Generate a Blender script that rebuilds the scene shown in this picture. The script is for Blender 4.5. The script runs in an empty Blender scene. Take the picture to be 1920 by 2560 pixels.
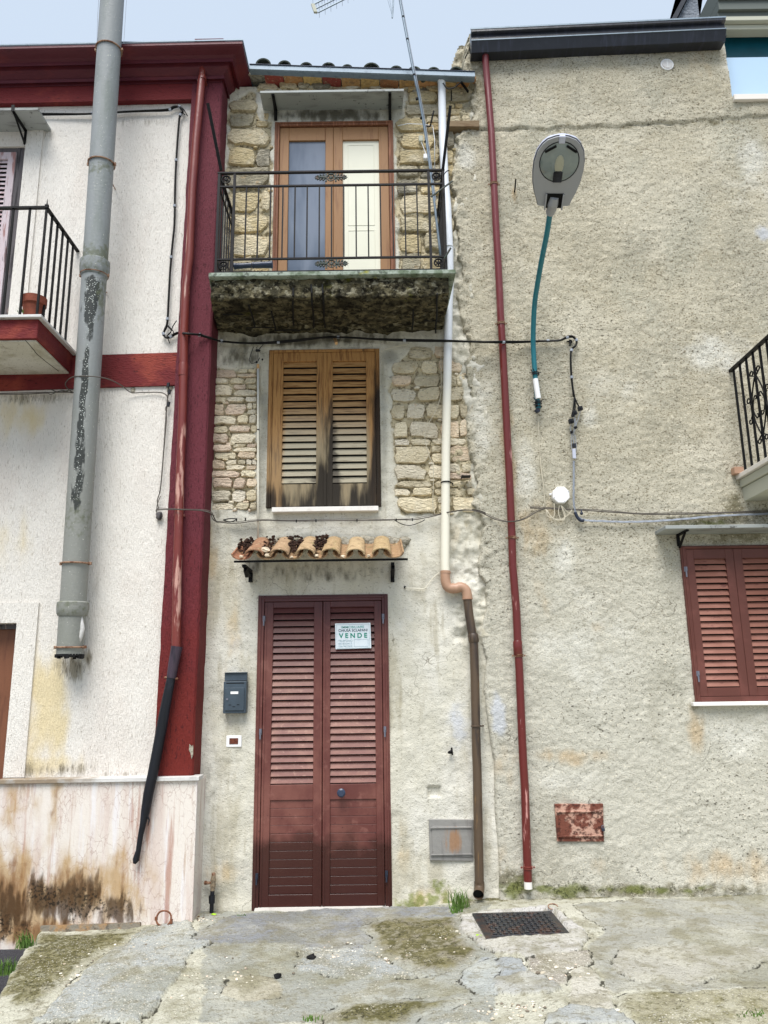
import bpy, math, random
import numpy as np
from mathutils import Vector, Matrix
random.seed(7); rng = np.random.RandomState(7)
SC = bpy.context.scene; COL = SC.collection
R_ = math.radians

# ---------------------------------------------------------------- camera
F = 1922.3; PITCH = R_(12.6); ROLL = -0.014; D = 5.6
MROT = (Matrix.Rotation(math.pi/2 + PITCH, 3, 'X') @ Matrix.Rotation(ROLL, 3, 'Z'))
CR = {0:(0,0,1.15732),1:(0,0,.38577),2:(500,80,.43400),3:(1140,0,.47016),4:(0,600,.38577),5:(500,680,.44605),
      6:(1180,640,.44605),7:(0,1240,.38577),8:(500,1300,.44605),9:(1180,1280,.44605),10:(0,1860,.42194),
      11:(500,1860,.44605),12:(1120,1860,.48222),13:(760,0,.20494),14:(1300,320,.12055),15:(1760,780,.22599),
      16:(1360,820,.22617),17:(560,1600,.12658),18:(760,420,.22905),19:(1640,0,.16878),20:(0,0,1)}
CAMH = 0.0
def ray(k, u, v):
    ox, oy, s = CR[k]; U = ox+u*s; Vv = oy+v*s
    return MROT @ Vector(((U-960)/F, -(Vv-1280)/F, -1))
def P(k, u, v, y=0.0):          # surveyed point: where the sight line meets the plane at depth y
    d = ray(k, u, v); t = (y+D)/d.y
    return Vector((d.x*t, y, CAMH+d.z*t))
CAMH = -P(0, 690, 1962, 0).z
cam = bpy.data.cameras.new('camera'); camo = bpy.data.objects.new('camera', cam); COL.objects.link(camo)
camo.matrix_world = Matrix.Translation((0, -D, CAMH)) @ MROT.to_4x4()
cam.sensor_fit = 'VERTICAL'; cam.sensor_height = 36; cam.lens = 36*F/2560; cam.clip_end = 500; cam.clip_start = .05
SC.camera = camo

# ---------------------------------------------------------------- light
SUN_EL, SUN_AZ = 61, 192        # azimuth: where the sun stands, from +y clockwise
w = bpy.data.worlds.new('World'); SC.world = w; w.use_nodes = True
nt = w.node_tree; nt.nodes.clear()
sky = nt.nodes.new('ShaderNodeTexSky'); sky.sky_type = 'NISHITA'; sky.sun_disc = False
sky.sun_elevation = R_(SUN_EL); sky.sun_rotation = R_(SUN_AZ); sky.dust_density = 3.0; sky.air_density = 1.0; sky.ozone_density = 1.5
mx = nt.nodes.new('ShaderNodeMix'); mx.data_type = 'RGBA'; mx.inputs[0].default_value = .84
mx.inputs[7].default_value = (6.2, 7.25, 8.6, 1)
bg = nt.nodes.new('ShaderNodeBackground'); bg.inputs[1].default_value = .090
out = nt.nodes.new('ShaderNodeOutputWorld')
nt.links.new(sky.outputs[0], mx.inputs[6]); nt.links.new(mx.outputs[2], bg.inputs[0]); nt.links.new(bg.outputs[0], out.inputs[0])
sl = bpy.data.lights.new('sun', 'SUN'); sl.energy = 3.7; sl.angle = R_(36); sl.color = (1, .972, .935)
so = bpy.data.objects.new('sun', sl); COL.objects.link(so)
_el, _az = R_(SUN_EL), R_(SUN_AZ)
sd = Vector((math.sin(_az)*math.cos(_el), math.cos(_az)*math.cos(_el), math.sin(_el)))
so.rotation_euler = (-sd).to_track_quat('-Z', 'Y').to_euler(); so.location = (0, -4, 9)
SC.view_settings.view_transform = 'Standard'; SC.view_settings.look = 'None'
SC.view_settings.exposure = 0.42; SC.view_settings.gamma = 1

# ---------------------------------------------------------------- materials
def S(r, g, b):
    f = lambda c: (c/255/12.92 if c/255 <= .04045 else ((c/255+.055)/1.055)**2.4)
    return (f(r), f(g), f(b), 1)
class MatB:
    def __init__(s, name):
        s.m = bpy.data.materials.new(name); s.m.use_nodes = True; s.nt = s.m.node_tree; s.nt.nodes.clear()
        s.o = s.nt.nodes.new('ShaderNodeOutputMaterial'); s.b = s.nt.nodes.new('ShaderNodeBsdfPrincipled')
        s.nt.links.new(s.b.outputs[0], s.o.inputs[0])
        s.pos = s.nt.nodes.new('ShaderNodeNewGeometry').outputs['Position']; s.sep = None
    def L(s, a, b): s.nt.links.new(a, b)
    def N(s, t): return s.nt.nodes.new(t)
    def math(s, op, a, b=None, clamp=False):
        n = s.N('ShaderNodeMath'); n.operation = op; n.use_clamp = clamp
        for i, x in enumerate((a, b)):
            if x is None: continue
            if isinstance(x, (int, float)): n.inputs[i].default_value = x
            else: s.L(x, n.inputs[i])
        return n.outputs[0]
    def rng(s, v, lo, hi):
        n = s.N('ShaderNodeMapRange'); n.clamp = True; n.interpolation_type = 'SMOOTHSTEP' if abs(hi-lo) > 1e-6 else 'LINEAR'
        s.L(v, n.inputs[0]); n.inputs[1].default_value = min(lo, hi); n.inputs[2].default_value = max(lo, hi)
        n.inputs[3].default_value = 0 if hi > lo else 1; n.inputs[4].default_value = 1 if hi > lo else 0
        return n.outputs[0]
    def coords(s, sc, seed=0):
        n = s.N('ShaderNodeMapping'); s.L(s.pos, n.inputs[0])
        if isinstance(sc, (int, float)): sc = (sc,)*3
        n.inputs[3].default_value = sc; n.inputs[1].default_value = (seed*3.17, seed*1.73, seed*5.31)
        return n.outputs[0]
    def ev(s, sp):
        k = sp[0]
        if k == 'n':            # noise: scale, detail, lo, hi, seed, distortion
            n = s.N('ShaderNodeTexNoise'); s.L(s.coords(sp[1], sp[5] if len(sp) > 5 else 0), n.inputs['Vector'])
            n.inputs['Scale'].default_value = 1; n.inputs['Detail'].default_value = sp[2]; n.inputs['Roughness'].default_value = .6
            if len(sp) > 6: n.inputs['Distortion'].default_value = sp[6]
            return s.rng(n.outputs[0], sp[3], sp[4])
        if k == 'ns':           # raw noise
            n = s.N('ShaderNodeTexNoise'); s.L(s.coords(sp[1], sp[3] if len(sp) > 3 else 0), n.inputs['Vector'])
            n.inputs['Scale'].default_value = 1; n.inputs['Detail'].default_value = sp[2]; return n.outputs[0]
        if k == 've':           # voronoi edge: scale, lo, hi, seed, warp
            n = s.N('ShaderNodeTexVoronoi'); n.feature = 'DISTANCE_TO_EDGE'; c = s.coords(sp[1], sp[4])
            w_ = s.N('ShaderNodeTexNoise'); s.L(c, w_.inputs['Vector']); w_.inputs['Scale'].default_value = .9; w_.inputs['Detail'].default_value = 4
            a = s.N('ShaderNodeVectorMath'); a.operation = 'SCALE'; s.L(w_.outputs[1], a.inputs[0]); a.inputs['Scale'].default_value = sp[5]
            b = s.N('ShaderNodeVectorMath'); b.operation = 'ADD'; s.L(c, b.inputs[0]); s.L(a.outputs[0], b.inputs[1])
            s.L(b.outputs[0], n.inputs['Vector']); n.inputs['Scale'].default_value = 1
            return s.rng(n.outputs['Distance'], sp[2], sp[3])
        if k == 'vd':           # voronoi dots: scale, lo, hi, seed
            n = s.N('ShaderNodeTexVoronoi'); s.L(s.coords(sp[1], sp[4]), n.inputs['Vector']); n.inputs['Scale'].default_value = 1
            return s.rng(n.outputs['Distance'], sp[2], sp[3])
        if k == 'z' or k == 'x':
            if s.sep is None: s.sep = s.N('ShaderNodeSeparateXYZ'); s.L(s.pos, s.sep.inputs[0])
            v = s.sep.outputs[2 if k == 'z' else 0]
            if len(sp) > 3 and sp[3]:
                n = s.ev(('ns', sp[4] if len(sp) > 4 else 6, 5)); v = s.math('ADD', v, s.math('MULTIPLY', s.math('SUBTRACT', n, .5), sp[3]))
            return s.rng(v, sp[1], sp[2])
        if k == 'a':            # attribute channel: name, ch, lo, hi, noiseamp, noisescale
            n = s.N('ShaderNodeAttribute'); n.attribute_name = sp[1]; q = s.N('ShaderNodeSeparateColor'); s.L(n.outputs['Color'], q.inputs[0])
            v = q.outputs[sp[2]]
            if len(sp) > 5: v = s.math('ADD', v, s.math('MULTIPLY', s.math('MULTIPLY', s.math('SUBTRACT', s.ev(('ns', sp[6], 6)), .5), sp[5]*2.4), s.math('MULTIPLY', v, 3, True)))
            return s.rng(v, sp[3], sp[4])
        if k == '*': return s.math('MULTIPLY', s.ev(sp[1]), s.ev(sp[2]))
        if k == 'const': 
            n = s.N('ShaderNodeValue'); n.outputs[0].default_value = sp[1]; return n.outputs[0]
    def mix(s, fac, a, b):
        n = s.N('ShaderNodeMix'); n.data_type = 'RGBA'; s.L(fac, n.inputs[0])
        for i, x in ((6, a), (7, b)):
            if isinstance(x, (tuple, list)): n.inputs[i].default_value = x
            else: s.L(x, n.inputs[i])
        return n.outputs[2]
MATS = {}
def mat(name, col, rough=.85, layers=(), bumps=(), metal=0, spec=.3, rlayers=(), trans=0, alpha=1, coat=0):
    m = MatB(name); c = col
    if col == 'attr':
        n = m.N('ShaderNodeAttribute'); n.attribute_name = 'col'; c = n.outputs['Color']
    for l in layers:
        f = m.ev(l[0])
        if l[2] != 1: f = m.math('MULTIPLY', f, l[2])
        c = m.mix(f, c, l[1])
    if isinstance(c, tuple): m.b.inputs['Base Color'].default_value = c
    else: m.L(c, m.b.inputs['Base Color'])
    m.b.inputs['Roughness'].default_value = rough; m.b.inputs['Metallic'].default_value = metal
    m.b.inputs['Specular IOR Level'].default_value = spec
    if coat: m.b.inputs['Coat Weight'].default_value = coat
    if trans: m.b.inputs['Transmission Weight'].default_value = trans
    if rlayers:
        r = None
        for mk, val in rlayers:
            f = m.math('MULTIPLY', m.ev(mk), val-rough); r = f if r is None else m.math('ADD', r, f)
        m.L(m.math('ADD', r, rough, True), m.b.inputs['Roughness'])
    nrm = None
    for b in bumps:
        n = m.N('ShaderNodeBump'); n.inputs['Distance'].default_value = b[1]; n.inputs['Strength'].default_value = b[2] if len(b) > 2 else 1
        m.L(m.ev(b[0]), n.inputs['Height'])
        if nrm is not None: m.L(nrm, n.inputs['Normal'])
        nrm = n.outputs[0]
    if nrm is not None: m.L(nrm, m.b.inputs['Normal'])
    MATS[name] = m.m
    return m.m

WT = 1.0
mat('white_scratch_plaster', S(228,223,215), .9,
    [(('n', (3,3,1.2), 4, .45, .75), S(218,209,200), .7),
     (('n', (170,170,26), 3, .60, .67, 3), S(150,140,126), .6),
     (('a', 'mask', 0, .12, .9, .7, (9,9,3)), S(216,197,150), .8),
     (('a', 'mask', 1, .18, 1, .9, (26,26,5)), S(126,116,94), .8),
     (('*', ('a', 'mask', 1, .05, .7), ('n', (120,120,22), 3, .5, .62, 5)), S(80,72,58), .6)],
    [(('n', (150,150,22), 3, .35, .65, 3), .003, .8), (('n', 90, 3, .3, .7), .002, .6)])
RED = S(98,40,48)
mat('burgundy_plaster', RED, .8,
    [(('z', 1.0, 3.6, .5), S(104,50,60), .6), (('z', 2.9, .9, .8), S(112,37,28), .85),
     (('n', (120,120,24), 3, .57, .66, 2), S(54,18,24), .65),
     (('n', (2,2,2), 5, .60, .75, 8), S(80,26,34), .5)],
    [(('n', (130,130,26), 3, .35, .65, 3), .003, .8), (('n', 80, 3, .3, .7), .002, .6)], spec=.25)
mat('faded_red_plaster', S(106,36,38), .75,
    [(('n', (2.2,2.2,3), 4, .48, .64, 4), S(146,66,52), .75), (('n', (26,90,90), 3, .60, .68, 2), S(58,18,20), .75)],
    [(('n', (28,120,100), 3, .35, .65, 3), .003, .8)], spec=.25)
mat('red_stucco', S(84,28,38), .55,
    [(('n', (3,3,9), 5, .50, .72, 4), S(122,46,42), .55), (('n', (5,5,5), 5, .6, .75, 1), S(58,18,26), .6)],
    [(('n', 60, 4, .3, .7), .002, .6)], spec=.35)
mat('marble_veined', S(220,212,203), .4,
    [(('n', (9,9,1.0), 5, .45, .62, 2), S(206,190,181), .8), (('n', (13,13,.8), 5, .55, .66, 6), S(222,218,218), .85),
     (('*', ('ve', (24,24,13), .05, .0, 1, 1.3), ('n', (6,6,3), 4, .38, .60, 12)), S(134,90,74), .45),
     (('*', ('ve', (50,50,26), .05, .0, 3, 1.1), ('n', (8,8,2), 4, .50, .62, 15)), S(140,96,80), .4),
     (('n', (14,14,.9), 5, .56, .68, 9), S(156,96,74), .65), (('n', (22,22,1.0), 5, .60, .70, 29), S(150,104,58), .6),
     (('a', 'mask', 0, .1, .9, 1.1, (11,11,4.5)), S(176,144,96), .8),
     (('a', 'mask', 0, .55, 1.3, 1.0, (24,24,8)), S(126,86,50), .75),
     (('a', 'mask', 1, .35, .95, 1.1, (24,24,7)), S(70,50,30), .85),
     (('*', ('a', 'mask', 1, .45, 1.1, 1.0, 7), ('n', 50, 4, .48, .60, 9)), S(26,22,15), .85)],
    [(('n', 40, 3, .3, .7), .0008, .6)], spec=.35)
mat('marble_cap', S(205,203,200), .45, [(('a', 'mask', 0, .1, .9, .7, 9), S(120,96,60), .8), (('n', 14, 4, .5, .7), S(170,168,164), .6)], [(('n', 30, 3, .3, .7), .002, .6)])
mat('rough_render', S(182,175,155), .95,
    [(('n', 1.3, 5, .40, .66, 2), S(196,190,172), .8),
     (('n', 3.5, 5, .5, .7, 5), S(170,162,140), .6), (('n', (2,2,.8), 5, .52, .66, 25), S(168,166,150), .5),
     (('z', 3.5, 1.4, .9, 2), S(194,191,178), .9), (('n', (2.5,2.5,.9), 5, .50, .66, 35), S(158,154,138), .5),
     (('a', 'mask', 2, .1, 1.1, 1.0, 5), S(216,214,204), .75),
     (('a', 'mask', 0, .15, 1.1, 1.0, (9,9,4)), S(190,162,120), .6),
     (('a', 'mask', 1, .15, 1, .9, 18), S(104,98,72), .75),
     (('*', ('n', (62,62,96), 3, .575, .625, 3), ('z', 1.0, 2.9, 1.6, 1.5)), S(98,86,62), .75), (('n', (85,85,130), 3, .575, .63, 33), S(118,108,84), .5), (('*', ('ve', (1.3,1.3,1.9), .0045, 0, 4, 1.8), ('n', 2.2, 3, .48, .58, 40)), S(70,60,44), .7),  # dark specks: dirt plus cavity shade put into the colour of the pits
     (('*', ('n', (40,40,60), 4, .60, .64, 7), ('n', 1.6, 4, .40, .58, 44)), S(58,52,38), .75),
     (('n', (70,70,90), 3, .60, .66, 11), S(236,228,206), .5),
     (('a', 'mask2', 0, .35, 1.15, 1.2, (10,10,16)), S(104,110,54), .8), (('*', ('a', 'mask2', 0, .3, 1.0, 1.2, 14), ('n', 50, 4, .50, .60, 9)), S(48,50,30), .7),
     (('a', 'mask2', 1, .15, 1, .7, 12), S(194,200,212), .6)],
    [(('n', (62,62,96), 3, .36, .66, 3), .005, -.9), (('n', 30, 4, .3, .7, 5), .006, .6), (('n', 150, 3, .3, .7), .0025, .8)], spec=.12)
mat('old_plaster', S(201,197,182), .93,
    [(('n', (2.5,2.5,1.4), 5, .42, .68, 2), S(214,211,201), .8),
     (('n', (6,6,1.5), 5, .50, .7, 5), S(172,165,144), .7),
     (('n', (11,11,1.6), 5, .56, .7, 15), S(160,152,130), .55),
     (('a', 'mask', 2, .1, 1, .6, 6), S(146,144,134), .9),
     (('a', 'mask', 0, .12, 1, .9, (8,8,4)), S(198,170,122), .65),
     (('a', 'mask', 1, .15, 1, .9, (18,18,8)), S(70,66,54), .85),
     (('n', (60,60,90), 3, .60, .66, 3), S(112,104,84), .5), (('*', ('ve', (1.6,1.6,2.3), .0045, 0, 5, 1.8), ('n', 2.2, 3, .48, .58, 41)), S(84,74,56), .7),
     (('a', 'mask2', 2, .2, .9, .5, 16), S(186,174,144), .9),
     (('*', ('a', 'mask2', 2, .2, .9), ('n', 40, 4, .50, .6, 19)), S(98,86,64), .75),
     (('a', 'mask2', 0, .2, .9, .9, 22), S(116,124,58), .8),
     (('a', 'mask2', 1, .15, 1, .7, 12), S(196,201,212), .6)],
    [(('n', (60,60,90), 3, .36, .66, 3), .0035, -.8), (('n', 26, 4, .3, .7), .004, .6), (('n', 120, 3, .3, .7), .002, .7)], spec=.12)
mat('rubble_stone', 'attr', .9,
    [(('n', 9, 5, .45, .7, 2), S(240,230,206), .5), (('n', 34, 5, .60, .70, 5), S(128,108,78), .55),
     (('n', 14, 4, .62, .74, 8), S(196,160,112), .45), (('n', (16,16,60), 4, .60, .66, 18), S(90,76,56), .6)],
    [(('n', (30,30,60), 5, .25, .75), .014, 1)], spec=.12)
mat('terracotta', 'attr', .85, [(('n', 26, 5, .48, .66, 2), S(110,86,64), .6), (('n', 50, 4, .58, .70, 6), S(216,196,160), .6),
     (('n', 12, 4, .60, .7, 11), S(116,112,70), .55)], [(('n', 70, 4, .3, .7), .003, .8)])
mat('roof_tile_grey', S(70,76,70), .9, [(('n', 30, 5, .5, .7, 2), S(120,128,110), .7), (('n', 22, 4, .6, .7, 6), S(30,34,34), .7)], [(('n', 60, 4, .3, .7), .004, .8)])
mat('zinc', S(120,134,146), .5, [(('n', 20, 5, .5, .7, 2), S(90,102,114), .6)], metal=.35, spec=.5)
mat('black_gutter', S(24,26,34), .28, [(('n', (40,4,4), 4, .5, .75, 2), S(62,64,84), .5)], [(('n', (6,6,6), 2, .3, .7), .003, .3)], spec=.6)
mat('fibre_cement', S(140,144,145), .6,
    [(('n', (8,8,1.5), 5, .45, .7, 2), S(120,127,122), .7), (('z', 4.2, 2.6, .8), S(134,133,122), .6),
     (('a', 'mask', 0, .3, .6, .9, (30,30,9)), S(34,38,36), .92),
     (('*', ('a', 'mask', 0, .3, .7), ('vd', 75, .30, .18, 2)), S(200,206,200), .9),
     (('a', 'mask', 1, .3, 1.0, .9, 30), S(92,97,72), .7),
     (('n', 70, 3, .66, .72, 7), S(212,212,200), .7)],
    [(('n', 60, 4, .3, .7), .0015, .6)], spec=.35)
mat('rusty_strap', S(150,120,98), .7, [(('n', 30, 4, .45, .6), S(96,56,34), .9)])
mat('red_pipe', S(116,50,42), .38,
    [(('n', (30,30,3), 5, .62, .70, 4), S(206,172,156), .8), (('n', 3, 3, .4, .7), S(100,30,34), .6),
     (('*', ('z', 3.35, 3.25, .1), ('n', (22,22,3.5), 5, .5, .6, 9)), S(204,160,146), .75)],
    [(('n', (60,60,20), 3, .3, .7), .001, .5)], spec=.5)
mat('red_pipe_glossy', S(98,34,30), .28,
    [(('n', (26,26,3), 5, .63, .70, 14), S(214,160,152), .75), (('n', (90,90,8), 3, .69, .74, 4), S(225,190,182), .8), (('z', 3.9, 4.4, .4), S(106,44,48), .8)], spec=.5)
mat('white_pvc', S(226,230,236), .35, [(('z', 4.2, 3.4), S(228,222,202), .9), (('n', (20,20,4), 4, .6, .75), S(196,192,176), .5)], spec=.5)
mat('orange_pvc', S(172,136,112), .45, [(('n', 12, 4, .5, .7), S(158,112,86), .6)], spec=.5)
mat('brown_pipe', S(84,68,52), .45, [(('n', (14,14,2), 4, .5, .65, 3), S(52,42,36), .9), (('n', (40,40,3), 4, .62, .7, 5), S(146,112,66), .7)], spec=.5)
mat('black_rubber', S(20,22,28), .5, [(('n', (12,12,3), 4, .5, .7), S(42,46,56), .7)], spec=.3)
mat('slate_rubber', S(62,50,62), .5, [(('n', (12,12,3), 4, .5, .6), S(34,32,42), .8)], spec=.4)
mat('black_iron', S(9,9,10), .55, [(('n', 40, 4, .62, .72), S(56,44,36), .4)], spec=.2)
mat('grey_iron', S(30,29,31), .5, [(('n', 30, 4, .55, .7), S(52,45,43), .6)], spec=.15)
mat('green_iron', S(50,62,56), .6, [(('n', 40, 4, .5, .65), S(110,82,72), .6)], [(('n', 90, 3, .3, .7), .002, .8)], spec=.5)
mat('dark_void', S(10,10,11), .9)
mat('weathered_wood', S(164,122,74), .75,
    [(('n', (60,60,5), 5, .45, .65, 2), S(104,66,36), .75), (('n', (30,30,2), 5, .60, .68, 12), S(60,44,32), .6),
     (('a', 'mask', 1, .1, .9), S(146,136,112), .85),
     (('a', 'mask', 0, .25, .95, .9, (18,18,3)), S(30,27,26), .93)],
    [(('n', (90,90,8), 4, .3, .7), .002, .8)], spec=.2)
mat('weathered_slat', S(176,136,88), .75,
    [(('n', (6,60,60), 5, .45, .65, 2), S(112,70,36), .75),
     (('a', 'mask', 1, .1, .9), S(174,168,148), .9),
     (('n', (5,80,90), 4, .6, .7, 6), S(70,56,46), .6),
     (('a', 'mask', 0, .35, 1.0, .6, (12,40,40)), S(50,44,42), .8)],
    [(('n', (8,90,90), 4, .3, .7), .002, .8)], spec=.2)
mat('oak_frame', S(146,108,72), .55,
    [(('n', (50,50,4), 5, .5, .7, 2), S(122,84,54), .7)], [(('n', (90,90,10), 4, .3, .7), .001, .6)], spec=.3)
mat('oak_trim', S(118,76,54), .6, [(('n', (50,50,4), 5, .5, .7, 2), S(176,122,92), .6), (('n', (60,60,9), 4, .62, .7, 7), S(80,40,28), .7)], [(('n', (90,90,10), 4, .3, .7), .002, .7)], spec=.3)
mat('white_panel', S(222,220,202), .5, [(('n', 3, 3, .4, .7), S(214,212,194), .5)])
mat('bluegrey_glass', S(92,102,118), .1, [(('n', (3,3,.7), 4, .40, .62), S(126,134,148), .8)], spec=.6)
mat('maroon_metal', S(96,52,47), .42,
    [(('n', (4,4,3), 5, .42, .68, 2), S(126,80,70), .7), (('n', (12,12,12), 4, .58, .7, 6), S(144,98,88), .4),
     (('*', ('vd', 26, .16, .09, 5), ('z', .75, .5, .3)), S(64,26,26), .7), (('z', 1.6, 2.1, .3), S(74,38,42), .8),
     (('z', .52, .34, .60, 4.5), S(56,26,22), .93)],
    [(('n', 20, 2, .3, .7), .001, .3)], spec=.4, rlayers=[(('z', .52, .34, .60, 4.5), .25)])
mat('maroon_slat', S(112,66,57), .45,
    [(('n', (5,9,9), 5, .42, .66, 2), S(142,98,82), .7), (('n', (30,30,40), 4, .58, .68, 6), S(160,120,104), .5),
     (('z', 1.4, 1.95, .25), S(80,42,44), .8)],
    [(('n', 20, 2, .3, .7), .001, .3)], spec=.4)
mat('redbrown_window', S(94,54,46), .5, [(('n', (4,4,4), 5, .45, .68, 2), S(120,72,64), .6)], spec=.35)
mat('redbrown_slat', S(134,88,74), .5, [(('n', (5,9,9), 5, .42, .66, 4), S(154,106,92), .7), (('n', (9,20,30), 4, .60, .66, 9), S(92,48,44), .7)], spec=.35)
mat('faded_shutter', S(196,182,186), .8, [(('n', (20,20,3), 5, .5, .6, 2), S(140,92,84), .8), (('n', (40,40,5), 4, .58, .66, 5), S(96,92,98), .7)], [(('n', (60,60,8), 4, .3, .7), .002, .8)])
mat('grey_wood', S(92,88,90), .85, [(('n', (60,60,4), 5, .5, .62, 2), S(40,38,40), .8), (('n', (40,40,4), 5, .6, .68, 5), S(150,130,120), .7)], [(('n', (80,80,8), 4, .3, .7), .003, .8)])
mat('brown_door', S(120,78,56), .5, [(('n', (30,30,3), 5, .45, .7, 2), S(92,56,42), .7)], spec=.3)
mat('steel_hinge', S(120,122,134), .4, metal=.3)
mat('dark_hinge', S(52,58,72), .4, metal=.3)
mat('mossy_concrete', S(74,70,56), .95,
    [(('n', 14, 5, .42, .60, 2), S(128,120,94), .75), (('n', 24, 5, .48, .60, 5), S(28,26,22), .85), (('n', 4, 4, .62, .72, 8), S(104,104,36), .6),
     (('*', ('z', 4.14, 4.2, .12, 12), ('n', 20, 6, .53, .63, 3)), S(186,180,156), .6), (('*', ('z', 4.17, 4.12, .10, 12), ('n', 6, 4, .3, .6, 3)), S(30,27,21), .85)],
    [(('n', 30, 5, .25, .75), .02, 1)], spec=.1)
mat('mossy_marble', S(150,160,148), .8, [(('n', 9, 5, .45, .62, 2), S(86,100,76), .85), (('n', 30, 4, .55, .65, 4), S(48,52,44), .7), (('n', 5, 4, .62, .7, 12), S(150,144,40), .8)], [(('n', 40, 4, .3, .7), .003, .7)])
mat('grey_marble', S(150,154,152), .5, [(('n', (3,12,9), 5, .5, .7, 2), S(112,112,110), .8), (('n', 20, 4, .62, .7, 5), S(60,56,52), .7)])
mat('white_marble', S(222,216,208), .45, [(('n', 12, 4, .5, .7), S(196,186,176), .5)])
mat('white_sill', S(230,226,220), .5, [(('n', 16, 4, .5, .7), S(208,200,192), .5)])
mat('clay_pot', S(128,68,50), .8, [(('n', 14, 4, .5, .7), S(96,52,40), .6)], [(('n', 60, 3, .3, .7), .002, .6)])
mat('navy_plastic', S(44,56,78), .35, spec=.5)
mat('mailbox_paint', S(52,64,74), .45, [(('n', 6, 4, .4, .7), S(66,80,92), .7)], [(('n', 200, 2, .3, .7), .0005, .5)], spec=.5)
mat('paper_white', S(228,236,242), .5, [(('n', 20, 4, .5, .7), S(206,220,232), .5)])
mat('sign_green', S(36,142,122), .6)
mat('sign_green_pale', S(112,176,170), .6)
mat('sign_navy', S(30,58,76), .6)
mat('sign_grey', S(150,176,184), .6)
mat('white_plastic', S(236,236,236), .4)
mat('rusty_glass', S(110,60,44), .3, [(('n', 60, 4, .4, .6), S(72,34,28), .8)])
mat('steel_hatch', S(140,138,134), .55, [(('n', (20,20,3), 4, .5, .65, 2), S(118,114,112), .7), (('a', 'mask', 0, .35, 1.0, 1.0, (34,34,5)), S(156,112,70), .7), (('n', 60, 3, .66, .72, 3), S(96,80,80), .6)], [(('n', 20, 3, .3, .7), .002, .5)], metal=.1)
mat('rusty_hatch', S(184,146,128), .8, [(('n', 16, 5, .40, .52, 2), S(102,50,36), .92), (('n', 40, 5, .5, .6, 5), S(58,30,24), .75)], [(('n', 50, 4, .3, .7), .002, .8)])
mat('brass', S(150,134,112), .5, [(('n', 60, 4, .5, .65), S(96,86,72), .7)], metal=.3)
mat('lamp_shell', S(184,188,204), .4, spec=.5)
mat('lamp_grey', S(150,152,156), .5, spec=.4)
mat('lamp_glass', S(112,124,124), .08, [(('n', (9,9,9), 3, .45, .7), S(130,142,138), .7)], spec=.7, coat=.5)
mat('lamp_bulb', S(164,164,146), .35)
mat('teal_paint', S(28,110,122), .4, [(('n', (20,20,4), 4, .5, .7), S(20,88,104), .7)], spec=.5)
mat('black_cable', S(11,11,12), .55, spec=.25)
mat('grey_cable', S(150,156,166), .5)
mat('brown_cable', S(90,84,78), .6)
mat('cream_cable', S(196,188,168), .6)
mat('teal_panel', S(24,84,98), .3, [(('n', (4,4,4), 3, .4, .7), S(30,98,116), .6)], spec=.5)
mat('paleblue_panel', S(176,202,226), .25, spec=.5)
mat('cream_trim', S(180,180,164), .7)
mat('soffit_grey', S(98,104,100), .8)
mat('grey_render', S(136,142,150), .95, [(('n', 12, 5, .45, .65, 2), S(96,102,112), .7), (('n', 4, 4, .55, .7, 6), S(150,150,120), .6)], [(('n', 40, 4, .3, .7), .008, 1)])
mat('timber', S(124,106,82), .85, [(('n', (6,40,40), 4, .5, .65), S(96,72,48), .7)])
mat('pavement_concrete', 'attr', .88,
    [(('n', 3.5, 6, .42, .66, 2), S(192,189,172), .4), (('n', 6, 6, .48, .62, 22), S(128,122,98), .55), (('n', 1.7, 5, .5, .62, 32), S(120,116,86), .35),
     (('n', 30, 5, .54, .64, 4), S(116,110,90), .55),
     (('a', 'mask', 0, .35, .95, 1.0, (9,9,9)), S(120,114,76), .7),
     (('a', 'mask', 0, .55, 1.0, 1.0, 26), S(84,80,44), .8),
     (('*', ('a', 'mask', 0, .5, 1.0, 1.0, 12), ('n', 70, 3, .52, .60, 8)), S(44,42,26), .8),
     (('*', ('a', 'mask', 2, .25, .9, .9, 4), ('vd', 62, .30, .2, 6)), S(216,211,198), .75),
     (('*', ('a', 'mask', 2, .2, .8, .9, 5), ('vd', 34, .20, .13, 9)), S(214,206,188), .75),
     (('*', ('a', 'mask', 2, .1, .8, .9, 5), ('vd', 80, .22, .12, 19)), S(60,56,46), .8),
     (('a', 'mask', 1, .3, .85, .7, 40), S(40,38,28), .9),
     (('n', 110, 3, .60, .66, 12), S(72,68,56), .55)],
    [(('n', 60, 4, .3, .7), .005, .9), (('vd', 62, .34, .1, 6), .003, .7)], spec=.25,
    rlayers=[(('n', 3, 4, .5, .7, 3), .6)])
mat('asphalt', S(58,58,64), .8, [(('vd', 120, .35, .2, 2), S(110,110,116), .6)], [(('n', 120, 3, .3, .7), .006, 1)])
mat('curb_stone', S(116,110,98), .85, [(('n', 12, 5, .45, .62, 3), S(150,112,66), .7), (('n', 24, 4, .55, .65, 5), S(70,66,60), .7)], [(('n', 50, 4, .3, .7), .004, .8)])
mat('street_paving', S(168,164,152), .9, [(('n', 5, 5, .45, .65), S(140,136,122), .7)], [(('n', 60, 4, .3, .7), .004, .8)])
mat('manhole_iron', S(44,46,50), .38, [(('n', 16, 4, .5, .62, 2), S(86,60,48), .65), (('n', 50, 4, .6, .7, 5), S(22,24,26), .7)], metal=.3, spec=.5)
mat('grass_blade', S(96,126,56), .7, [(('n', 12, 3, .4, .7), S(70,98,44), .8)])
mat('leaf_green', S(156,196,50), .5)
mat('white_pebble', 'attr', .7)
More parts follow.
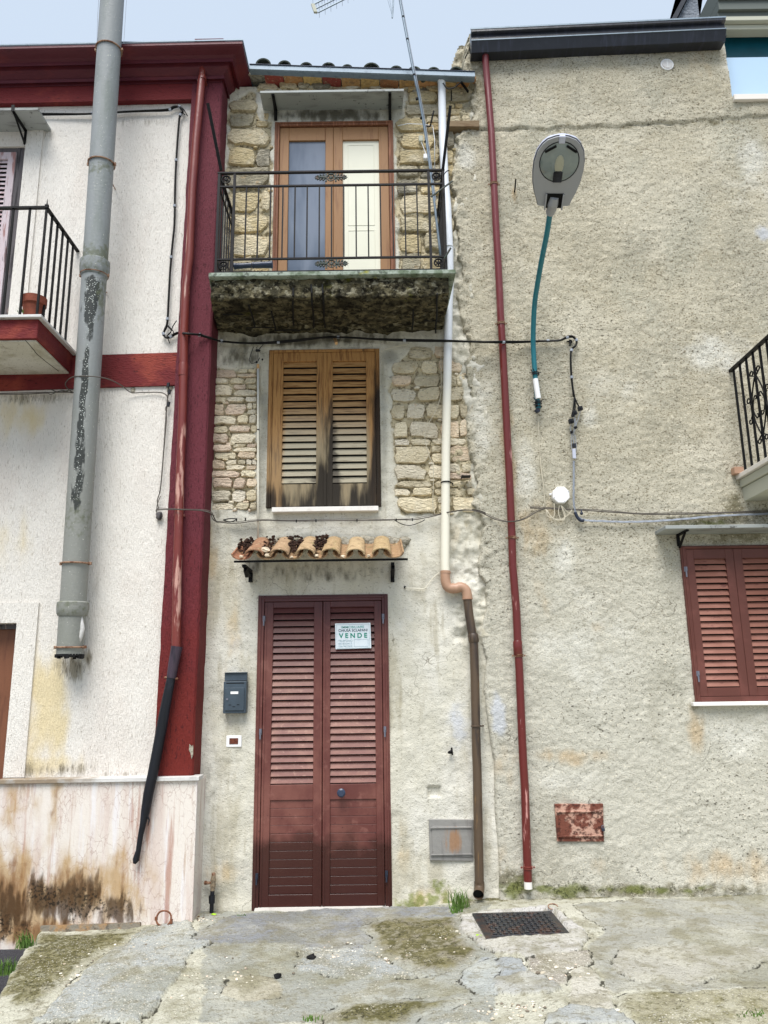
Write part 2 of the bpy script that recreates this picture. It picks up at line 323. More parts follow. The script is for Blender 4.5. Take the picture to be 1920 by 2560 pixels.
mat('soil', S(52,36,28), .95, [(('n', 120, 3, .5, .65), S(92,62,46), .8)], [(('n', 90, 3, .3, .7), .006, 1)])
mat('charcoal', S(14,14,15), .7)
mat('mortar', S(172,166,150), .95, [(('n', 30, 5, .45, .65), S(122,114,96), .8)], [(('n', 40, 5, .25, .75), .012, 1)])
mat('clay_tube', S(196,158,112), .8)

# ---------------------------------------------------------------- geometry helpers
def vhash(i, j, s):
    n = (i*374761393 + j*668265263 + s*974634777) & 0xFFFFFFFF
    n = ((n ^ (n >> 13))*1274126177) & 0xFFFFFFFF
    return ((n ^ (n >> 16)) & 0xFFFFFF)/0xFFFFFF
def vnoise(x, y, s=0):
    x = np.asarray(x, float); y = np.asarray(y, float)
    i = np.floor(x).astype(np.int64); j = np.floor(y).astype(np.int64); fx = x-i; fy = y-j
    fx = fx*fx*(3-2*fx); fy = fy*fy*(3-2*fy)
    return ((vhash(i, j, s)*(1-fx)+vhash(i+1, j, s)*fx)*(1-fy) + (vhash(i, j+1, s)*(1-fx)+vhash(i+1, j+1, s)*fx)*fy)
def fbm(x, y, o=4, s=0):
    r = 0; a = .5; t = 0
    for k in range(o): r = r + a*vnoise(np.asarray(x)*2**k, np.asarray(y)*2**k, s+k*11); t += a; a *= .55
    return r/t
def inpoly(x, y, poly):
    r = np.zeros(np.shape(x), bool); n = len(poly)
    for i in range(n):
        x0, y0 = poly[i]; x1, y1 = poly[(i+1) % n]
        if y0 == y1: continue
        c = ((y0 > y) != (y1 > y)) & (x < (x1-x0)*(y-y0)/(y1-y0)+x0); r ^= c
    return r
def edist(x, y, poly, closed=True):
    d = np.full(np.shape(x), 9e9); n = len(poly)
    for i in range(n if closed else n-1):
        x0, y0 = poly[i]; x1, y1 = poly[(i+1) % n]; dx, dy = x1-x0, y1-y0; L = dx*dx+dy*dy+1e-12
        t = np.clip(((x-x0)*dx+(y-y0)*dy)/L, 0, 1); d = np.minimum(d, np.hypot(x-x0-t*dx, y-y0-t*dy))
    return d

def thing(name, label, cat, loc=(0,0,0), group=None, kind=None):
    o = bpy.data.objects.new(name, None); COL.objects.link(o); o.empty_display_size = .1
    o.location = loc; return tag(o, label, cat, group, kind)
def tag(o, label=None, cat=None, group=None, kind=None):
    if label: o['label'] = label
    if cat: o['category'] = cat
    if group: o['group'] = group
    if kind: o['kind'] = kind
    return o
def wloc(o):
    v = Vector((0,0,0))
    while o is not None: v += o.location; o = o.parent
    return v
def mesh_from(name, V, faces, material, parent=None, cols=None, masks=None, smooth=False, origin=None):
    me = bpy.data.meshes.new(name)
    V = np.asarray(V, float)
    if parent is not None: off = wloc(parent)
    elif origin is not None: off = Vector(origin)
    else: off = Vector(((V[:,0].min()+V[:,0].max())/2, (V[:,1].min()+V[:,1].max())/2, V[:,2].min()))
    V = V - np.array(off)
    if isinstance(faces, np.ndarray):
        nf = len(faces); me.vertices.add(len(V)); me.vertices.foreach_set('co', V.ravel())
        me.loops.add(nf*4); me.loops.foreach_set('vertex_index', faces.ravel().astype(np.int32))
        me.polygons.add(nf); me.polygons.foreach_set('loop_start', np.arange(0, nf*4, 4, dtype=np.int32))
        me.update(calc_edges=True)
    else:
        me.from_pydata([tuple(v) for v in V], [], faces)
    if cols is not None:
        a = me.color_attributes.new('col', 'FLOAT_COLOR', 'POINT'); c = np.ones((len(V), 4)); c[:, :3] = np.asarray(cols)[:, :3]; a.data.foreach_set('color', c.ravel())
    for nm, mk in (masks or {}).items():
        a = me.color_attributes.new(nm, 'FLOAT_COLOR', 'POINT'); c = np.zeros((len(V), 4)); c[:, 3] = 1; c[:, :mk.shape[1]] = mk; a.data.foreach_set('color', c.ravel())
    me.materials.append(MATS[material] if isinstance(material, str) else material)
    if smooth is True: me.polygons.foreach_set('use_smooth', np.ones(len(me.polygons), bool))
    elif smooth:
        me.polygons.foreach_set('use_smooth', np.ones(len(me.polygons), bool))
        try: me.set_sharp_from_angle(angle=R_(smooth))
        except Exception: pass
    me.validate(); me.update()
    o = bpy.data.objects.new(name, me); COL.objects.link(o)
    if parent is not None: o.parent = parent
    else: o.location = off
    return o
class MB:
    def __init__(s): s.v = []; s.f = []; s.c = []; s.col = (1,1,1)
    def add(s, vs, fs):
        b = len(s.v); s.v += [tuple(x) for x in vs]; s.c += [s.col]*len(vs); s.f += [tuple(b+i for i in f) for f in fs]
    def hexa(s, p):             # 8 corners: bottom ring 4, top ring 4
        s.add(p, [(0,3,2,1),(4,5,6,7),(0,1,5,4),(1,2,6,5),(2,3,7,6),(3,0,4,7)])
    def box(s, a, b):
        x0,y0,z0 = (min(a[i],b[i]) for i in range(3)); x1,y1,z1 = (max(a[i],b[i]) for i in range(3))
        s.hexa([(x0,y0,z0),(x1,y0,z0),(x1,y1,z0),(x0,y1,z0),(x0,y0,z1),(x1,y0,z1),(x1,y1,z1),(x0,y1,z1)])
    def obox(s, c, X, Y, Z):    # centre + half axes
        c, X, Y, Z = map(Vector, (c, X, Y, Z))
        s.hexa([c-X-Y-Z, c+X-Y-Z, c+X+Y-Z, c-X+Y-Z, c-X-Y+Z, c+X-Y+Z, c+X+Y+Z, c-X+Y+Z])
    def quadslab(s, q, y0, y1): # q: 4 (x,z) corners BL BR TR TL extruded from y0 (front) to y1
        f = [(x, y0, z) for x, z in q]; b = [(x, y1, z) for x, z in q]
        s.add(f+b, [(0,1,2,3),(7,6,5,4),(0,4,5,1),(1,5,6,2),(2,6,7,3),(3,7,4,0)])
    def prism(s, pts, vec):     # closed polygon (3d pts) extruded by vec
        n = len(pts); vec = Vector(vec); p = [Vector(x) for x in pts]
        s.add(p+[x+vec for x in p], [tuple(range(n))[::-1], tuple(range(n, 2*n))] + [(i, (i+1) % n, n+(i+1) % n, n+i) for i in range(n)])
    def bar(s, a, b, w, h=None):
        a, b = Vector(a), Vector(b); h = h or w; t = (b-a).normalized(); up = Vector((0,0,1)) if abs(t.z) < .9 else Vector((0,1,0))
        X = t.cross(up).normalized(); Y = X.cross(t)
        s.obox((a+b)/2, X*w/2, Y*h/2, (b-a)/2)
    def tube(s, pts, r, n=10, caps=True, closed=False):
        pts = [Vector(p) for p in pts]; m = len(pts); rs = r if isinstance(r, (list, tuple)) else [r]*m
        t0 = (pts[1]-pts[0]).normalized(); ref = Vector((0,1,0)) if abs(t0.y) < .9 else Vector((1,0,0))
        X = t0.cross(ref).normalized(); vs = []
        for i in range(m):
            if closed: t = (pts[(i+1) % m]-pts[i-1])
            else: t = pts[min(i+1, m-1)]-pts[max(i-1, 0)]
            if t.length < 1e-9: t = t0
            t.normalize(); X = (X - t*X.dot(t)); X = X.normalized() if X.length > 1e-6 else t.orthogonal().normalized(); Y = t.cross(X)
            for k in range(n):
                a = 2*math.pi*k/n; vs.append(pts[i]+(X*math.cos(a)+Y*math.sin(a))*rs[i])
        fs = []
        for i in range(m if closed else m-1):
            j = (i+1) % m
            for k in range(n): fs.append((i*n+k, i*n+(k+1) % n, j*n+(k+1) % n, j*n+k))
        if caps and not closed: fs += [tuple(range(n))[::-1], tuple((m-1)*n+k for k in range(n))]
        s.add(vs, fs)
    def pipe_open(s, a, b, r, th=.006, n=20):   # hollow tube a->b
        a, b = Vector(a), Vector(b); t = (b-a).normalized(); X = t.orthogonal().normalized(); Y = t.cross(X); vs = []
        for p, rr in ((a, r), (b, r), (b, r-th), (a, r-th)):
            for k in range(n): an = 2*math.pi*k/n; vs.append(p+(X*math.cos(an)+Y*math.sin(an))*rr)
        fs = []
        for i in range(4):
            j = (i+1) % 4
            for k in range(n): fs.append((i*n+k, i*n+(k+1) % n, j*n+(k+1) % n, j*n+k))
        s.add(vs, fs)
    def disc(s, c, nrm, r, th, n=20):
        c, nrm = Vector(c), Vector(nrm).normalized(); s.tube([c, c+nrm*th], r, n)
    def ball(s, c, rx, ry=None, rz=None, n=10, m=6, jit=0):
        c = Vector(c); ry = ry or rx; rz = rz or rx; vs = [c+Vector((0,0,rz))]
        for i in range(1, m):
            a = math.pi*i/m
            for k in range(n):
                b = 2*math.pi*k/n; j = 1+random.uniform(-jit, jit)
                vs.append(c+Vector((rx*math.sin(a)*math.cos(b)*j, ry*math.sin(a)*math.sin(b)*j, rz*math.cos(a)*j)))
        vs.append(c-Vector((0,0,rz))); fs = [(0, 1+k, 1+(k+1) % n) for k in range(n)]
        for i in range(m-2):
            for k in range(n): fs.append((1+i*n+k, 1+(i+1)*n+k, 1+(i+1)*n+(k+1) % n, 1+i*n+(k+1) % n))
        e = len(vs)-1; fs += [(e, 1+(m-2)*n+(k+1) % n, 1+(m-2)*n+k) for k in range(n)]
        s.add(vs, fs)
    def arc_tile(s, a, b, r0, r1, th, up, n=10, sq=.85):   # half-pipe shell from a to b, bulging along up
        a, b, up = Vector(a), Vector(b), Vector(up); t = (b-a).normalized(); up = (up-t*up.dot(t)).normalized(); X = t.cross(up); vs = []
        for p, rr in ((a, r0), (b, r1), (b, r1-th), (a, r0-th)):
            for k in range(n+1): an = math.pi*k/n; vs.append(p+(X*math.cos(an)+up*math.sin(an)*sq)*rr)
        m = n+1; fs = []
        for i in range(4):
            j = (i+1) % 4
            for k in range(n): fs.append((i*m+k, i*m+k+1, j*m+k+1, j*m+k))
        fs += [(0, m, 2*m, 3*m), (n, 3*m+n, 2*m+n, m+n)]
        s.add(vs, fs)
    def build(s, name, material, parent=None, smooth=False, bevel=0, masks=None, sub=0):
        o = mesh_from(name, s.v, s.f, material, parent, cols=s.c, masks=masks, smooth=smooth)
        me = o.data
        import bmesh
        bm = bmesh.new(); bm.from_mesh(me)
        if bevel:
            es = [e for e in bm.edges if len(e.link_faces) == 2 and e.calc_face_angle(0) > .6]
            bmesh.ops.bevel(bm, geom=es, offset=bevel, segments=1, affect='EDGES', clamp_overlap=True)
        bmesh.ops.recalc_face_normals(bm, faces=bm.faces)
        if sub: bmesh.ops.subdivide_edges(bm, edges=bm.edges, cuts=sub, use_grid_fill=True)
        bm.to_mesh(me); bm.free(); return o
def smoothpath(pts, n=6):
    p = [Vector(x) for x in pts]; p = [p[0]*2-p[1]]+p+[p[-1]*2-p[-2]]; r = []
    for i in range(1, len(p)-2):
        for k in range(n):
            t = k/n; a, b, c, d = p[i-1:i+3]
            r.append(.5*((2*b)+(c-a)*t+(2*a-5*b+4*c-d)*t*t+(3*b-a-3*c+d)*t**3))
    r.append(p[-2]); return r
def project(V):                 # author-side survey only: world points back to photo pixels for placing stains
    M = np.array(MROT).T; d = (V-np.array([0, -D, CAMH])) @ M.T
    return 960+F*d[:,0]/-d[:,2], 1280-F*d[:,1]/-d[:,2]
def blobmask(V, blobs, nch=3):
    # blobs are authored in photo coordinates, converted to wall coordinates here
    m = np.zeros((len(V), nch))
    for (k, u, v, ru, rv, st, ch, y) in blobs:
        c = P(k, u, v, y); e = P(k, u+ru, v, y); f = P(k, u, v+rv, y)
        rx = abs(e.x-c.x)+1e-4; rz = abs(f.z-c.z)+1e-4
        g = np.exp(-(((V[:,0]-c.x)/rx)**2+((V[:,2]-c.z)/rz)**2))*st
        m[:, ch] = np.maximum(m[:, ch], g)
    return m
def grid_lines(a, b, step, extra=()):
    xs = list(np.arange(a, b, step))+[b]
    for e in extra:
        if a < e < b:
            i = int(np.argmin([abs(x-e) for x in xs])); xs[i] = e
    return np.array(sorted(set(xs)))
def wall_grid(name, xs, zs, yfun, material, parent, holes=(), maskfun=None, reveal=.0, smooth=True, colfun=None, keep=None):
    X, Z = np.meshgrid(xs, zs); Y = yfun(X, Z); V = np.stack([X, Y, Z], -1).reshape(-1, 3); nx = len(xs)
    i, j = np.meshgrid(np.arange(len(xs)-1), np.arange(len(zs)-1)); a = (j*nx+i).ravel()
    f = np.stack([a, a+1, a+1+nx, a+nx], -1)
    cx = (xs[i]+xs[i+1]).ravel()/2; cz = (zs[j]+zs[j+1]).ravel()/2; ok = np.ones(len(f), bool)
    for (x0, x1, z0, z1) in holes: ok &= ~((cx > x0) & (cx < x1) & (cz > z0) & (cz < z1))
    if keep is not None: ok &= keep(cx, cz)
    f = f[ok]; masks = maskfun(V) if maskfun else None
    return mesh_from(name, V, f, material, parent, masks=masks, smooth=smooth)
def rect(k1, u1, v1, k2, u2, v2, y):   # x0,x1,z0,z1 from top-left and bottom-right survey points
    a = P(k1, u1, v1, y); b = P(k2, u2, v2, y); return min(a.x,b.x), max(a.x,b.x), min(a.z,b.z), max(a.z,b.z)
# ---------------------------------------------------------------- planes
YC, YL, YP, YR, YQ = 0.0, -.15, -.20, -.03, -.235   # centre wall, left wall, pilaster, right wall, plinth
_g = [P(10,0,1175,YQ), P(10,240,1112,YQ), P(10,1115,1052,YQ), P(11,285,935,YC), P(11,1060,915,YC), P(12,260,800,YR), P(12,660,798,YR), P(12,1659,775,YR)]
_gx = [p.x for p in _g]; _gz = [p.z for p in _g]; _gz[0] = _gz[1]-.02
def g(x, y=0): return np.interp(x, _gx, _gz) + 0.0*np.asarray(y)
def G(k, u, v, dz=0):           # where the sight line meets the pavement
    d = ray(k, u, v); z = 0.0
    for _ in range(12):
        t = (z-CAMH)/d.z; z = float(g(d.x*t))
    return Vector((d.x*t, d.y*t-D, z+dz))
def Gp(k, pts): return [tuple(G(k, u, v)[:2]) for u, v in pts]

# ---------------------------------------------------------------- ground
edge = Gp(10, [(232,1122),(190,1185),(100,1280),(60,1370),(5,1470),(-60,1600)])
_ey = [p[1] for p in edge][::-1]; _ex = [p[0] for p in edge][::-1]
patches = [  # (polygon, colour, moss, pebbles)
 (Gp(11,[(0,1560),(0,880),(1659,880),(1659,1560)]), S(152,153,145), .10, .35),
 (Gp(10,[(200,1125),(830,1085),(780,1160),(640,1230),(420,1400),(250,1550),(0,1600),(-100,1500)]), S(143,141,121), .85, .5),
 (Gp(10,[(820,1085),(1120,1060),(1250,1180),(1100,1250),(1080,1330),(1000,1450),(850,1659),(180,1659),(280,1540),(480,1380),(700,1220)]), S(160,163,160), .0, .75),
 (Gp(11,[(-60,1105),(0,1040),(130,985),(260,948),(1100,905),(1400,905),(1425,960),(1000,975),(890,1035),(960,1100),(880,1140),(690,1165),(560,1125),(0,1115)]), S(132,134,137), .0, .05),
 (Gp(11,[(890,1035),(1000,970),(1430,955),(1480,1010),(1510,1110),(1600,1150),(1450,1240),(1240,1290),(1100,1230),(1000,1170),(970,1110)]), S(129,122,104), .75, .35),
 (Gp(12,[(55,885),(300,858),(520,845),(590,880),(640,905),(730,1000),(690,1070),(560,1110),(380,1112),(250,1080),(110,1030),(60,960)]), S(188,185,180), .0, .15),
 (Gp(12,[(490,805),(640,795),(670,850),(760,900),(800,960),(700,965),(640,905),(560,850)]), S(185,183,169), .15, .1),
 (Gp(12,[(380,1112),(690,1072),(725,1070),(720,1150),(620,1170),(600,1240),(560,1240),(420,1190)]), S(149,142,133), .1, 1.0),
 (Gp(12,[(50,1210),(180,1190),(420,1190),(560,1235),(575,1270),(520,1295),(300,1296),(120,1285)]), S(166,166,162), .0, .2),
 (Gp(12,[(60,1155),(190,1100),(350,1110),(400,1165),(415,1185),(280,1200),(120,1192)]), S(152,156,158), .0, .05),
 (Gp(12,[(620,1160),(720,1150),(740,1200),(800,1260),(870,1300),(880,1360),(640,1362),(610,1300)]), S(188,184,172), .0, .3),
 (Gp(12,[(640,1362),(880,1362),(930,1400),(990,1470),(500,1470),(600,1400)]), S(159,162,161), .0, .3),
 (Gp(12,[(655,830),(1000,800),(1900,770),(1900,1240),(1400,1275),(1200,1300),(1040,1285),(880,1300),(790,1240),(730,1150),(725,1070),(760,990),(800,960),(700,880)]), S(157,156,147), .12, .1),
 (Gp(12,[(900,1080),(1150,1040),(1500,1050),(1800,1080),(1500,1180),(1250,1250),(950,1230),(820,1160)]), S(169,166,155), .0, .05),
 (Gp(12,[(880,1310),(1040,1290),(1200,1305),(1400,1280),(1900,1250),(1900,1500),(1000,1500),(890,1380)]), S(158,153,130), .45, .6),
 (Gp(11,[(110,1310),(250,1298),(400,1310),(470,1370),(440,1410),(330,1440),(200,1430),(120,1390)]), S(164,158,140), .0, .2),
 (Gp(11,[(560,1140),(900,1145),(1000,1190),(1110,1240),(1240,1290),(800,1300),(560,1270),(540,1240)]), S(159,162,160), .05, 1.0),
 (Gp(11,[(690,1500),(850,1430),(1050,1410),(1250,1402),(1420,1425),(1500,1430),(1380,1490),(1240,1545),(1150,1600),(650,1600)]), S(122,118,94), .9, .35),
 (Gp(11,[(1460,1240),(1659,1190),(1659,1400),(1520,1400),(1470,1330)]), S(164,168,166), .05, .15),
]
mhp = Gp(12, [(125,890),(500,865),(540,875),(638,988),(200,1022)])
xs = np.concatenate([np.arange(-9,-2.75,.25), np.arange(-2.75,2.9,.009), np.arange(2.9,9.01,.25)])
ys = np.concatenate([np.arange(-14,-2.3,.3), np.arange(-2.3,.03,.009), [.06,.3]])
X, Y = np.meshgrid(xs, ys); Z = g(X, Y)
wx = (fbm(X*5, Y*5, 5, 3)-.5)*.24 + (fbm(X*28, Y*28, 3, 8)-.5)*.035; wy = (fbm(X*5, Y*5, 5, 31)-.5)*.24+(fbm(X*28, Y*28, 3, 18)-.5)*.035
XX, YY = X+wx*.55, Y+wy*.55
colr = np.zeros(X.shape+(3,)); colr[:] = S(184,182,166)[:3]; msk = np.zeros(X.shape+(3,)); msk[..., 0] = .1; msk[..., 2] = .4
crack = np.zeros(X.shape); lev = np.zeros(X.shape)
def sstep(x, a, b): t = np.clip((x-a)/(b-a), 0, 1); return t*t*(3-2*t)
for n_, (poly, c, moss, peb) in enumerate(patches):
    ins = inpoly(XX, YY, poly); d = edist(XX, YY, poly); wgt = np.where(ins, sstep(d, 0, .012+.16*max(0, moss-.15)), 0)
    for q in range(3): colr[..., q] = colr[..., q]*(1-wgt)+c[q]*wgt
    msk[..., 0] = msk[..., 0]*(1-wgt)+moss*wgt; msk[..., 2] = msk[..., 2]*(1-wgt)+peb*wgt
    if n_: 
        ck = np.exp(-(d/.006)**2)*sstep(fbm(X*9, Y*9, 3, 50+n_), .38, .6); crack = np.maximum(crack*np.where(ins & (d > .02), 0, 1), ck)
        lev = np.where(ins, lev*(1-wgt)+wgt*.0075*((n_*7) % 3), lev)
r1 = np.abs(fbm(X*3.3, Y*3.3, 5, 91)-.5); crack = np.maximum(crack, np.exp(-(r1/.006)**2)*sstep(fbm(X*1.3, Y*1.3, 2, 93), .58, .68)*.5)
Z = Z + lev + (fbm(X*3, Y*3, 4, 4)-.5)*.035 + (fbm(X*30, Y*30, 3, 5)-.5)*.010 - crack*.010
msk[..., 1] = crack
nearw = np.exp(-((Y+.02)/.07)**2)*sstep(fbm(X*4, Y*4, 3, 66), .35, .65)   # moss grows along the wall foot
msk[..., 0] = np.maximum(msk[..., 0], np.where(X > 0.5, nearw, nearw*.25))
# level the bed of the drain cover, drop the west side down to the road
mi = inpoly(X, Y, mhp) | (edist(X, Y, mhp) < .015)
zm = float(g(G(12,380,940).x)); Z = np.where(mi, zm-.012, Z)
ex_ = np.interp(Y, _ey, _ex, left=_ex[0]-3.0, right=_ex[-1]) + (fbm(Y*8, X*0, 3, 7)-.5)*.05
fall = sstep(ex_-X, -.01, .04); Z = Z*(1-fall)+(-.42)*fall
V = np.stack([X, Y, Z], -1).reshape(-1, 3); nx = len(xs); i, j = np.meshgrid(np.arange(nx-1), np.arange(len(ys)-1)); a = (j*nx+i).ravel()
pv = mesh_from('pavement', V, np.stack([a, a+1, a+1+nx, a+nx], -1), 'pavement_concrete', None, cols=colr.reshape(-1, 3), masks={'mask': msk.reshape(-1, 3)}, smooth=True)
tag(pv, kind='structure')
ZROAD = _gz[1]-.10
m = MB(); m.add([(-60,-60,ZROAD),(60,-60,ZROAD),(60,60,ZROAD),(-60,60,ZROAD)], [(0,1,2,3)]); tag(m.build('road', 'asphalt'), kind='structure')
m = MB()
q = [P(10,240,1080,YQ-.02), P(10,830,1060,YQ-.02), P(10,830,1092,YQ-.05), P(10,236,1122,YQ-.05)]
m.add([q[0], q[1], (q[2].x, q[2].y, g(q[2].x)-.05), (q[3].x, q[3].y, g(q[3].x)-.05), (q[0].x, YQ+.02, q[0].z), (q[1].x, YQ+.02, q[1].z)], [(0,3,2,1),(0,1,5,4),(0,4,3),(1,2,5)])
tag(m.build('kerb_strip', 'curb_stone'), kind='structure')

# ================================================================ CENTRE HOUSE
CH = thing('terraced_house', 'narrow unpainted rubble stone house with plastered ground floor, between burgundy house and beige rendered house', 'house', (0, 0, 0))
XPil = P(1,1475,600,YC).x      # where the centre wall meets the left house
stone_zones = [ # polygon (x,z), course height range, stone width range, palette
 ([(5,60,530),(5,322,530),(5,322,1335),(5,60,1335)], (.045,.105), (.09,.24), 'pale'),
 ([(5,1058,540),(5,1170,440),(5,1350,430),(5,1480,520),(5,1520,1000),(5,1560,1340),(5,1100,1360),(5,1075,1000)], (.055,.150), (.10,.32), 'pale'),
 ([(2,150,420),(2,290,330),(2,345,330),(2,345,470),(2,425,520),(2,420,1390),(2,145,1390)], (.13,.24), (.20,.38), 'yellow'),
 ([(2,1112,540),(2,1180,470),(2,1180,320),(2,1590,320),(2,1560,560),(2,1470,600),(2,1470,1390),(2,1135,1390)], (.12,.23), (.16,.36), 'yellow'),
 ([(2,300,303),(2,1590,318),(2,1590,352),(2,330,338)], (.05,.08), (.10,.22), 'yellow'),
]
Z3 = [([(P(k,u,v,0).x, P(k,u,v,0).z) for k,u,v in zn[0]],)+zn[1:] for zn in stone_zones]
niche = rect(8,1270,1492,8,1347,1550,0)
ch_blobs = [(8,1100,620,300,500,.0,0,0),(8,180,700,60,300,.5,0,0),(11,1300,880,160,80,.5,0,0),(11,120,700,120,80,.6,0,0),(11,1150,600,60,200,.4,0,0),
 (5,1400,1480,120,90,.4,0,0),(8,60,300,60,300,.5,0,0),
 (8,680,290,420,60,.55,1,0),(8,300,260,50,70,.6,1,0),(8,1070,280,30,60,.6,1,0),(5,640,380,500,45,1.,1,0),(5,230,470,150,60,.7,1,0),(2,760,480,350,45,1.,1,0),  # grime, plus contact shade painted under canopy, balcony and door hood
 (8,140,1100,40,60,.4,1,0),(5,120,1350,60,40,.5,1,0),(11,60,300,60,400,.3,1,0),
 (8,700,110,480,40,.9,2,0),(5,1060,480,50,60,.9,2,0),(5,360,900,28,450,1.,2,0),(5,1030,900,25,450,.8,2,0),(5,260,1440,120,50,.9,2,0),(5,220,760,70,40,.6,2,0),(2,760,460,420,60,1,2,0),(2,1150,900,30,400,.5,2,0)]
ch_b2 = [(11,1250,880,150,50,1.,0,0),(11,1340,810,60,60,.8,0,0),(11,1450,900,160,40,.9,0,0),(11,240,950,80,20,.6,0,0),(8,1450,1150,60,130,.9,1,0),(8,200,720,40,60,.5,1,0),(8,1150,560,80,120,.3,1,0)]
def inz(x, z):
    r = np.zeros(np.shape(x)); 
    for zn in Z3:
        w_ = (fbm(x*9, z*9, 3, 3)-.5)*.10
        s_ = np.where(inpoly(x+w_, z+w_, zn[0]), sstep(edist(x+w_, z+w_, zn[0]), 0, .03), 0); r = np.maximum(r, s_)
    return r
def zmask(V):
    q = blobmask(V, ch_b2); q[:, 2] = inz(V[:,0], V[:,2]); return q
def ych(X, Z):
    y = (fbm(X*3, Z*3, 3, 1)-.5)*.03 + (fbm(X*14, Z*14, 4, 2)-.5)*.012
    y = y + inz(X, Z)*(.016+(fbm(X*30, Z*30, 3, 9)-.5)*.03)
    nc = ((X > niche[0]) & (X < niche[1]) & (Z > niche[2]) & (Z < niche[3])); y = np.where(nc, y+.022, y)
    # the plaster under the eaves and around the rubble is lumpy
    lump = sstep(Z, 2.35, 2.6)*.5; y = y - lump*(fbm(X*8, Z*8, 4, 21)-.4)*.04
    rr = sstep(X, P(8,1390,600,0).x, P(8,1440,600,0).x)*sstep(Z, P(8,1500,760,0).z, P(8,1500,640,0).z); y = y - rr*(fbm(X*14, Z*14, 5, 61)-.45)*.09
    foot = sstep(Z-g(X), .10, 0); return y - foot*.02*fbm(X*12, Z*12, 3, 5)
dx0 = (P(8,333,425).x+P(11,285,930).x)/2; dx1 = (P(8,1052,415).x+P(11,1078,915).x)/2; DO = (dx0, dx1, -.08, P(8,700,420).z)
MW = ((P(5,388,437).x+P(5,372,1318).x)/2, (P(5,1005,437).x+P(5,1016,1318).x)/2, P(5,700,1320).z, P(5,700,437).z)
ZSLAB_U = P(5,700,345,0).z
bd_top = P(2,770,522).z; BD = ((P(2,430,522).x+P(2,420,1370).x)/2, (P(2,1110,522).x+P(2,1128,1370).x)/2, ZSLAB_U+.19, bd_top)
ZT = P(2,800,310).z
xe = P(12,262,500,YC).x+.05
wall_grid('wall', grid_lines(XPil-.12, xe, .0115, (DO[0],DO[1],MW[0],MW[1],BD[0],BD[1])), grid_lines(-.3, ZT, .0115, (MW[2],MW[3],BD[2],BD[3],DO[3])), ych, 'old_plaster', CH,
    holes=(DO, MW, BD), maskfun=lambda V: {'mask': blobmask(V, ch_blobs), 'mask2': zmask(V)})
m = MB()                        # body of the house behind the facade, openings backed
m.box((XPil-.12, .16, -.3), (xe, 6, ZT)); 
m.build('house_body', 'old_plaster', CH)
for (x0, x1, z0, z1) in (DO, MW, BD):
    m = MB()
    for a, b in (((x0-.03,.045,z0-.03),(x0,.16,z1+.03)), ((x1,.045,z0-.03),(x1+.03,.16,z1+.03)), ((x0,.045,z1),(x1,.16,z1+.03)), ((x0,.045,z0-.03),(x1,.16,z0))): m.box(a, b)
    m.build('reveal', 'mortar', CH)
# rubble stones
PAL = {'pale': [(232,218,186),(238,226,200),(226,212,180),(216,206,184),(234,212,184),(206,194,166),(242,232,212),(228,206,184),(236,224,194)],
       'yellow': [(208,190,150),(218,200,158),(200,184,146),(190,178,148),(220,206,174),(168,160,138),(212,188,142),(146,140,124)]}
def stone(m, cx, cz, hw, hh, pal, dep):
    n = 12; p = random.uniform(4, 9); rings = []
    jit = [1+random.uniform(-.13, .05) for _ in range(n)]; sk = random.uniform(-.16, .16)
    for _ in range(random.choice((1, 2))):                          # a knocked-off corner
        k0 = random.choice((1, 4, 7, 10)); jit[k0] *= random.uniform(.72, .92); jit[(k0+1) % n] *= random.uniform(.85, 1)
    c = random.choice(PAL[pal]); f = random.uniform(.82, 1.08); m.col = tuple(min(1, q*f) for q in S(*c)[:3])
    rough = [random.uniform(-.35, .3) for _ in range(n)]; tx, tz = random.uniform(-.25, .25), random.uniform(-.3, .3)
    for (rs, yy) in ((1.0, .045), (1.0, .012-dep*.3), (.95, -dep*.78), (.74, -dep)):
        r = []
        for k in range(n):
            a = 2*math.pi*(k+.5)/n; ca, sa = math.cos(a), math.sin(a); q = (abs(ca)**p+abs(sa)**p)**(-1/p)
            x = ca*q*hw*jit[k]*rs; z = sa*q*hh*jit[(k+5) % n]*rs+x*sk*min(1, hh/hw)
            r.append((cx+x, YC+yy+(rough[k]+tx*ca+tz*sa)*dep*.45*(yy < .04), cz+z))
        rings.append(r)
    vs = [v for r in rings for v in r]+[(cx, YC-dep*random.uniform(.8, 1.1), cz)]; fs = []
    for i in range(3):
        for k in range(n): fs.append((i*n+k, i*n+(k+1) % n, (i+1)*n+(k+1) % n, (i+1)*n+k))
    fs += [(3*n+k, 3*n+(k+1) % n, 4*n) for k in range(n)]; m.add(vs, fs)
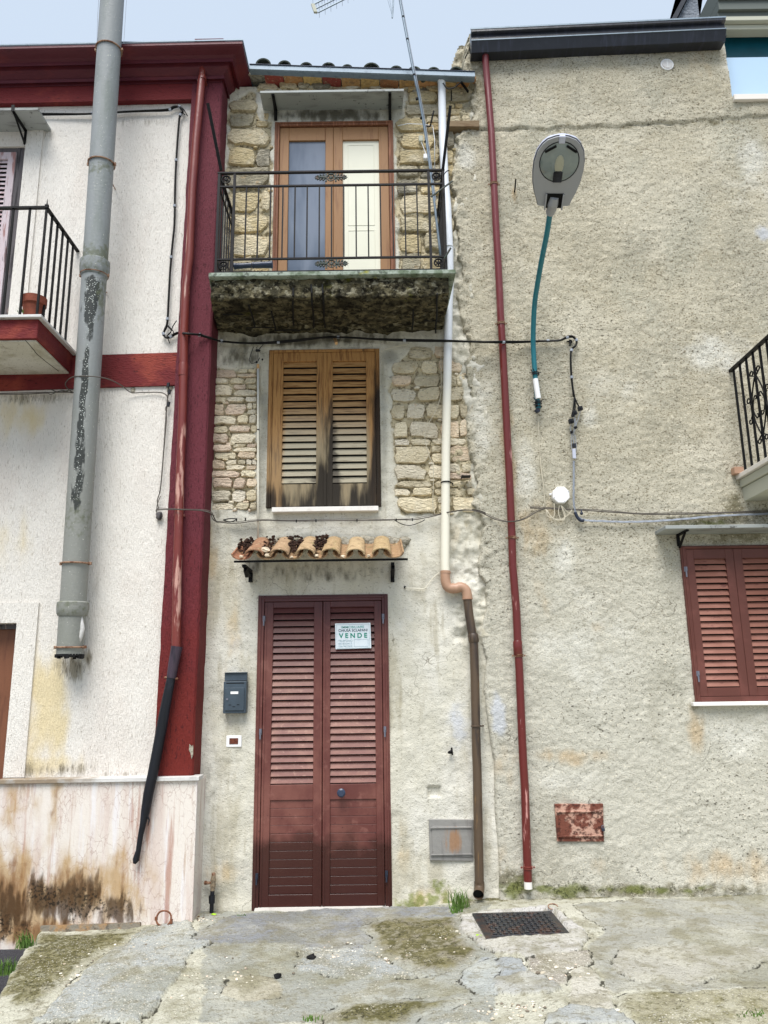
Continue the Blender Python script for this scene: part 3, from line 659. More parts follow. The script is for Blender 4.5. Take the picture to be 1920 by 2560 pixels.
for poly, (h0, h1), (w0, w1), pal in Z3:
    px = [p[0] for p in poly]; pz = [p[1] for p in poly]; z = min(pz); m = MB()
    while z < max(pz):
        h = random.uniform(h0, h1); zc = z+h/2; xs_ = np.arange(min(px), max(px), .008)
        okx = inpoly(xs_, np.full(xs_.shape, zc), poly)
        for (x0, x1, z0, z1) in (MW, BD, DO):
            if zc+h/2 > z0-.05 and zc-h/2 < z1+.05: okx &= ~((xs_ > x0-.022) & (xs_ < x1+.022))
        i = 0
        while i < len(xs_):
            if not okx[i]: i += 1; continue
            k = i
            while k < len(xs_) and okx[k]: k += 1
            a, b = xs_[i], xs_[k-1]; i = k
            if b-a < .05: continue
            x = a+random.uniform(-.01, .02)
            while x < b-.03:
                wd = min(random.uniform(w0, w1), b-x+.012)
                if b-(x+wd) < .05: wd = b-x
                dep = random.uniform(.004, .024); t = random.random(); cz = zc+random.uniform(-.06, .06)*h
                if t < .16 and h > .06: f = random.uniform(.4, .6); stone(m, x+wd/2, z+h*f/2, wd*.485, h*f*.47, pal, dep); stone(m, x+wd*.28, z+h*(1+f)/2, wd*.27, h*(1-f)*.46, pal, dep*.7); stone(m, x+wd*.78, z+h*(1+f)/2, wd*.2, h*(1-f)*.44, pal, dep*.9)
                elif t > .03: stone(m, x+wd/2, cz, wd*.487, h*random.uniform(.42, .485), pal, dep)
                if random.random() < .4: stone(m, x+wd, z+random.choice((0, h)), random.uniform(.010,.024), random.uniform(.006,.012), pal, .010)
                x += wd
        z += h
    m.build('stonework', 'rubble_stone', CH, smooth=24)

def louvre_leaf(parent, x0, x1, z0, z1, y, lx0, lx1, lz0, lz1, n, fmat, smat, masks=None, extra=None, th=.03, bars=()):
    """a shutter leaf: stiles and rails around a field of tilted slats"""
    m = MB()
    m.box((x0,y,z0),(lx0,y+th,z1)); m.box((lx1,y,z0),(x1,y+th,z1)); m.box((lx0,y,lz1),(lx1,y+th,z1))
    zb = z0
    if extra: zb = extra
    m.box((lx0,y,zb),(lx1,y+th,lz0))
    leaf = m.build('leaf', fmat, parent, bevel=.002, masks=None)
    s = MB(); st = (lz1-lz0)/n
    for i in range(n):
        z = lz0+i*st; zg = z+st*.17; s.add([(lx0,y+.004,zg),(lx1,y+.004,zg),(lx1,y+th-.008,z+st*1.0),(lx0,y+th-.008,z+st*1.0),
                             (lx0,y+.010,zg),(lx1,y+.010,zg),(lx1,y+th-.002,z+st*1.0),(lx0,y+th-.002,z+st*1.0)],
                            [(0,1,2,3),(4,7,6,5),(0,4,5,1),(2,6,7,3),(0,3,7,4),(1,5,6,2)])
    sl_ = s.build('louvres', smat, leaf)
    bk = MB(); bk.box((lx0,y+th+.001,lz0),(lx1,y+th+.006,lz1)); bk.build('shadow_board', 'dark_void', leaf)
    return leaf, sl_
def addmask(o, fn, name='mask'):
    me = o.data; off = np.array(wloc(o)); n = len(me.vertices); co = np.empty(n*3); me.vertices.foreach_get('co', co); co = co.reshape(-1, 3)+off
    mk = fn(co); a = me.color_attributes.new(name, 'FLOAT_COLOR', 'POINT'); c = np.zeros((n, 4)); c[:, 3] = 1; c[:, :mk.shape[1]] = mk; a.data.foreach_set('color', c.ravel())
def densify(o, cuts=6):
    import bmesh
    bm = bmesh.new(); bm.from_mesh(o.data)
    for _ in range(cuts):
        es = [e for e in bm.edges if e.calc_length() > .06]
        if not es: break
        bmesh.ops.subdivide_edges(bm, edges=es, cuts=1, use_grid_fill=True)
    bm.to_mesh(o.data); bm.free()

# ---- front door
dy = .035
m = MB(); x0, x1, zt = DO[0], DO[1], DO[3]; fw = .045
m.box((x0,-.012,-.01),(x0+fw,.05,zt)); m.box((x1-fw,-.012,-.01),(x1,.05,zt)); m.box((x0+fw,-.012,zt-fw),(x1-fw,.05,zt))
m.box((x0+.012,-.020,0),(x0+.026,-.012,zt-.012)); m.box((x1-.026,-.020,0),(x1-.012,-.012,zt-.012)); m.box((x0+.026,-.020,zt-.026),(x1-.026,-.012,zt-.012))
door = m.build('front_door', 'maroon_metal', CH, bevel=.003)
xm = (P(8,690,480).x+P(11,682,925).x)/2; zl1 = P(8,600,490,.0).z; zl0 = P(8,600,1482,.0).z; zr0 = P(11,600,313).z; zp0 = P(11,600,842).z; zb = .012
for (a, b, side) in ((x0+fw+.003, xm-.002, 0), (xm+.002, x1-fw-.003, 1)):
    sw = .062
    lx0, lx1 = a+sw-(.01 if side else 0), b-sw+(.01 if side else 0)
    lf, sl_ = louvre_leaf(door, a, b, zb, zt-fw-.003, -.004, lx0, lx1, zl0, zl1, 26, 'maroon_metal', 'maroon_slat', extra=zr0)
    p = MB(); n = 11; st = (zr0-zp0)/n
    for i in range(n): p.box((lx0, .006, zp0+i*st+.0012), (lx1, .02, zp0+(i+1)*st-.0012))
    p.box((lx0, .012, zb), (lx1, .022, zr0)); p.box((lx0, -.004, zb), (lx1, .02, zp0-.001)); p.build('plank_panel', 'maroon_metal', lf, bevel=.0012)
    t = MB(); t.box((a+.003, -.009, zb+.003), (a+.016, -.0035, zt-fw-.006)); t.box((b-.016, -.009, zb+.003), (b-.003, -.0035, zt-fw-.006)); t.build('edge_moulding', 'maroon_metal', lf)
for (k, u, v, dk) in ((8,358,565,0),(8,1026,553,0),(8,338,1200,0),(8,1036,1186,0),(11,317,757,1),(11,1045,742,1)):
    c = P(k,u,v,-.02); h = MB(); r_ = .006
    h.tube([(c.x,-.026,c.z-.035),(c.x,-.026,c.z+.005)], r_, 8); h.box((c.x-.008,-.024,c.z-.003),(c.x+.010,-.010,c.z+.035)); h.tube([(c.x+.004,-.026,c.z+.008),(c.x+.004,-.026,c.z+.034)], r_, 8)
    h.build('hinge', 'dark_hinge' if dk else 'steel_hinge', door)
c = P(11,792,273,-.05); h = MB(); h.tube([(c.x,-.004,c.z),(c.x,-.012,c.z),(c.x,-.014,c.z),(c.x,-.035,c.z),(c.x,-.045,c.z),(c.x,-.065,c.z),(c.x,-.072,c.z)], [.022,.022,.010,.010,.022,.029,.020], 14); h.build('door_knob', 'navy_plastic', door, smooth=30)
m = MB(); m.box((x0+.02,-.02,-.04),(x1-.02,.05,.010)); m.build('threshold', 'white_marble', CH)

# ---- middle window with weathered shutters
x0, x1, z0, z1 = MW; m = MB(); f1 = .032
m.box((x0,-.015,z0),(x0+f1,.04,z1)); m.box((x1-f1,-.015,z0),(x1,.04,z1)); m.box((x0+f1,-.015,z1-.022),(x1-f1,.04,z1))
m.box((x0+.010,-.024,z0),(x0+.020,-.015,z1-.01)); m.box((x1-.020,-.024,z0),(x1-.010,-.015,z1-.01))
win = m.build('shutter_window', 'weathered_wood', CH, bevel=.002)
xm = P(5,702,900).x; lt, lb = P(5,600,503).z, P(5,600,1190).z
def wood_mask(co):
    u, v = project(co); cu = (u-500)/.44605; cv = (v-680)/.44605; m_ = np.zeros((len(co), 3))
    m_[:,1] = np.clip((cv-620)/420, 0, 1)*.95*np.where((cu > 470) & (cu < 940), 1, .5)
    blk = np.exp(-((cu-735)/42)**2)*np.clip((cv-560)/420, 0, 1)*1.2 + np.exp(-((cu-1000)/42)**2)*np.clip((cv-440)/300, .1, 1)*1.35 + np.clip((cv-1050)/250, 0, 1)*.8 + np.exp(-((cu-660)/60)**2)*np.clip((cv-950)/300, 0, 1)*.6
    m_[:,0] = np.clip(blk, 0, 1.2); return m_
for (a, b, l0, l1) in ((x0+f1+.002, xm-.001, P(5,462,850).x, P(5,653,850).x), (xm+.001, x1-f1-.002, P(5,743,850).x, P(5,933,850).x)):
    lf, sl_ = louvre_leaf(win, a, b, z0+.006, z1-.024, -.008, l0, l1, lb, lt, 18, 'weathered_wood', 'weathered_slat')
    for o in (lf, sl_): densify(o); addmask(o, wood_mask)
    p = MB(); p.box((l0+.004,-.0105,z0+.012),(l1-.004,-.006,lb-.012)); o = p.build('bottom_panel', 'weathered_wood', lf, bevel=.001); densify(o); addmask(o, wood_mask)
h = MB(); h.box((xm-.012,-.018,z0+.01),(xm+.012,-.008,z1-.026)); o = h.build('meeting_strip', 'weathered_wood', win, bevel=.003); densify(o); addmask(o, wood_mask)
densify(win); addmask(win, wood_mask)
s0, s1 = P(5,402,1320,-.05), P(5,1000,1320,-.05); m = MB(); m.box((s0.x,-.05,P(5,700,1341,-.05).z),(s1.x,.03,s0.z+.002)); m.build('window_sill', 'white_sill', CH, bevel=.003)

# ---- balcony door
x0, x1, z0, z1 = BD; m = MB(); f1 = .040
for (o_, ya, yb, mt) in ((0, -.02, .05, 0),):
    m.box((x0,ya,z0),(x0+f1,yb,z1)); m.box((x1-f1,ya,z0),(x1,yb,z1)); m.box((x0+f1,ya,z1-f1),(x1-f1,yb,z1))
    m.box((x0+.012,ya-.008,z0),(x0+.022,ya,z1-.012)); m.box((x1-.022,ya-.008,z0),(x1-.012,ya,z1-.012)); m.box((x0+.022,ya-.008,z1-.022),(x1-.022,ya,z1-.012))
bdo = m.build('balcony_door', 'oak_trim', CH, bevel=.003)
xm = P(2,768,900).x
for (gl0, gl1, a, b, gm) in ((P(2,510,800).x, P(2,722,800).x, x0+f1+.002, xm-.001, 'bluegrey_glass'), (P(2,822,800).x, P(2,1032,800).x, xm+.001, x1-f1-.002, 'white_panel')):
    zt_ = z1-f1-.004; gt = P(2,600,630,.01).z; gb = z0+.16; m = MB()
    m.box((a,.0,z0+.01),(gl0,.04,zt_)); m.box((gl1,.0,z0+.01),(b,.04,zt_)); m.box((gl0,.0,gt),(gl1,.04,zt_)); m.box((gl0,.0,z0+.01),(gl1,.04,gb))
    lf = m.build('leaf', 'oak_frame', bdo, bevel=.003)
    m = MB(); m.box((gl0,.018,gb),(gl1,.024,gt)); m.build('glass_pane' if gm[0] == 'b' else 'inner_shutter', gm, lf)
    if gm[0] == 'w':
        m = MB(); a0, a1 = gl0+.04, gl1-.04
        for (zz0, zz1) in ((P(2,900,1108).z, gt-.035), (gb+.03, P(2,900,1135).z)):
            for q in (((a0,.0155,zz0),(a0+.006,.018,zz1)), ((a1-.006,.0155,zz0),(a1,.018,zz1)), ((a0+.006,.0155,zz1-.006),(a1-.006,.018,zz1)), ((a0+.006,.0155,zz0),(a1-.006,.018,zz0+.006))): m.box(*q)
        m.build('panel_moulding', 'white_panel', lf, bevel=.002)
    else:
        m = MB()
        for i in range(6): xx = gl0+.012+i*.008; m.tube([(xx,.035+.004*(i % 2),gb),(xx+.002,.035+.004*(i % 2),gt)], .0045, 6)
        m.build('curtain_fold', 'white_panel', lf, smooth=True)
# ---- marble slab over the balcony door with iron brackets
zs_ = P(2,760,448,0).z; fl = P(2,345,340,-.2); fr = P(2,1175,345,-.2); bl = P(2,365,445,0); br = P(2,1165,450,0)
m = MB(); m.hexa([(fl.x,-.2,zs_),(fr.x,-.2,zs_),(br.x,.03,zs_),(bl.x,.03,zs_),(fl.x,-.2,zs_+.022),(fr.x,-.2,zs_+.022),(br.x,.03,zs_+.022),(bl.x,.03,zs_+.022)])
hood = m.build('door_hood', 'grey_marble', CH, bevel=.002)
for u in (437, 1094):
    c = P(2,u,470,-.01); m = MB(); m.box((c.x-.012,-.19,zs_-.012),(c.x+.012,-.002,zs_-.001)); m.box((c.x-.012,-.024,P(2,u,510,-.01).z),(c.x+.012,-.006,zs_-.012)); m.bar((c.x,-.17,zs_-.016),(c.x,-.02,zs_-.10),.012); m.build('bracket', 'black_iron', hood)
# ---- balcony slab
sb0, sb1 = ZSLAB_U, ZSLAB_U+.17; yF = -.59
xl = P(5,62,90,yF).x; xr = P(5,1395,90,yF).x; xlw = P(5,105,320,0).x; xrw = P(5,1360,320,0).x
nxx, nyy = 90, 50
vs = []; fs = []
def slabpt(s_, t_):             # s across, t around the section: underside back->front, then the front face up
    xa = xlw+(xl-xlw)*min(1, t_/.7); xb = xrw+(xr-xrw)*min(1, t_/.7); x = xa+(xb-xa)*s_
    if t_ < .7: y = -t_/.7*(-yF); z = sb0+.012*math.sin(t_*9)
    else: y = yF; z = sb0+(t_-.7)/.3*(sb1-sb0-.005)
    n1 = float(fbm(x*6+t_*2, t_*7, 4, 12))-.5; n2 = float(fbm(x*22, t_*24, 3, 13))-.5
    y += (n2*.035+n1*.05)*(1 if t_ > .6 else 0); z += n2*.03+n1*.06 if t_ < .78 else 0
    return (x, y, z)
for j in range(nyy):
    for i in range(nxx): vs.append(slabpt(i/(nxx-1), j/(nyy-1)))
for j in range(nyy-1):
    for i in range(nxx-1): a = j*nxx+i; fs.append((a, a+1, a+1+nxx, a+nxx))
b = len(vs)
vs += [(xlw,.05,sb1-.006),(xrw,.05,sb1-.006)]
L_ = [j*nxx for j in range(nyy)]; Rr = [j*nxx+nxx-1 for j in range(nyy)]
fs.append(tuple(L_)+(b,)); fs.append(tuple(Rr[::-1])+(b+1,)); fs.append((b, b+1, Rr[-1], L_[-1]))
m = MB(); m.add(vs, fs); slab = m.build('balcony_slab', 'mossy_concrete', CH, smooth=50)
m = MB()
for (u0,v0,u1,v1) in ((275,170,310,300),(400,210,425,310),(520,90,525,290),(620,70,640,300),(685,70,700,300),(1195,200,1190,310),(1330,120,1320,330)):
    def up(u, v):
        d = ray(5,u,v); t = (sb0-.005-CAMH)/d.z; y = d.y*t-D
        if y < yF: return P(5,u,v,yF-.012)
        return Vector((d.x*t, y, sb0-.022))
    p = [up(u0+(u1-u0)*k/5+random.uniform(-3,3), v0+(v1-v0)*k/5) for k in range(6)]; m = MB(); m.tube(p, .007, 6); m.build('exposed_rebar', 'charcoal', slab)
for (u0,u1,v) in ((130,240,225),(1255,1340,262),(260,420,300),(420,560,315)): 
    p = [up(u0+(u1-u0)*k/4, v+random.uniform(-3,3)) for k in range(5)]; m = MB(); m.tube(p, .005, 6); m.build('exposed_rebar', 'charcoal', slab)
cl, cr = P(2,50,1385,yF-.05), P(2,1475,1412,yF-.05); zc = P(2,760,1400,yF-.05).z; ztop = P(2,760,1376,yF-.05).z
m = MB(); m.hexa([(cl.x,yF-.05,zc),(cr.x,yF-.05,zc),(xrw+.03,.03,zc),(xlw-.03,.03,zc),(cl.x,yF-.05,ztop),(cr.x,yF-.05,ztop),(xrw+.03,.03,ztop),(xlw-.03,.03,ztop)])
m.build('slab_edge', 'mossy_marble', slab, bevel=.004)
# ---- balcony railing
yRl = yF+.03
def RP(u, v): return P(2,u,v,yRl)
zr = [RP(760,v).z for v in (806,884,1303,1378)]
xL0, xL1 = (RP(105,1000).x+RP(98,1200).x)/2, (RP(196,1000).x+RP(188,1200).x)/2; xR1, xR0 = (RP(1322,1000).x+RP(1326,1200).x)/2, (RP(1408,1000).x+RP(1412,1200).x)/2
m = MB(); t_ = .011
m.box((xL0-.012,yRl-.012,zr[0]-.006),(xR0+.012,yRl+.012,zr[0]+.006))
for z in zr[1:]: m.box((xL0,yRl-.008,z-.006),(xR0,yRl+.008,z+.006))
for x in (xL0, xR0):
    m.box((x-.012,yRl+.012,zr[0]-.006),(x+.012,.02,zr[0]+.006))
    for z in zr[1:]: m.box((x-.006,yRl+.008,z-.006),(x+.006,.02,z+.006))
rail = m.build('balcony_railing', 'grey_iron', CH)
def baluster(x, y, za, zb_, par, mt='grey_iron', w_=.010):
    b_ = MB(); b_.box((x-w_/2,y-w_/2,za),(x+w_/2,y+w_/2,zb_)); b_.build('baluster', mt, par)
for x in (xL0, xL1, xR1, xR0):
    b_ = MB(); b_.box((x-.009,yRl-.0095,ztop),(x+.009,yRl+.0095,zr[0]-.006)); b_.build('post', 'grey_iron', rail)
for i in range(1, 16): baluster(xL1+(xR1-xL1)*i/16, yRl, zr[2], zr[1], rail)
for x in (xL0, xR0):
    for i in range(1, 7): baluster(x, yRl+(-yRl)*i/7, zr[3], zr[0], rail)
def rosette(c, r, par):
    b_ = MB(); c = Vector(c); n = 24
    b_.tube([c+Vector((math.cos(2*math.pi*k/n)*r, -.004, math.sin(2*math.pi*k/n)*r)) for k in range(n)], .005, 6, closed=True)
    b_.tube([c+Vector((math.cos(2*math.pi*k/n)*r*.88, 0, math.sin(2*math.pi*k/n)*r*.88)) for k in range(n)], .0035, 6, closed=True)
    for k in range(6):
        a = math.pi/6+k*math.pi/3; d_ = Vector((math.cos(a), 0, math.sin(a))); b_.tube([c, c+d_*r*.5, c+d_*r*.85], [.003, .0065, .002], 6)
    b_.disc(c+Vector((0,.004,0)), (0,-1,0), .008, .012, 10); return b_
for (u, v) in ((152,842),(1361,850),(136,1338),(1374,1345)):
    c = RP(u, v); rosette((c.x, yRl-.004, (zr[0]+zr[1])/2 if v < 1000 else (zr[2]+zr[3])/2), .031, rail).build('rosette', 'black_iron', rail, smooth=40)
for (u, v) in ((755,848),(758,1345)):
    c = RP(u, v); c = Vector((c.x, yRl-.012, (zr[0]+zr[1])/2 if v < 1000 else (zr[2]+zr[3])/2)); b_ = rosette(c, .030, rail)
    for sgn in (-1, 1):
        b_.box((c.x+sgn*.036-.006, yRl-.016, c.z-.034), (c.x+sgn*.036+.006, yRl-.006, c.z+.034))
        b_.tube([c+Vector((sgn*.035,0,0)), c+Vector((sgn*.075,-.006,0)), c+Vector((sgn*.125,0,0))], [.010,.008,.002], 6)
        for (dx, L, an) in ((.045,.034,62),(.062,.036,52),(.082,.030,45),(.098,.022,35)):
            for s2 in (-1, 1):
                a0 = c+Vector((sgn*dx,0,0)); d_ = Vector((sgn*math.cos(R_(an)), 0, s2*math.sin(R_(an))))
                b_.tube([a0, a0+d_*L*.35, a0+d_*L*.75+Vector((0,-.004,0)), a0+d_*L], [.004,.008,.007,.002], 6)
    b_.build('ornament', 'green_iron', rail, smooth=40)
for (ua, va, ub, vb) in ((122,798,45,412),(1398,800,1442,426)):
    a_ = RP(ua, va); b2 = P(2,ub,vb,yRl-.16); b_ = MB(); b_.bar(a_, b2, .022); d_ = (b2-a_).normalized(); b_.bar(b2+d_*.0005, b2+d_*.001, .016); b_.build('line_post', 'black_iron', rail)
for (ua,va,ub,vb) in ((1330,950,1455,858),(1408,1305,1445,1243)):
    b_ = MB(); b_.bar(P(2,ua,va,yRl-.02), P(2,ub,vb,yRl-.05), .012, .008); b_.build('peg', 'green_iron', rail)
b_ = MB(); cc = P(2,1418,800,yRl); b_.tube([cc+Vector((math.cos(a)*.022, -math.sin(a)*.03, -.01*k_)) for k_, a in enumerate([0,.6,1.2,1.8,2.4,3.0])], .004, 6); b_.build('wire_hook', 'black_iron', rail)

# ---- eaves: terracotta course, zinc gutter, tiled roof
m = MB(); pe0, pe1 = P(2,378,300,0), P(2,1585,325,0); n = 11
for i in range(n):
    xa = pe0.x+(pe1.x-pe0.x)*i/n; xb = pe0.x+(pe1.x-pe0.x)*(i+1)/n; z = pe0.z+(pe1.z-pe0.z)*(i+.5)/n
    m.col = S(*[(150,70,60),(176,128,82),(196,164,104),(140,64,56),(180,138,90),(194,160,104),(160,110,74),(188,148,96),(190,142,98),(196,164,112),(172,126,84)][i])[:3]
    m.box((xa+.003,-.10,z),(xb-.003,.05,z+.028))
m.build('eaves_tiles', 'terracotta', CH, bevel=.003)
m = MB(); yg = -.165; ga, gb_ = P(2,285,186,yg), P(2,1583,228,yg); gc, gd = P(2,285,214,yg), P(2,1583,258,yg)
prof = lambda za, zb_: [(yg, za), (yg, zb_+.004), (yg+.012, zb_), (-.105, zb_), (-.105, za), (-.110, za), (-.110, zb_+.006), (yg+.014, zb_+.006), (yg+.006, zb_+.012), (yg+.006, za)]
pa = [(ga.x, y, z) for y, z in prof(ga.z, gc.z)]; pb = [(gb_.x, y, z) for y, z in prof(gb_.z, gd.z)]; n = len(pa)
m.add(pa+pb, [tuple(range(n)), tuple(range(n, 2*n))[::-1]]+[(i, n+i, n+(i+1) % n, (i+1) % n) for i in range(n)])
gut = m.build('gutter', 'zinc', CH)
m = MB(); m.tube([ga+Vector((0,-.002,0)), gb_+Vector((0,-.002,0))], .005, 8); m.build('gutter_bead', 'dark_hinge', gut)
m = MB(); sl_k = (gb_.z-ga.z)/(gb_.x-ga.x); TH = math.tan(R_(16)); t0 = P(2,365,157,-.15); zr0_ = t0.z-.062
m.hexa([(XPil-.05,-.10,zr0_-.03),(xe,-.10,zr0_-.03+sl_k*(xe-ga.x)),(xe,5,zr0_+5.1*TH),(XPil-.05,5,zr0_+5.1*TH),(XPil-.05,-.10,zr0_-.005),(xe,-.10,zr0_-.005+sl_k*(xe-ga.x)),(xe,5,zr0_+.03+5.1*TH),(XPil-.05,5,zr0_+.03+5.1*TH)])
roof = m.build('roof', 'mortar', CH)
m = MB()
for i, (u, v, rr) in enumerate(((365,156,.066),(487,168,.058),(612,178,.056),(740,180,.062),(848,190,.050),(987,182,.072),(1130,198,.056),(1235,202,.058),(1345,206,.056),(1475,204,.060))):
    c = P(2,u,v,-.15); y0 = -.15; zc = c.z-rr*.85
    for r_ in range(12):
        ya = y0+r_*.33; yb = ya+.38; za = zc+(ya-y0)*TH+.012*(r_ > 0); m.arc_tile((c.x+random.uniform(-.006,.006)*(r_ > 0), ya, za), (c.x, yb, za+(yb-ya)*TH-.006), rr, rr*.84, .012, (0,0,1), 9)
        m.arc_tile((c.x+.075, ya+.02, za+.0), (c.x+.075, yb, za+(yb-ya)*TH-.01), .045, .05, .012, (0,0,-1), 7)
m.build('roof_tiles', 'roof_tile_grey', roof, smooth=40)

# ---- little tiled canopy over the front door
yc_ = -.32; m = MB(); ba, bb = P(8,190,240,yc_), P(8,1165,224,yc_); zbar = (ba.z+bb.z)/2
m.box((ba.x,yc_-.004,zbar+.000),(bb.x,yc_+.008,zbar+.014)) ; canopy = m.build('door_canopy', 'black_iron', CH)
tm = MB(); cols_ = [(150,112,86),(166,138,108),(174,148,114),(168,142,106),(180,156,120),(172,148,110),(184,144,96)]
sp = (P(8,1015,200,yc_).x-P(8,310,200,yc_).x)/5; xs0 = P(8,310,200,yc_).x; SLP = math.tan(R_(24))
def ct(x, zoff, up, r, c, y0=yc_-.05, L=.36, dz=0):
    tm.col = S(*c)[:3]; z = zbar+zoff-.006; tm.arc_tile((x,y0,z),(x,y0+L,z+L*SLP+dz), r, r*.84, .011, (0,0,up), 12, .62)
for i in range(7): 
    x = xs0+sp*(i-.5); ct(x, .058, -1, .072, (158,128,96) if i else (150,102,78))
for i in range(6):
    x = xs0+sp*i+random.uniform(-.005,.005); c = cols_[i]; ct(x+(.0 if i < 6 else 0), .044+random.uniform(-.004,.006), 1, .068, c, y0=yc_-.055-random.uniform(0,.015))
tm.build('canopy_tiles', 'terracotta', canopy, smooth=40)
for u in (285, 1078):
    c = P(8,u,260,-.02); zb_ = P(8,u,348,-.02).z; b_ = MB(); b_.box((c.x-.012,-.30,zbar-.030),(c.x+.012,-.01,zbar-.010)); b_.box((c.x-.014,-.028,zb_),(c.x+.014,-.006,zbar-.03)); b_.bar((c.x,-.25,zbar-.03),(c.x,-.025,zb_+.03),.016,.012); b_.bar((c.x+.004,-.27,zbar-.04),(c.x+.004,-.19,zbar-.075),.02,.03)
    b_.build('bracket', 'black_iron', canopy)
m = MB()                        # fillet of mortar that seals the canopy to the wall
for i in range(40):
    x = ba.x+(bb.x-ba.x)*(i+.5)/40; m.ball((x, -.004, zbar+.056+.35*SLP*.8+random.uniform(-.02,.02)), .05, .03, .035+random.uniform(0,.02), 8, 5, .15)
m.build('mortar_fillet', 'mortar', canopy, smooth=True)

# ================================================================ LEFT HOUSE
LH = thing('plastered_house', 'white scratch plastered house trimmed with burgundy pilaster, band and cornice', 'house', (XPil-1.5, 0, 0))
zcap0 = P(10,600,228,YQ-.015).z; zcap1 = P(10,600,200,YQ-.015).z
LX0 = -7.0; zft = P(1,900,652,YL).z
LD = (-7.0, (P(7,118,825,YL).x+P(10,15,195,YL).x)/2, -.5, P(7,60,825,YL).z)      # doorway at far left
LW = (-7.0, (P(1,165,945,YL).x+P(4,57,470,YL).x)/2, P(4,30,640,YL).z, P(1,80,948,YL).z)
LW = (LW[1]-1.05, LW[1], LW[2], LW[3]); LD = (LD[1]-1.0, LD[1], LD[2], LD[3])
lh_b = [(7,330,1250,130,230,1.,0,YL),(7,300,1500,160,300,.9,0,YL),(7,200,1000,60,300,.45,0,YL),(10,250,120,250,90,.8,0,YL),(4,150,1150,220,160,.55,0,YL),(7,100,300,300,300,.25,0,YL),
 (7,470,1110,110,90,1.,1,YL),(7,560,1040,40,60,1.,1,YL),(4,200,1030,300,40,.6,1,YL),(1,950,790,300,35,.35,1,YL),(1,300,870,60,40,.6,1,YL),(10,400,150,200,40,.7,1,YL),(10,150,150,60,60,.9,1,YL),(10,700,180,300,20,.5,1,YL),(7,620,560,30,400,.3,1,YL)]  # grime, with some contact shade painted below the window hood
def ylh(X, Z): return YL + (fbm(X*2, Z*2, 3, 5)-.5)*.012 + (fbm(X*60, Z*9, 2, 6)-.5)*.004
xe_l = P(1,1440,700,YL).x-.02
gx_ = np.concatenate([np.arange(LX0, -2.7, .2), grid_lines(-2.7, xe_l, .014, (LD[1], LW[1]))])
wall_grid('wall', gx_, grid_lines(-.5, zft+.1, .014, (LD[3],LW[2],LW[3])), ylh, 'white_scratch_plaster', LH, holes=(LD, LW), maskfun=lambda V: {'mask': blobmask(V, lh_b)})
m = MB(); XS = P(1,1475,600,0).x
m.box((LX0, YL+.16, -.5), (XS-.012, 6, zft+.6)); m.build('house_body', 'burgundy_plaster', LH)
for (x0, x1, z0, z1) in (LD, LW):
    m = MB()
    for a, b in (((x1,YL+.004,z0),(x1+.02,YL+.16,z1)), ((x0,YL+.004,z1),(x1,YL+.16,z1+.02)), ((x0-.02,YL+.004,z0),(x0,YL+.16,z1)), ((x0,YL+.004,z0-.02),(x1,YL+.16,z0))): m.box(a, b)
    m.build('reveal', 'white_scratch_plaster', LH)
# pilaster: slightly tapering block with its right flank
tl, bl_ = P(1,1240,652,YP), P(7,1003,1600,YP); trp, brp = P(1,1441,540,YP), P(7,1258,1600,YP)
def xat(a, b, z): return a.x+(b.x-a.x)*(z-a.z)/(b.z-a.z)
zb_, zt_ = zcap1-.01, zft+.55
q = [(xat(tl,bl_,zb_), zb_), (xat(trp,brp,zb_), zb_), (xat(trp,brp,zt_), zt_), (xat(tl,bl_,zt_), zt_)]
xs_b, xs_t = XS-.005, XS+.005
V = []; F_ = []; NZ = 260
for i in range(NZ+1):
    z = zb_+(zt_-zb_)*i/NZ; f = i/NZ; xa = q[0][0]+(q[3][0]-q[0][0])*f; xb = q[1][0]+(q[2][0]-q[1][0])*f; xc = xb+.006
    j = lambda s: (float(fbm(z*7, s, 3, s))-.5)*.010
    V += [(xa, YL+.02, z), (xa+j(1), YP, z), (xb-.012+j(2), YP-.001, z), (xb+j(2), YP+.012, z), (xc+j(3), YC+.06, z)]
    if i:
        b = (i-1)*5
        for k in range(4): F_.append((b+k, b+k+1, b+k+6, b+k+5))
F_ += [(4,3,2,1,0), tuple(NZ*5+k for k in range(5))]
m = MB(); m.add(V, F_); pil = m.build('pilaster', 'burgundy_plaster', LH, smooth=35)
c = P(10,1132,45,YP); m = MB(); m.add([(c.x+dx, YP-.004, c.z+dz) for dx, dz in ((-.012,.05),(.004,.035),(.014,.045),(.016,-.02),(.006,-.05),(-.002,-.01),(-.014,.01))], [tuple(range(7))]); m.build('chipped_plaster', 'mortar', pil)
# cornice with frieze, mitred round the corner
def CZ(v, o): return P(1,1000,v,YL-o).z
prof = [(.26,CZ(283,.26)),(.262,CZ(296,.26)),(.250,CZ(310,.25)),(.225,CZ(335,.22)),(.185,CZ(368,.18)),(.165,CZ(388,.165)),(.165,CZ(410,.165)),(.135,CZ(412,.135)),(.125,CZ(440,.125)),(.095,CZ(475,.10)),(.075,CZ(497,.085)),(.085,CZ(500,.085)),(.085,CZ(520,.085)),(.060,CZ(524,.06)),(.056,CZ(545,.056)),(.045,CZ(547,.045)),(.045,CZ(645,.045)),(0,CZ(652,.02))]
prof = [(o, z) for o, z in prof]; zc_top = prof[0][1]+.012
prof = [(0, zc_top+.0), (.255, zc_top)]+prof
x1c = P(1,1570,268,YL-.26); x0c = P(1,5,303,YL-.26); slope = (x1c.z-x0c.z)/(x1c.x-x0c.x); xref = P(1,1000,400,YL-.1).x
XW = XS-.03
def ring(x, flank=False): 
    return [(x, YL-o, z+slope*(x-xref)) for o, z in prof]
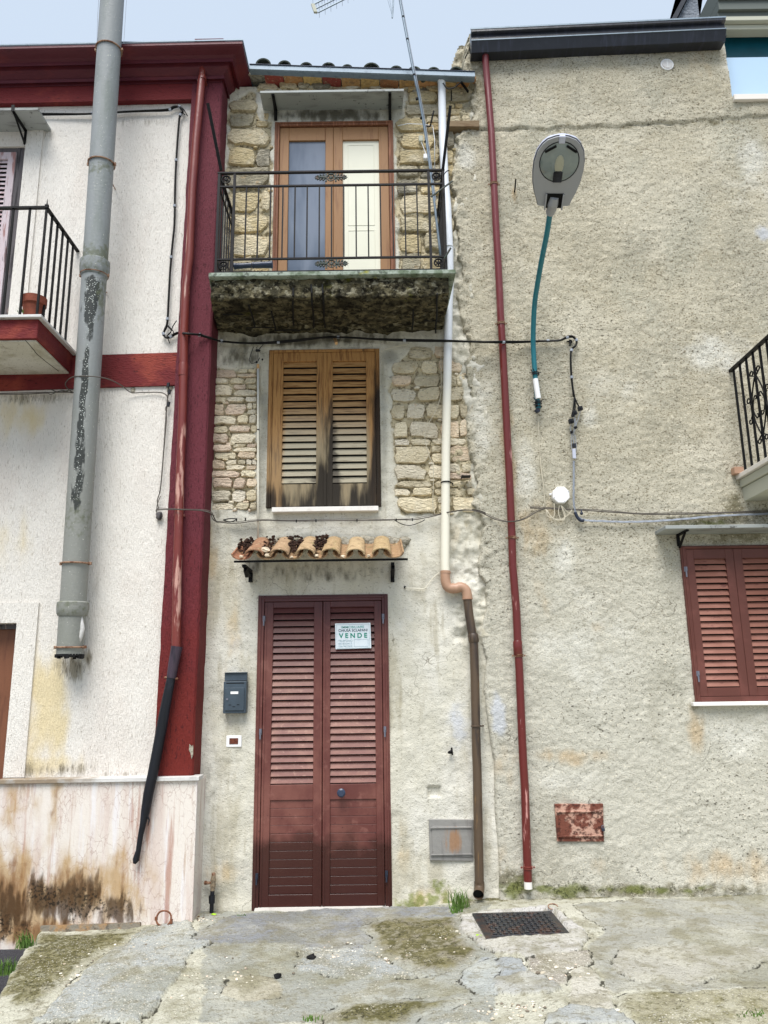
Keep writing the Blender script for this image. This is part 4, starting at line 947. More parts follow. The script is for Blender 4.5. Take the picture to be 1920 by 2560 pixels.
def mitre():
    return [(x1c.x-.26+o, YL-o, z+slope*(x1c.x-xref)) for o, z in prof]
def back(): return [(x1c.x-.26+o, .35, z+slope*(x1c.x-xref)) for o, z in prof]
m = MB(); r0, r1, r2 = ring(LX0), mitre(), back(); n = len(prof); N_ = 40; rr = []
for i in range(N_): f = i/N_; rr.append([tuple(np.array(a)*(1-f)+np.array(b)*f) for a, b in zip(r0, r1)])
rr += [r1, r2]; vs = [v for r in rr for v in r]; fs = []
for i in range(len(rr)-1):
    for k in range(n-1): fs.append((i*n+k, i*n+k+1, (i+1)*n+k+1, (i+1)*n+k))
m.add(vs, fs); cor = m.build('cornice', 'red_stucco', LH)
m = MB(); m.bar((LX0, YL-.262, zc_top+.004+slope*(LX0-xref)), (x1c.x, YL-.262, zc_top+.004+slope*(x1c.x-xref)), .008, .012); m.bar((x1c.x+.002, YL-.262, zc_top+.004+slope*(x1c.x-xref)), (x1c.x+.002, .35, zc_top+.004+slope*(x1c.x-xref)), .008, .012); m.build('drip_flashing', 'zinc', cor)
m = MB(); zf0 = CZ(650,.045); zf1 = CZ(548,.045)
m.quadslab([(LX0, zf0+slope*(LX0-xref)), (q[3][0]+.02, zf0+slope*(q[3][0]-xref)), (q[3][0]+.02, zf1+slope*(q[3][0]-xref)), (LX0, zf1+slope*(LX0-xref))], YL-.050, YL+.01); m.build('frieze', 'faded_red_plaster', LH)
m = MB(); m.box((LX0, YL, zft+.4), (x1c.x-.26, 6, zc_top-.02)); m.build('roof', 'mortar', LH)
# string course
m = MB(); a, b, c, d = P(4,0,975,YL-.018), P(4,1135,940,YL-.018), P(4,1150,728,YL-.018), P(4,670,740,YL-.018); s2 = (b.z-a.z)/(b.x-a.x)
m.quadslab([(LX0, a.z+s2*(LX0-a.x)), (b.x+.05, b.z+s2*.05), (b.x+.05, c.z), (LX0, c.z+s2*(LX0-c.x))], YL-.018, YL+.01); m.build('string_course', 'faded_red_plaster', LH)
# plinth
pr, pr2 = P(10,1155,205,YQ), P(10,1117,1050,YQ); xr_ = (pr.x+pr2.x)/2
xsP = grid_lines(-2.75, xr_, .016); zsP = grid_lines(ZROAD-.15, zcap0, .016)
pm = lambda V: {'mask': blobmask(V, [(10,430,860,420,190,1.,0,YQ),(10,60,900,260,260,1.2,0,YQ),(10,120,300,130,260,.5,0,YQ),(10,330,300,40,330,.7,0,YQ),(10,700,800,170,200,.6,0,YQ),(10,920,850,50,160,.32,0,YQ),(10,200,1100,400,90,1.3,0,YQ),
     (10,430,930,260,150,1.2,1,YQ),(10,40,1000,150,170,1.1,1,YQ),(10,210,920,90,190,1.,1,YQ),(10,680,980,170,130,.95,1,YQ),(10,560,820,130,110,.75,1,YQ),(10,160,800,60,130,.5,1,YQ)])}
wall_grid('plinth', xsP, zsP, lambda X, Z: YQ+0*X, 'marble_veined', LH, maskfun=pm)
m = MB(); m.box((LX0,YQ,ZROAD-.15),(-2.75,YL+.1,zcap0)); m.box((xr_-.001,YQ+.0005,-.2),(xr_+.02,YC+.02,zcap0)); o = m.build('plinth_return', 'marble_veined', LH)
m = MB(); pc0, pc1 = P(10,5,200,YQ-.02), P(10,1190,168,YQ-.02); sc_ = (P(10,1155,182,YQ-.02).z-P(10,5,202,YQ-.02).z)/(P(10,1155,182,YQ-.02).x-P(10,5,202,YQ-.02).x); xcr = xr_+.035
z0 = P(10,600,215,YQ-.02).z; xq = P(10,600,215,YQ-.02).x; zz = lambda x: z0+sc_*(x-xq)
xst = LD[1]+.004
m.quadslab([(xst, zz(xst)-.014), (xcr, zz(xcr)-.014), (xcr, zz(xcr)+.014), (xst, zz(xst)+.014)], YQ-.02, YL+.02); cap = m.build('plinth_cap', 'marble_cap', LH, bevel=.003)
densify(cap); addmask(cap, lambda co: blobmask(co, [(10,150,212,350,60,1.2,0,YQ)]))
m = MB(); m.quadslab([(xst, zcap0-.03), (xcr-.02, zcap0-.03), (xcr-.02, zz(xcr)-.014), (xst, zz(xst)-.014)], YQ+.001, YL+.02); m.build('plinth_lip', 'marble_veined', LH)
# left door with surround
m = MB(); m.box((LD[0],YL+.10,-.5),(LD[1],YL+.14,LD[3]-.03)); dl = m.build('side_door', 'brown_door', LH)
m = MB(); m.box((LD[0],YL+.07,LD[3]-.035),(LD[1],YL+.15,LD[3]+.0)); m.box((LD[1]-.03,YL+.085,-.5),(LD[1],YL+.10,LD[3]-.035)); m.build('door_frame', 'grey_wood', dl)
so_ = (P(7,262,690,YL).x+P(10,145,180,YL).x)/2; zo = P(7,150,692,YL).z
m = MB(); m.quadslab([(LD[1]+.002,zcap1),(so_,zcap1),(so_,zo),(LD[1]+.002,zo)], YL-.014, YL+.004); m.quadslab([(LD[0]-.3,LD[3]+.002),(LD[1]+.002,LD[3]+.002),(LD[1]+.002,zo),(LD[0]-.3,zo)], YL-.014, YL+.004); m.build('door_surround', 'white_scratch_plaster', LH)
# left window: faded shutter, surround, slab hood
x0, x1, z0, z1 = LW
m = MB(); f1 = .075; m.box((x1-f1,YL+.02,z0),(x1,YL+.07,z1)); m.box((x0,YL+.02,z0),(x0+f1,YL+.07,z1)); m.box((x0+f1,YL+.02,z1-.04),(x1-f1,YL+.07,z1)); wl = m.build('shutter_window', 'grey_wood', LH, bevel=.003)
lxr = P(1,52,1100,YL+.03).x
louvre_leaf(wl, x1-f1-.40, x1-f1-.002, z0+.01, z1-.045, YL+.01, x1-f1-.33, lxr, P(4,20,100,YL).z, P(1,20,1025,YL).z, 22, 'faded_shutter', 'faded_shutter')
louvre_leaf(wl, x0+f1+.002, x1-f1-.405, z0+.01, z1-.045, YL+.01, x0+f1+.07, x1-f1-.48, P(4,20,100,YL).z, P(1,20,1025,YL).z, 22, 'faded_shutter', 'faded_shutter')
so_ = (P(1,286,870,YL).x+P(1,235,1340,YL).x)/2
m = MB(); m.quadslab([(x1+.004,z0-.1),(so_,z0-.1),(so_,P(1,280,850,YL).z),(x1+.004,P(1,280,850,YL).z)], YL-.014, YL+.004); m.build('window_surround', 'white_scratch_plaster', LH)
zh = P(1,200,853,YL).z; xh = P(1,330,855,YL).x; yh = YL-.24
m = MB(); m.box((x0-.2,yh,zh),(xh,YL+.02,zh+.022)); hood = m.build('window_hood', 'grey_marble', LH, bevel=.002)
c = P(1,165,900,YL-.01); b_ = MB(); b_.box((c.x-.010,YL-.02,P(1,165,940,YL).z),(c.x+.010,YL-.002,zh)); b_.box((c.x-.010,yh+.01,zh-.012),(c.x+.010,YL-.02,zh-.001)); b_.bar((c.x,yh+.03,zh-.012),(c.x,YL-.02,zh-.12),.012); b_.box((c.x-.012,yh-.006,zh-.01),(c.x+.012,yh,zh+.045)); b_.build('bracket', 'black_iron', hood)
# left balcony
yb = -.75; zu = P(4,250,647,yb).z; zt2 = P(4,250,512,yb).z; ztp = P(4,255,482,yb-.03).z; xb = P(4,246,560,yb).x
m = MB(); m.box((LX0+1,yb,zu+.01),(xb,YL+.02,zt2)); sl3 = m.build('balcony_slab', 'faded_red_plaster', LH, bevel=.004)
m = MB(); m.box((LX0+1.02,yb+.02,zu-.002),(xb-.015,YL+.02,zu+.008)); m.build('slab_soffit', 'old_plaster', sl3)
m = MB()
for (pts) in ([(165,650),(200,690),(240,740),(300,790),(380,850)],):
    pp = []
    for u, v in pts: d = ray(4,u,v); t = (zu-.0025-CAMH)/d.z; pp.append(Vector((d.x*t, d.y*t-D, zu-.0028)))
    m.tube(pp, .0025, 4)
m.build('crack', 'dark_void', sl3)
m = MB(); m.box((LX0+1,yb-.03,zt2+.0),(xb+.03,YL+.02,zt2+.022)); m.build('slab_top', 'marble_cap', sl3, bevel=.003); ztp = zt2+.022
ry = yb+.03; rx = P(1,303,1345,ry).x; rz = P(1,303,1345,ry).z
m = MB(); m.box((LX0+1.05,ry-.014,rz-.008),(rx+.012,ry+.014,rz+.006)); m.box((rx-.014,ry+.014,rz-.008),(rx+.012,YL+.01,rz+.006)); ra = m.build('balcony_railing', 'black_iron', LH)
b_ = MB(); b_.tube([(rx,ry,rz),(rx,ry,rz+.02),(rx,ry,rz+.07)], [.012,.006,.001], 8); b_.ball((rx,ry,rz+.012), .016, n=8); b_.build('finial', 'black_iron', ra)
for i in range(9): b_ = MB(); b_.box((rx-i*.118-.007,ry-.007,ztp),(rx-i*.118+.007,ry+.007,rz-.008)); b_.build('baluster', 'black_iron', ra)
for i in range(1, 6): y = ry+i*(-YL*0+(YL-ry))/6.0; b_ = MB(); b_.box((rx-.007,y-.007,ztp),(rx+.007,y+.007,rz-.008)); b_.build('baluster', 'black_iron', ra)

# ================================================================ RIGHT HOUSE
RH = thing('rendered_house', 'tall beige rough rendered house with black gutter and maroon shutters', 'house', (2.5, 0, 0))
jag = [(3,80,170),(3,40,290),(3,30,380),(3,95,480),(3,80,600),(2,1560,560),(2,1475,620),(2,1450,800),(2,1470,1100),(2,1490,1300),(5,1460,30),(5,1450,250),(5,1500,420),(5,1470,560),(5,1500,720),(5,1490,900),(5,1530,1050),(5,1570,1180),(5,1520,1300),(5,1590,1420),(8,1560,300),(8,1600,500),(8,1560,640),(8,1600,780),(9,60,1000),(9,95,1250),(9,120,1400),(9,125,1659),(12,240,300),(12,250,500),(12,262,640),(12,262,830)]
jp = [P(k,u,v,YR) for k,u,v in jag]; jz = np.array([p.z for p in jp])[::-1]; jx = np.array([p.x for p in jp])[::-1]; od = np.argsort(jz); jz = jz[od]; jx = jx[od]
ga, gb2 = P(3,80,158,YR-.16), P(3,1432,95,YR-.16); gc, gd = P(3,80,268,YR-.14), P(3,1400,205,YR-.14)
sl_r = (gb2.z-ga.z)/(gb2.x-ga.x); ztR = ga.z+.10
TW = (P(3,1440,350,YR).x, 3.6, P(3,1500,528,YR).z, 9.0)
RW = ((P(9,1157,197,YR).x+P(9,1255,1062,YR).x)/2, 0, P(9,1500,1062,YR).z, P(9,1500,188,YR).z); RW = (RW[0], RW[0]+.86, RW[2], RW[3])
rh_b = [(6,220,1250,35,420,1.,0,YR),(6,180,900,30,300,.8,0,YR),(6,330,1500,160,160,.8,0,YR),(9,390,480,60,120,.5,0,YR),(9,370,200,70,120,.6,0,YR),(9,500,1370,240,50,.8,0,YR),(9,700,640,60,40,.4,0,YR),(9,1250,1200,45,160,1.1,0,YR),(9,180,1400,60,250,.55,0,YR),(12,1500,640,400,90,.8,0,YR),(12,780,620,40,60,.7,0,YR),(12,300,620,60,200,.4,0,YR),(3,310,1040,18,50,1.1,0,YR),(3,1300,350,90,120,.4,0,YR),(9,1000,560,140,80,.3,0,YR),
 (3,800,672,500,20,.5,1,YR),(3,400,694,300,16,.45,1,YR),(3,1350,650,200,22,.6,1,YR),(9,1350,45,330,50,.9,1,YR),(9,1500,120,250,60,1.,1,YR),(9,1230,1090,50,40,.7,1,YR),(6,1480,1420,60,90,1.1,1,YR),(3,100,450,60,140,.8,1,YR),(9,380,200,60,80,.5,1,YR),(6,500,1420,200,30,.35,1,YR),(12,1100,760,700,40,.9,1,YR),(12,360,720,110,80,1.1,1,YR),(9,1600,0,150,30,.8,1,YR),  # grime, plus contact shade painted under ledge, window hood and sill
 (9,520,230,70,120,1.1,2,YR),(6,1380,560,180,110,1.1,2,YR),(6,665,880,60,70,1.1,2,YR),(6,60,900,90,300,.7,2,YR),(6,300,1250,60,200,.8,2,YR),(3,700,280,500,60,.9,2,YR),(3,1580,900,200,200,.7,2,YR),(3,60,820,60,80,.8,2,YR),(9,1500,1250,200,150,.8,2,YR),(9,640,760,300,400,.55,2,YR),(12,650,170,240,60,.7,2,YR),(3,1450,330,40,200,.8,2,YR),(6,900,730,400,150,.3,2,YR)]
rh_b2 = [(12,620,760,150,40,1.3,0,YR),(12,510,745,60,20,1.4,0,YR),(12,1000,755,400,26,1.0,0,YR),(12,340,740,120,60,1.0,0,YR),(12,1500,790,300,20,.8,0,YR),(9,1300,60,200,20,.8,0,YR),(9,150,1140,38,110,1.5,1,YR),(3,1640,1240,40,40,1.4,1,YR),(3,200,300,300,40,.0,1,YR)]
zl_ = [P(3,u,v,YR) for u,v in ((210,692),(450,690),(650,680),(1000,658),(1450,628),(1659,622))]
def yrh(X, Z):
    y = YR+(fbm(X*2.2, Z*2.2, 4, 7)-.5)*.035 + (fbm(X*11, Z*11, 4, 8)-.5)*.012
    y = y + (fbm(X*34, Z*44, 3, 28)-.5)*.012
    ln = np.interp(X, [p.x for p in zl_], [p.z for p in zl_])+(fbm(X*6, X*0, 4, 77)-.5)*.06
    y = y - sstep(Z, ln-.012, ln+.010)*.014 + np.exp(-((Z-ln+.01)/.010)**2)*.010*sstep(fbm(X*5, Z*0, 3, 79), .4, .6)
    e = np.interp(Z, jz, jx)+(fbm(Z*9, Z*0, 4, 17)-.5)*.09*sstep(Z, 1.6, 2.2)+(fbm(Z*3, Z*0, 3, 19)-.5)*.05*sstep(Z, 1.8, 2.4)
    br = sstep(e+.12-X, 0, .12)*sstep(Z, 1.9, 2.3); y = y - br*(fbm(X*16, Z*16, 5, 33)-.35)*.07
    y = y + sstep(e-X, -.012, .012)*.14
    foot = sstep(Z-g(X), .14, 0); return y - foot*.02*fbm(X*12, Z*12, 3, 5)
xs_r = np.concatenate([grid_lines(.40, 3.1, .0115, (TW[0], RW[0], RW[1])), np.arange(3.15, 7.3, .15)])
wall_grid('wall', xs_r, grid_lines(-.3, ztR, .0115, (TW[2], RW[2], RW[3])), yrh, 'rough_render', RH, holes=(RW, TW), maskfun=lambda V: {'mask': blobmask(V, rh_b), 'mask2': blobmask(V, rh_b2)}, keep=lambda x, z: x > np.interp(z, jz, jx)-.09)
m = MB(); XRs = P(3,80,170,YR).x
XRb = xe-.02; m.box((XRb, YR+.20, -.3), (7.2, 6, TW[2]-.02)); m.box((XRb, YR+.20, TW[2]-.02), (TW[0]-.05, 6, ztR)); m.build('house_body', 'rough_render', RH)
# left flank above the lower roof, uneven front corner
V = []; F_ = []; ys_ = np.linspace(YR-.03, 3.2, 60); zs2 = np.linspace(P(3,30,500,YR).z, ztR+.02, 60)
for z in zs2:
    for y in ys_:
        x = XRs + (P(3,35,330,YR).x-XRs)*math.exp(-((z-P(3,35,330,YR).z)/.16)**2) + (float(fbm(y*7, z*7, 4, 44))-.5)*.05 + .02*max(0, 1-(y-YR+.03)/.06)
        V.append((x, y, z))
for i in range(59):
    for j in range(59): a = i*60+j; F_.append((a, a+60, a+61, a+1))
m = MB(); m.add(V, F_); m.build('side_wall', 'rough_render', RH, smooth=True)
for (x0, x1, z0, z1) in (RW, (TW[0], 5.5, TW[2], ztR+1.5)):
    dd = .16 if x0 == RW[0] else .55; m = MB()
    z1 = z1 if x0 == RW[0] else ztR-.05; m.box((x0-.02,YR+.01,z0),(x0,YR+dd,z1)); m.box((x1,YR+.01,z0),(x1+.02,YR+dd,z1)); (x0 == RW[0]) and m.box((x0,YR+.01,z1),(x1,YR+dd,z1+.02)); m.box((x0,YR+.01,z0-.02),(x1,YR+dd,z0)); m.build('reveal', 'rough_render', RH)
# black gutter
gp = [(-.155,0),(-.165,-.008),(-.165,-.03),(-.135,-.045),(-.135,-.10),(-.155,-.125),(-.150,-.135),(-.115,-.235),(-.02,-.235),(-.02,0)]
hh_ = ga.z-gc.z; k_ = hh_/.235
def gr(x, dx=0): return [(x, YR+y, ga.z+sl_r*(x-ga.x)+z*k_) for y, z in gp]
a_, b_2 = gr(ga.x), gr(gb2.x); n = len(gp); m = MB(); m.add(a_+b_2, [tuple(range(n)), tuple(range(n, 2*n))[::-1]]+[(i, n+i, n+(i+1) % n, (i+1) % n) for i in range(n)])
gt = m.build('gutter', 'black_gutter', RH)
m = MB(); m.bar((ga.x-.004,YR-.162,ga.z+.004), (gb2.x+.004,YR-.162,gb2.z+.004), .012, .014); m.bar((ga.x,YR-.156,ga.z-.128*k_),(gb2.x,YR-.156,gb2.z-.128*k_),.006,.008); m.build('gutter_lip', 'zinc', gt)
m = MB(); m.hexa([(XRs-.02,YR-.03,ga.z-.05),(TW[0]+.02,YR-.03,gb2.z-.05),(TW[0]+.02,5.5,gb2.z+.5),(XRs-.02,5.5,ga.z+.5),(XRs-.02,YR-.03,ga.z+.01),(TW[0]+.02,YR-.03,gb2.z+.01),(TW[0]+.02,5.5,gb2.z+.55),(XRs-.02,5.5,ga.z+.55)]); rf = m.build('roof', 'roof_tile_grey', RH)
m = MB()
for i in range(9):
    x = ga.x+.06+i*.19; m.arc_tile((x,YR-.10,ga.z-.005+sl_r*(x-ga.x)), (x,YR+1.2,ga.z+.13+sl_r*(x-ga.x)), .05, .045, .012, (0,0,1), 8)
m.build('roof_tiles', 'roof_tile_grey', rf, smooth=40)
# upper storey behind the gutter
yu = .45; m = MB(); pts = [P(3,1172,110,yu), P(3,1246,-30,yu), P(3,1420,-30,yu), P(3,1420,110,yu)]; dxz = (pts[1].x-pts[0].x)/(pts[1].z-pts[0].z); zt5 = pts[1].z+.6
poly = [(pts[0].x-dxz*.3, yu, pts[0].z-.3), (TW[0]+.06, yu, pts[0].z-.3), (TW[0]+.06, yu, zt5), (pts[0].x+dxz*(zt5-pts[0].z), yu, zt5)]
m.prism(poly, (0,.25,0)); up_ = m.build('upper_storey', 'grey_render', RH)
m = MB(); p0, p1 = Vector(poly[0]), Vector(poly[3]); m.bar(p0+Vector((-.03,-.02,0)), p1+Vector((-.03,-.02,0)), .05, .04); m.build('verge_trim', 'black_gutter', up_)
# terrace with teal blind and pale blue screen
y1 = YR+.06; m = MB(); zA = P(3,1550,305,y1).z; zTT = P(3,1550,150,YR+.30).z
m.box((TW[0],y1,TW[2]),(5.5,y1+.02,zA)); tw = m.build('terrace_window', 'paleblue_panel', RH)
m = MB(); m.box((TW[0],y1+.10,zA-.05),(5.5,y1+.12,zTT+.3)); m.build('teal_blind', 'teal_panel', tw)
m = MB(); z_ = [P(3,1550,v,YR+.0).z for v in (150,125,100,92,75,30,-40)]
m.box((TW[0]-.03,YR+.01,z_[0]),(5.5,YR+.10,z_[1])); m.box((TW[0]-.03,YR-.03,z_[1]+.004),(5.5,YR+.10,z_[2])); m.build('terrace_beam', 'cream_trim', tw, bevel=.004)
m = MB(); m.box((TW[0]-.03,YR-.02,z_[2]+.003),(5.5,YR+.10,z_[4])); m.box((TW[0]-.03,YR-.05,z_[4]+.003),(5.5,YR+.10,z_[5])); m.box((TW[0]-.03,YR-.07,z_[5]+.003),(5.5,YR+3,z_[5]+.2)); m.build('terrace_soffit', 'soffit_grey', tw)
sA, sB = P(3,1478,500,YR-.05), P(3,1659,500,YR-.05); m = MB(); m.box((sA.x,YR-.05,P(3,1500,528,YR-.05).z),(5.5,YR+.05,sA.z+.002)); m.build('terrace_sill', 'white_marble', RH, bevel=.003)
# right window
x0, x1, z0, z1 = RW; yw = YR+.0; m = MB(); f1 = .036
m.box((x0,yw-.02,z0),(x0+f1,yw+.05,z1)); m.box((x1-f1,yw-.02,z0),(x1,yw+.05,z1)); m.box((x0+f1,yw-.02,z1-f1*.6),(x1-f1,yw+.05,z1)); m.box((x0+f1,yw-.02,z0),(x1-f1,yw+.05,z0+.035))
m.box((x0+.01,yw-.028,z0),(x0+.022,yw-.02,z1-.006)); m.box((x0+.022,yw-.028,z1-.016),(x1,yw-.02,z1-.006)); rw = m.build('shutter_window', 'redbrown_window', RH, bevel=.003)
xm = (P(9,1452,230,yw).x+P(9,1560,1030,yw).x)/2; W1 = xm-(x0+f1)
la = (P(9,1236,260,yw).x+P(9,1318,970,yw).x)/2; lb2 = (P(9,1412,260,yw).x+P(9,1503,985,yw).x)/2; lz1, lz0 = P(9,1350,262,yw).z, P(9,1400,984,yw).z
for (a, b, l0, l1) in ((x0+f1+.002, xm-.001, la, lb2), (xm+.001, 2*xm-x0-f1-.002, 2*xm-lb2, 2*xm-la)):
    lf, _s = louvre_leaf(rw, a, b, z0+.037, z1-f1*.6-.003, yw-.012, l0, l1, lz0, lz1, 20, 'redbrown_window', 'redbrown_slat')
for (u, v) in ((1200,333),(1268,920)):
    c = P(9,u,v,yw-.03); h = MB(); h.tube([(c.x,yw-.034,c.z-.04),(c.x,yw-.034,c.z+.0)], .006, 8); h.box((c.x-.010,yw-.030,c.z),(c.x+.010,yw-.012,c.z+.035)); h.tube([(c.x+.004,yw-.034,c.z+.005),(c.x+.004,yw-.034,c.z+.034)], .006, 8); h.build('hinge', 'steel_hinge', rw)
sA = P(9,1240,1066,YR-.05); m = MB(); m.box((sA.x,YR-.05,P(9,1240,1089,YR-.05).z),(x1+.05,YR+.05,sA.z)); m.build('window_sill', 'white_sill', RH, bevel=.003)
zh = P(9,1100,95,YR-.22).z; hA = P(9,1085,90,YR-.22).x; m = MB(); m.box((hA,YR-.22,zh),(x1+.12,YR+.03,zh+.026)); hood = m.build('window_hood', 'grey_marble', RH, bevel=.003)
c = P(9,1158,150,YR-.02); b_ = MB(); b_.box((c.x-.010,YR-.02,P(9,1158,190,YR-.02).z),(c.x+.010,YR-.004,zh)); b_.box((c.x-.010,YR-.2,zh-.012),(c.x+.010,YR-.02,zh-.001)); b_.bar((c.x,YR-.15,zh-.012),(c.x,YR-.02,zh-.10),.014); b_.build('bracket', 'black_iron', hood)
b_ = MB(); xx = x1-.05; b_.box((xx-.010,YR-.02,zh-.13),(xx+.010,YR-.004,zh)); b_.box((xx-.010,YR-.2,zh-.012),(xx+.010,YR-.02,zh-.001)); b_.bar((xx,YR-.15,zh-.012),(xx,YR-.02,zh-.10),.014); b_.build('bracket', 'black_iron', hood)
# right balcony
byf = -.75; xB = P(15,440,1745,YR-.02).x; xBt = P(15,300,620,YR-.02).x; zBt = P(15,255,650,YR-.01).z; zB0 = P(15,370,1845,YR-.02).z
xs_ = (xB+xBt)/2; xsl = P(15,372,1850,YR).x
zm0, zm1 = P(15,395,1945,YR).z, P(15,415,2095,YR).z; ztS = P(15,360,1805,YR).z
m = MB(); m.box((xsl+.03,byf,zm1),(6.5,YR+.05,zm0)); m.box((xsl+.015,byf-.015,zm0+.003),(6.5,YR+.05,zB0-.003)); sb = m.build('balcony_slab', 'cream_trim', RH, bevel=.004)
m = MB(); m.box((xsl-.01,byf-.03,zB0),(6.5,YR+.03,ztS+.0)); m.build('slab_top', 'white_marble', sb, bevel=.003)
b_ = MB(); c = P(15,370,1760,YR-.03); b_.obox(c, (.035,0,.0), (0,.03,0), (.0,0,.026)); b_.build('step_tile', 'orange_pvc', sb, bevel=.002)
m = MB(); zr1_ = zBt; m.box((xs_-.014,byf+.03,zr1_-.010),(xs_+.014,YR+.0,zr1_+.010)); m.box((xs_+.014,byf+.03,zr1_-.010),(6.4,byf+.058,zr1_+.010)); rr_ = m.build('balcony_railing', 'black_iron', RH)
b_ = MB(); b_.ball((xs_, byf+.044, zr1_+.012), .026, .026, .02, 8, 5); b_.build('finial', 'black_iron', rr_)
NB = 7
for i in range(NB):
    y = YR-.05-(YR-.05-(byf+.044))*i/(NB-1); b_ = MB(); b_.box((xs_-.007,y-.007,ztS),(xs_+.007,y+.007,zr1_-.01)); b_.build('baluster', 'black_iron', rr_)
for i in range(1, 12): b_ = MB(); x = xs_+i*.12; b_.box((x-.007,byf+.037,ztS),(x+.007,byf+.051,zr1_-.01)); b_.build('baluster', 'black_iron', rr_)
def scroll(pl, pts): return [pl(a, b) for a, b in pts]
def curl(cx, cz, r, a0, turns, sg=1, n=14): return [(cx+r*(1-.72*k/n)*math.cos(a0+sg*turns*2*math.pi*k/n), cz+r*(1-.72*k/n)*math.sin(a0+sg*turns*2*math.pi*k/n)) for k in range(n+1)]
yc0 = (YR+byf)/2-.02; zcc = (ztS+zr1_)/2+.0
pl = lambda a, b: Vector((xs_-.010, yc0-a, zcc+b))
b_ = MB(); H = .27
for sg in (-1, 1):
    # tall crossing S scrolls and the C scrolls around them
    p = curl(sg*.045, H-.02, .03, 0 if sg > 0 else math.pi, .7, sg)[::-1]; p = p+[(sg*.03*math.cos(t)+0, (H-.04)*(1-2*t/math.pi)) for t in ()]
    arc = [(sg*(.012+.085*math.sin(math.pi*k/12)) if True else 0, (H-.05)*(1-2*k/12)) for k in range(13)]
    q2 = [(x, -z) for x, z in p][::-1]
    b_.tube(scroll(pl, p+arc+q2), .0055, 6)
    c_ = curl(sg*.145, .075, .028, math.pi if sg > 0 else 0, .8, -sg)[::-1]; a2 = [(sg*(.10+.028*(abs(k-4)/4)**2), .06*(1-k/4)) for k in range(9)]
    b_.tube(scroll(pl, c_+a2+[(x, -z) for x, z in c_][::-1]), .0055, 6)
    c_ = curl(sg*.035, .065, .024, 0 if sg > 0 else math.pi, .8, sg)[::-1]; a2 = [(sg*(.085-.02*(abs(k-4)/4)**2), .06*(1-k/4)) for k in range(9)]
    b_.tube(scroll(pl, c_+a2+[(x, -z) for x, z in c_][::-1]), .0055, 6)
b_.build('scrollwork', 'black_iron', rr_, smooth=True)

# ================================================================ PIPES
def pth(k, pts, y): 
    return [P(k, u, v, (y if not isinstance(y, (list, tuple)) else y[i])) for i, (u, v) in enumerate(pts)]
def lerp(a, b, t): return a+(b-a)*t
# big grey flue on the burgundy house
fy = lambda t: YL-.13-.24*t
fa, fb = P(7,452,1030,fy(0)), P(1,731,-60,fy(1.04))
T = thing('drain_flue', 'thick grey mould stained pipe, cut off above the street, on the white house', 'pipe', (fa.x, fa.y, fa.z))
def fp(k, u, v):                # point of the axis at the height seen at (u,v)
    best = min((abs((P(k,u,v,lerp(fa,fb,t).y)-lerp(fa,fb,t)).z), t) for t in [i/400 for i in range(401)]); return best[1]
rt = lambda t: .0915
j1 = fp(4,630,190); j2 = fp(7,475,735)
def axis(t): return lerp(fa, fb, t)
m = MB(); N_ = 70
def seg(t0, t1, r0, r1, nn=40):
    m.tube([axis(lerp(t0,t1,i/nn)) for i in range(nn+1)], [lerp(r0,r1,i/nn) for i in range(nn+1)], 28)
m.pipe_open(axis(0), axis(j2), .088, .012, 28); seg(.06, j2, .0875, .0875, 12); seg(j2, j1, .0875, .0895, 60); seg(j1, 1, .0895, .090, 60)
def bell(t, r, L, nm='collar'):
    b_ = MB(); d_ = (fb-fa).normalized(); c = axis(t); b_.tube([c-d_*L*.5, c-d_*L*.35, c, c+d_*L*.42, c+d_*L*.5], [.094, r-.004, r, r-.001, .092], 28); return b_
def fmask(co):
    u, v = project(co); m_ = np.zeros((len(co), 3)); cx = np.interp(v, [0, 820, 1100, 1290, 1650], [300, 222, 200, 190, 172]); w_ = np.interp(v, [640,700,800,860,1000,1100,1300], [0,22,20,7,8,10,20])
    m_[:,0] = np.exp(-((u-cx)/np.maximum(w_, 5))**2)*np.interp(v, [680,705,800,815,865,885,1050,1200,1330], [0,1,1,.55,.55,1,1,.8,.0])
    gmoss = np.exp(-((v-420)/16)**2)*.7+np.exp(-((v-640)/30)**2)+np.exp(-((v-745)/80)**2)*(np.abs(u-255) < 14)*.7+np.exp(-((v-1300)/60)**2)*.5; m_[:,1] = gmoss; return m_
fl = m.build('pipe', 'fibre_cement', T, smooth=40); addmask(fl, fmask)
for (t, r, L) in ((j1, .108, .13), (j2, .106, .10)):
    o = bell(t, r, L).build('collar', 'fibre_cement', T, smooth=40); addmask(o, lambda co: np.stack([0*co[:,0], .5+0*co[:,0], 0*co[:,0]], -1))
for (k, u, v) in ((1,710,325),(1,665,1065),(4,620,225),(7,495,440),(7,450,975)):
    t = fp(k, u, v); d_ = (fb-fa).normalized(); c = axis(t); b_ = MB(); X_ = d_.cross(Vector((0,1,0))).normalized(); Y_ = X_.cross(d_); nn = 28
    b_.tube([c+(X_*math.cos(a)+Y_*math.sin(a))*.0965 for a in [2*math.pi*q_/nn for q_ in range(nn)]], .006, 6, closed=True)
    for sg in (-1, 1): b_.box((c.x+sg*.098-.012, c.y-.008, c.z-.010), (c.x+sg*.098+.012, c.y+.008, c.z+.010))
    b_.tube([Vector((c.x, c.y+.09, c.z)), Vector((c.x, YL, c.z))], .004, 6); b_.build('clamp', 'rusty_strap', T, smooth=40)
m = MB()                        # broken lower rim
for i in range(28):
    a = 2*math.pi*i/28; c = fa+Vector((math.cos(a)*.083, math.sin(a)*.083, -.0)); h_ = random.uniform(.004,.03); m.box((c.x-.010,c.y-.008,c.z-h_),(c.x+.010,c.y+.008,c.z+.004))
m.build('broken_rim', 'charcoal', T)
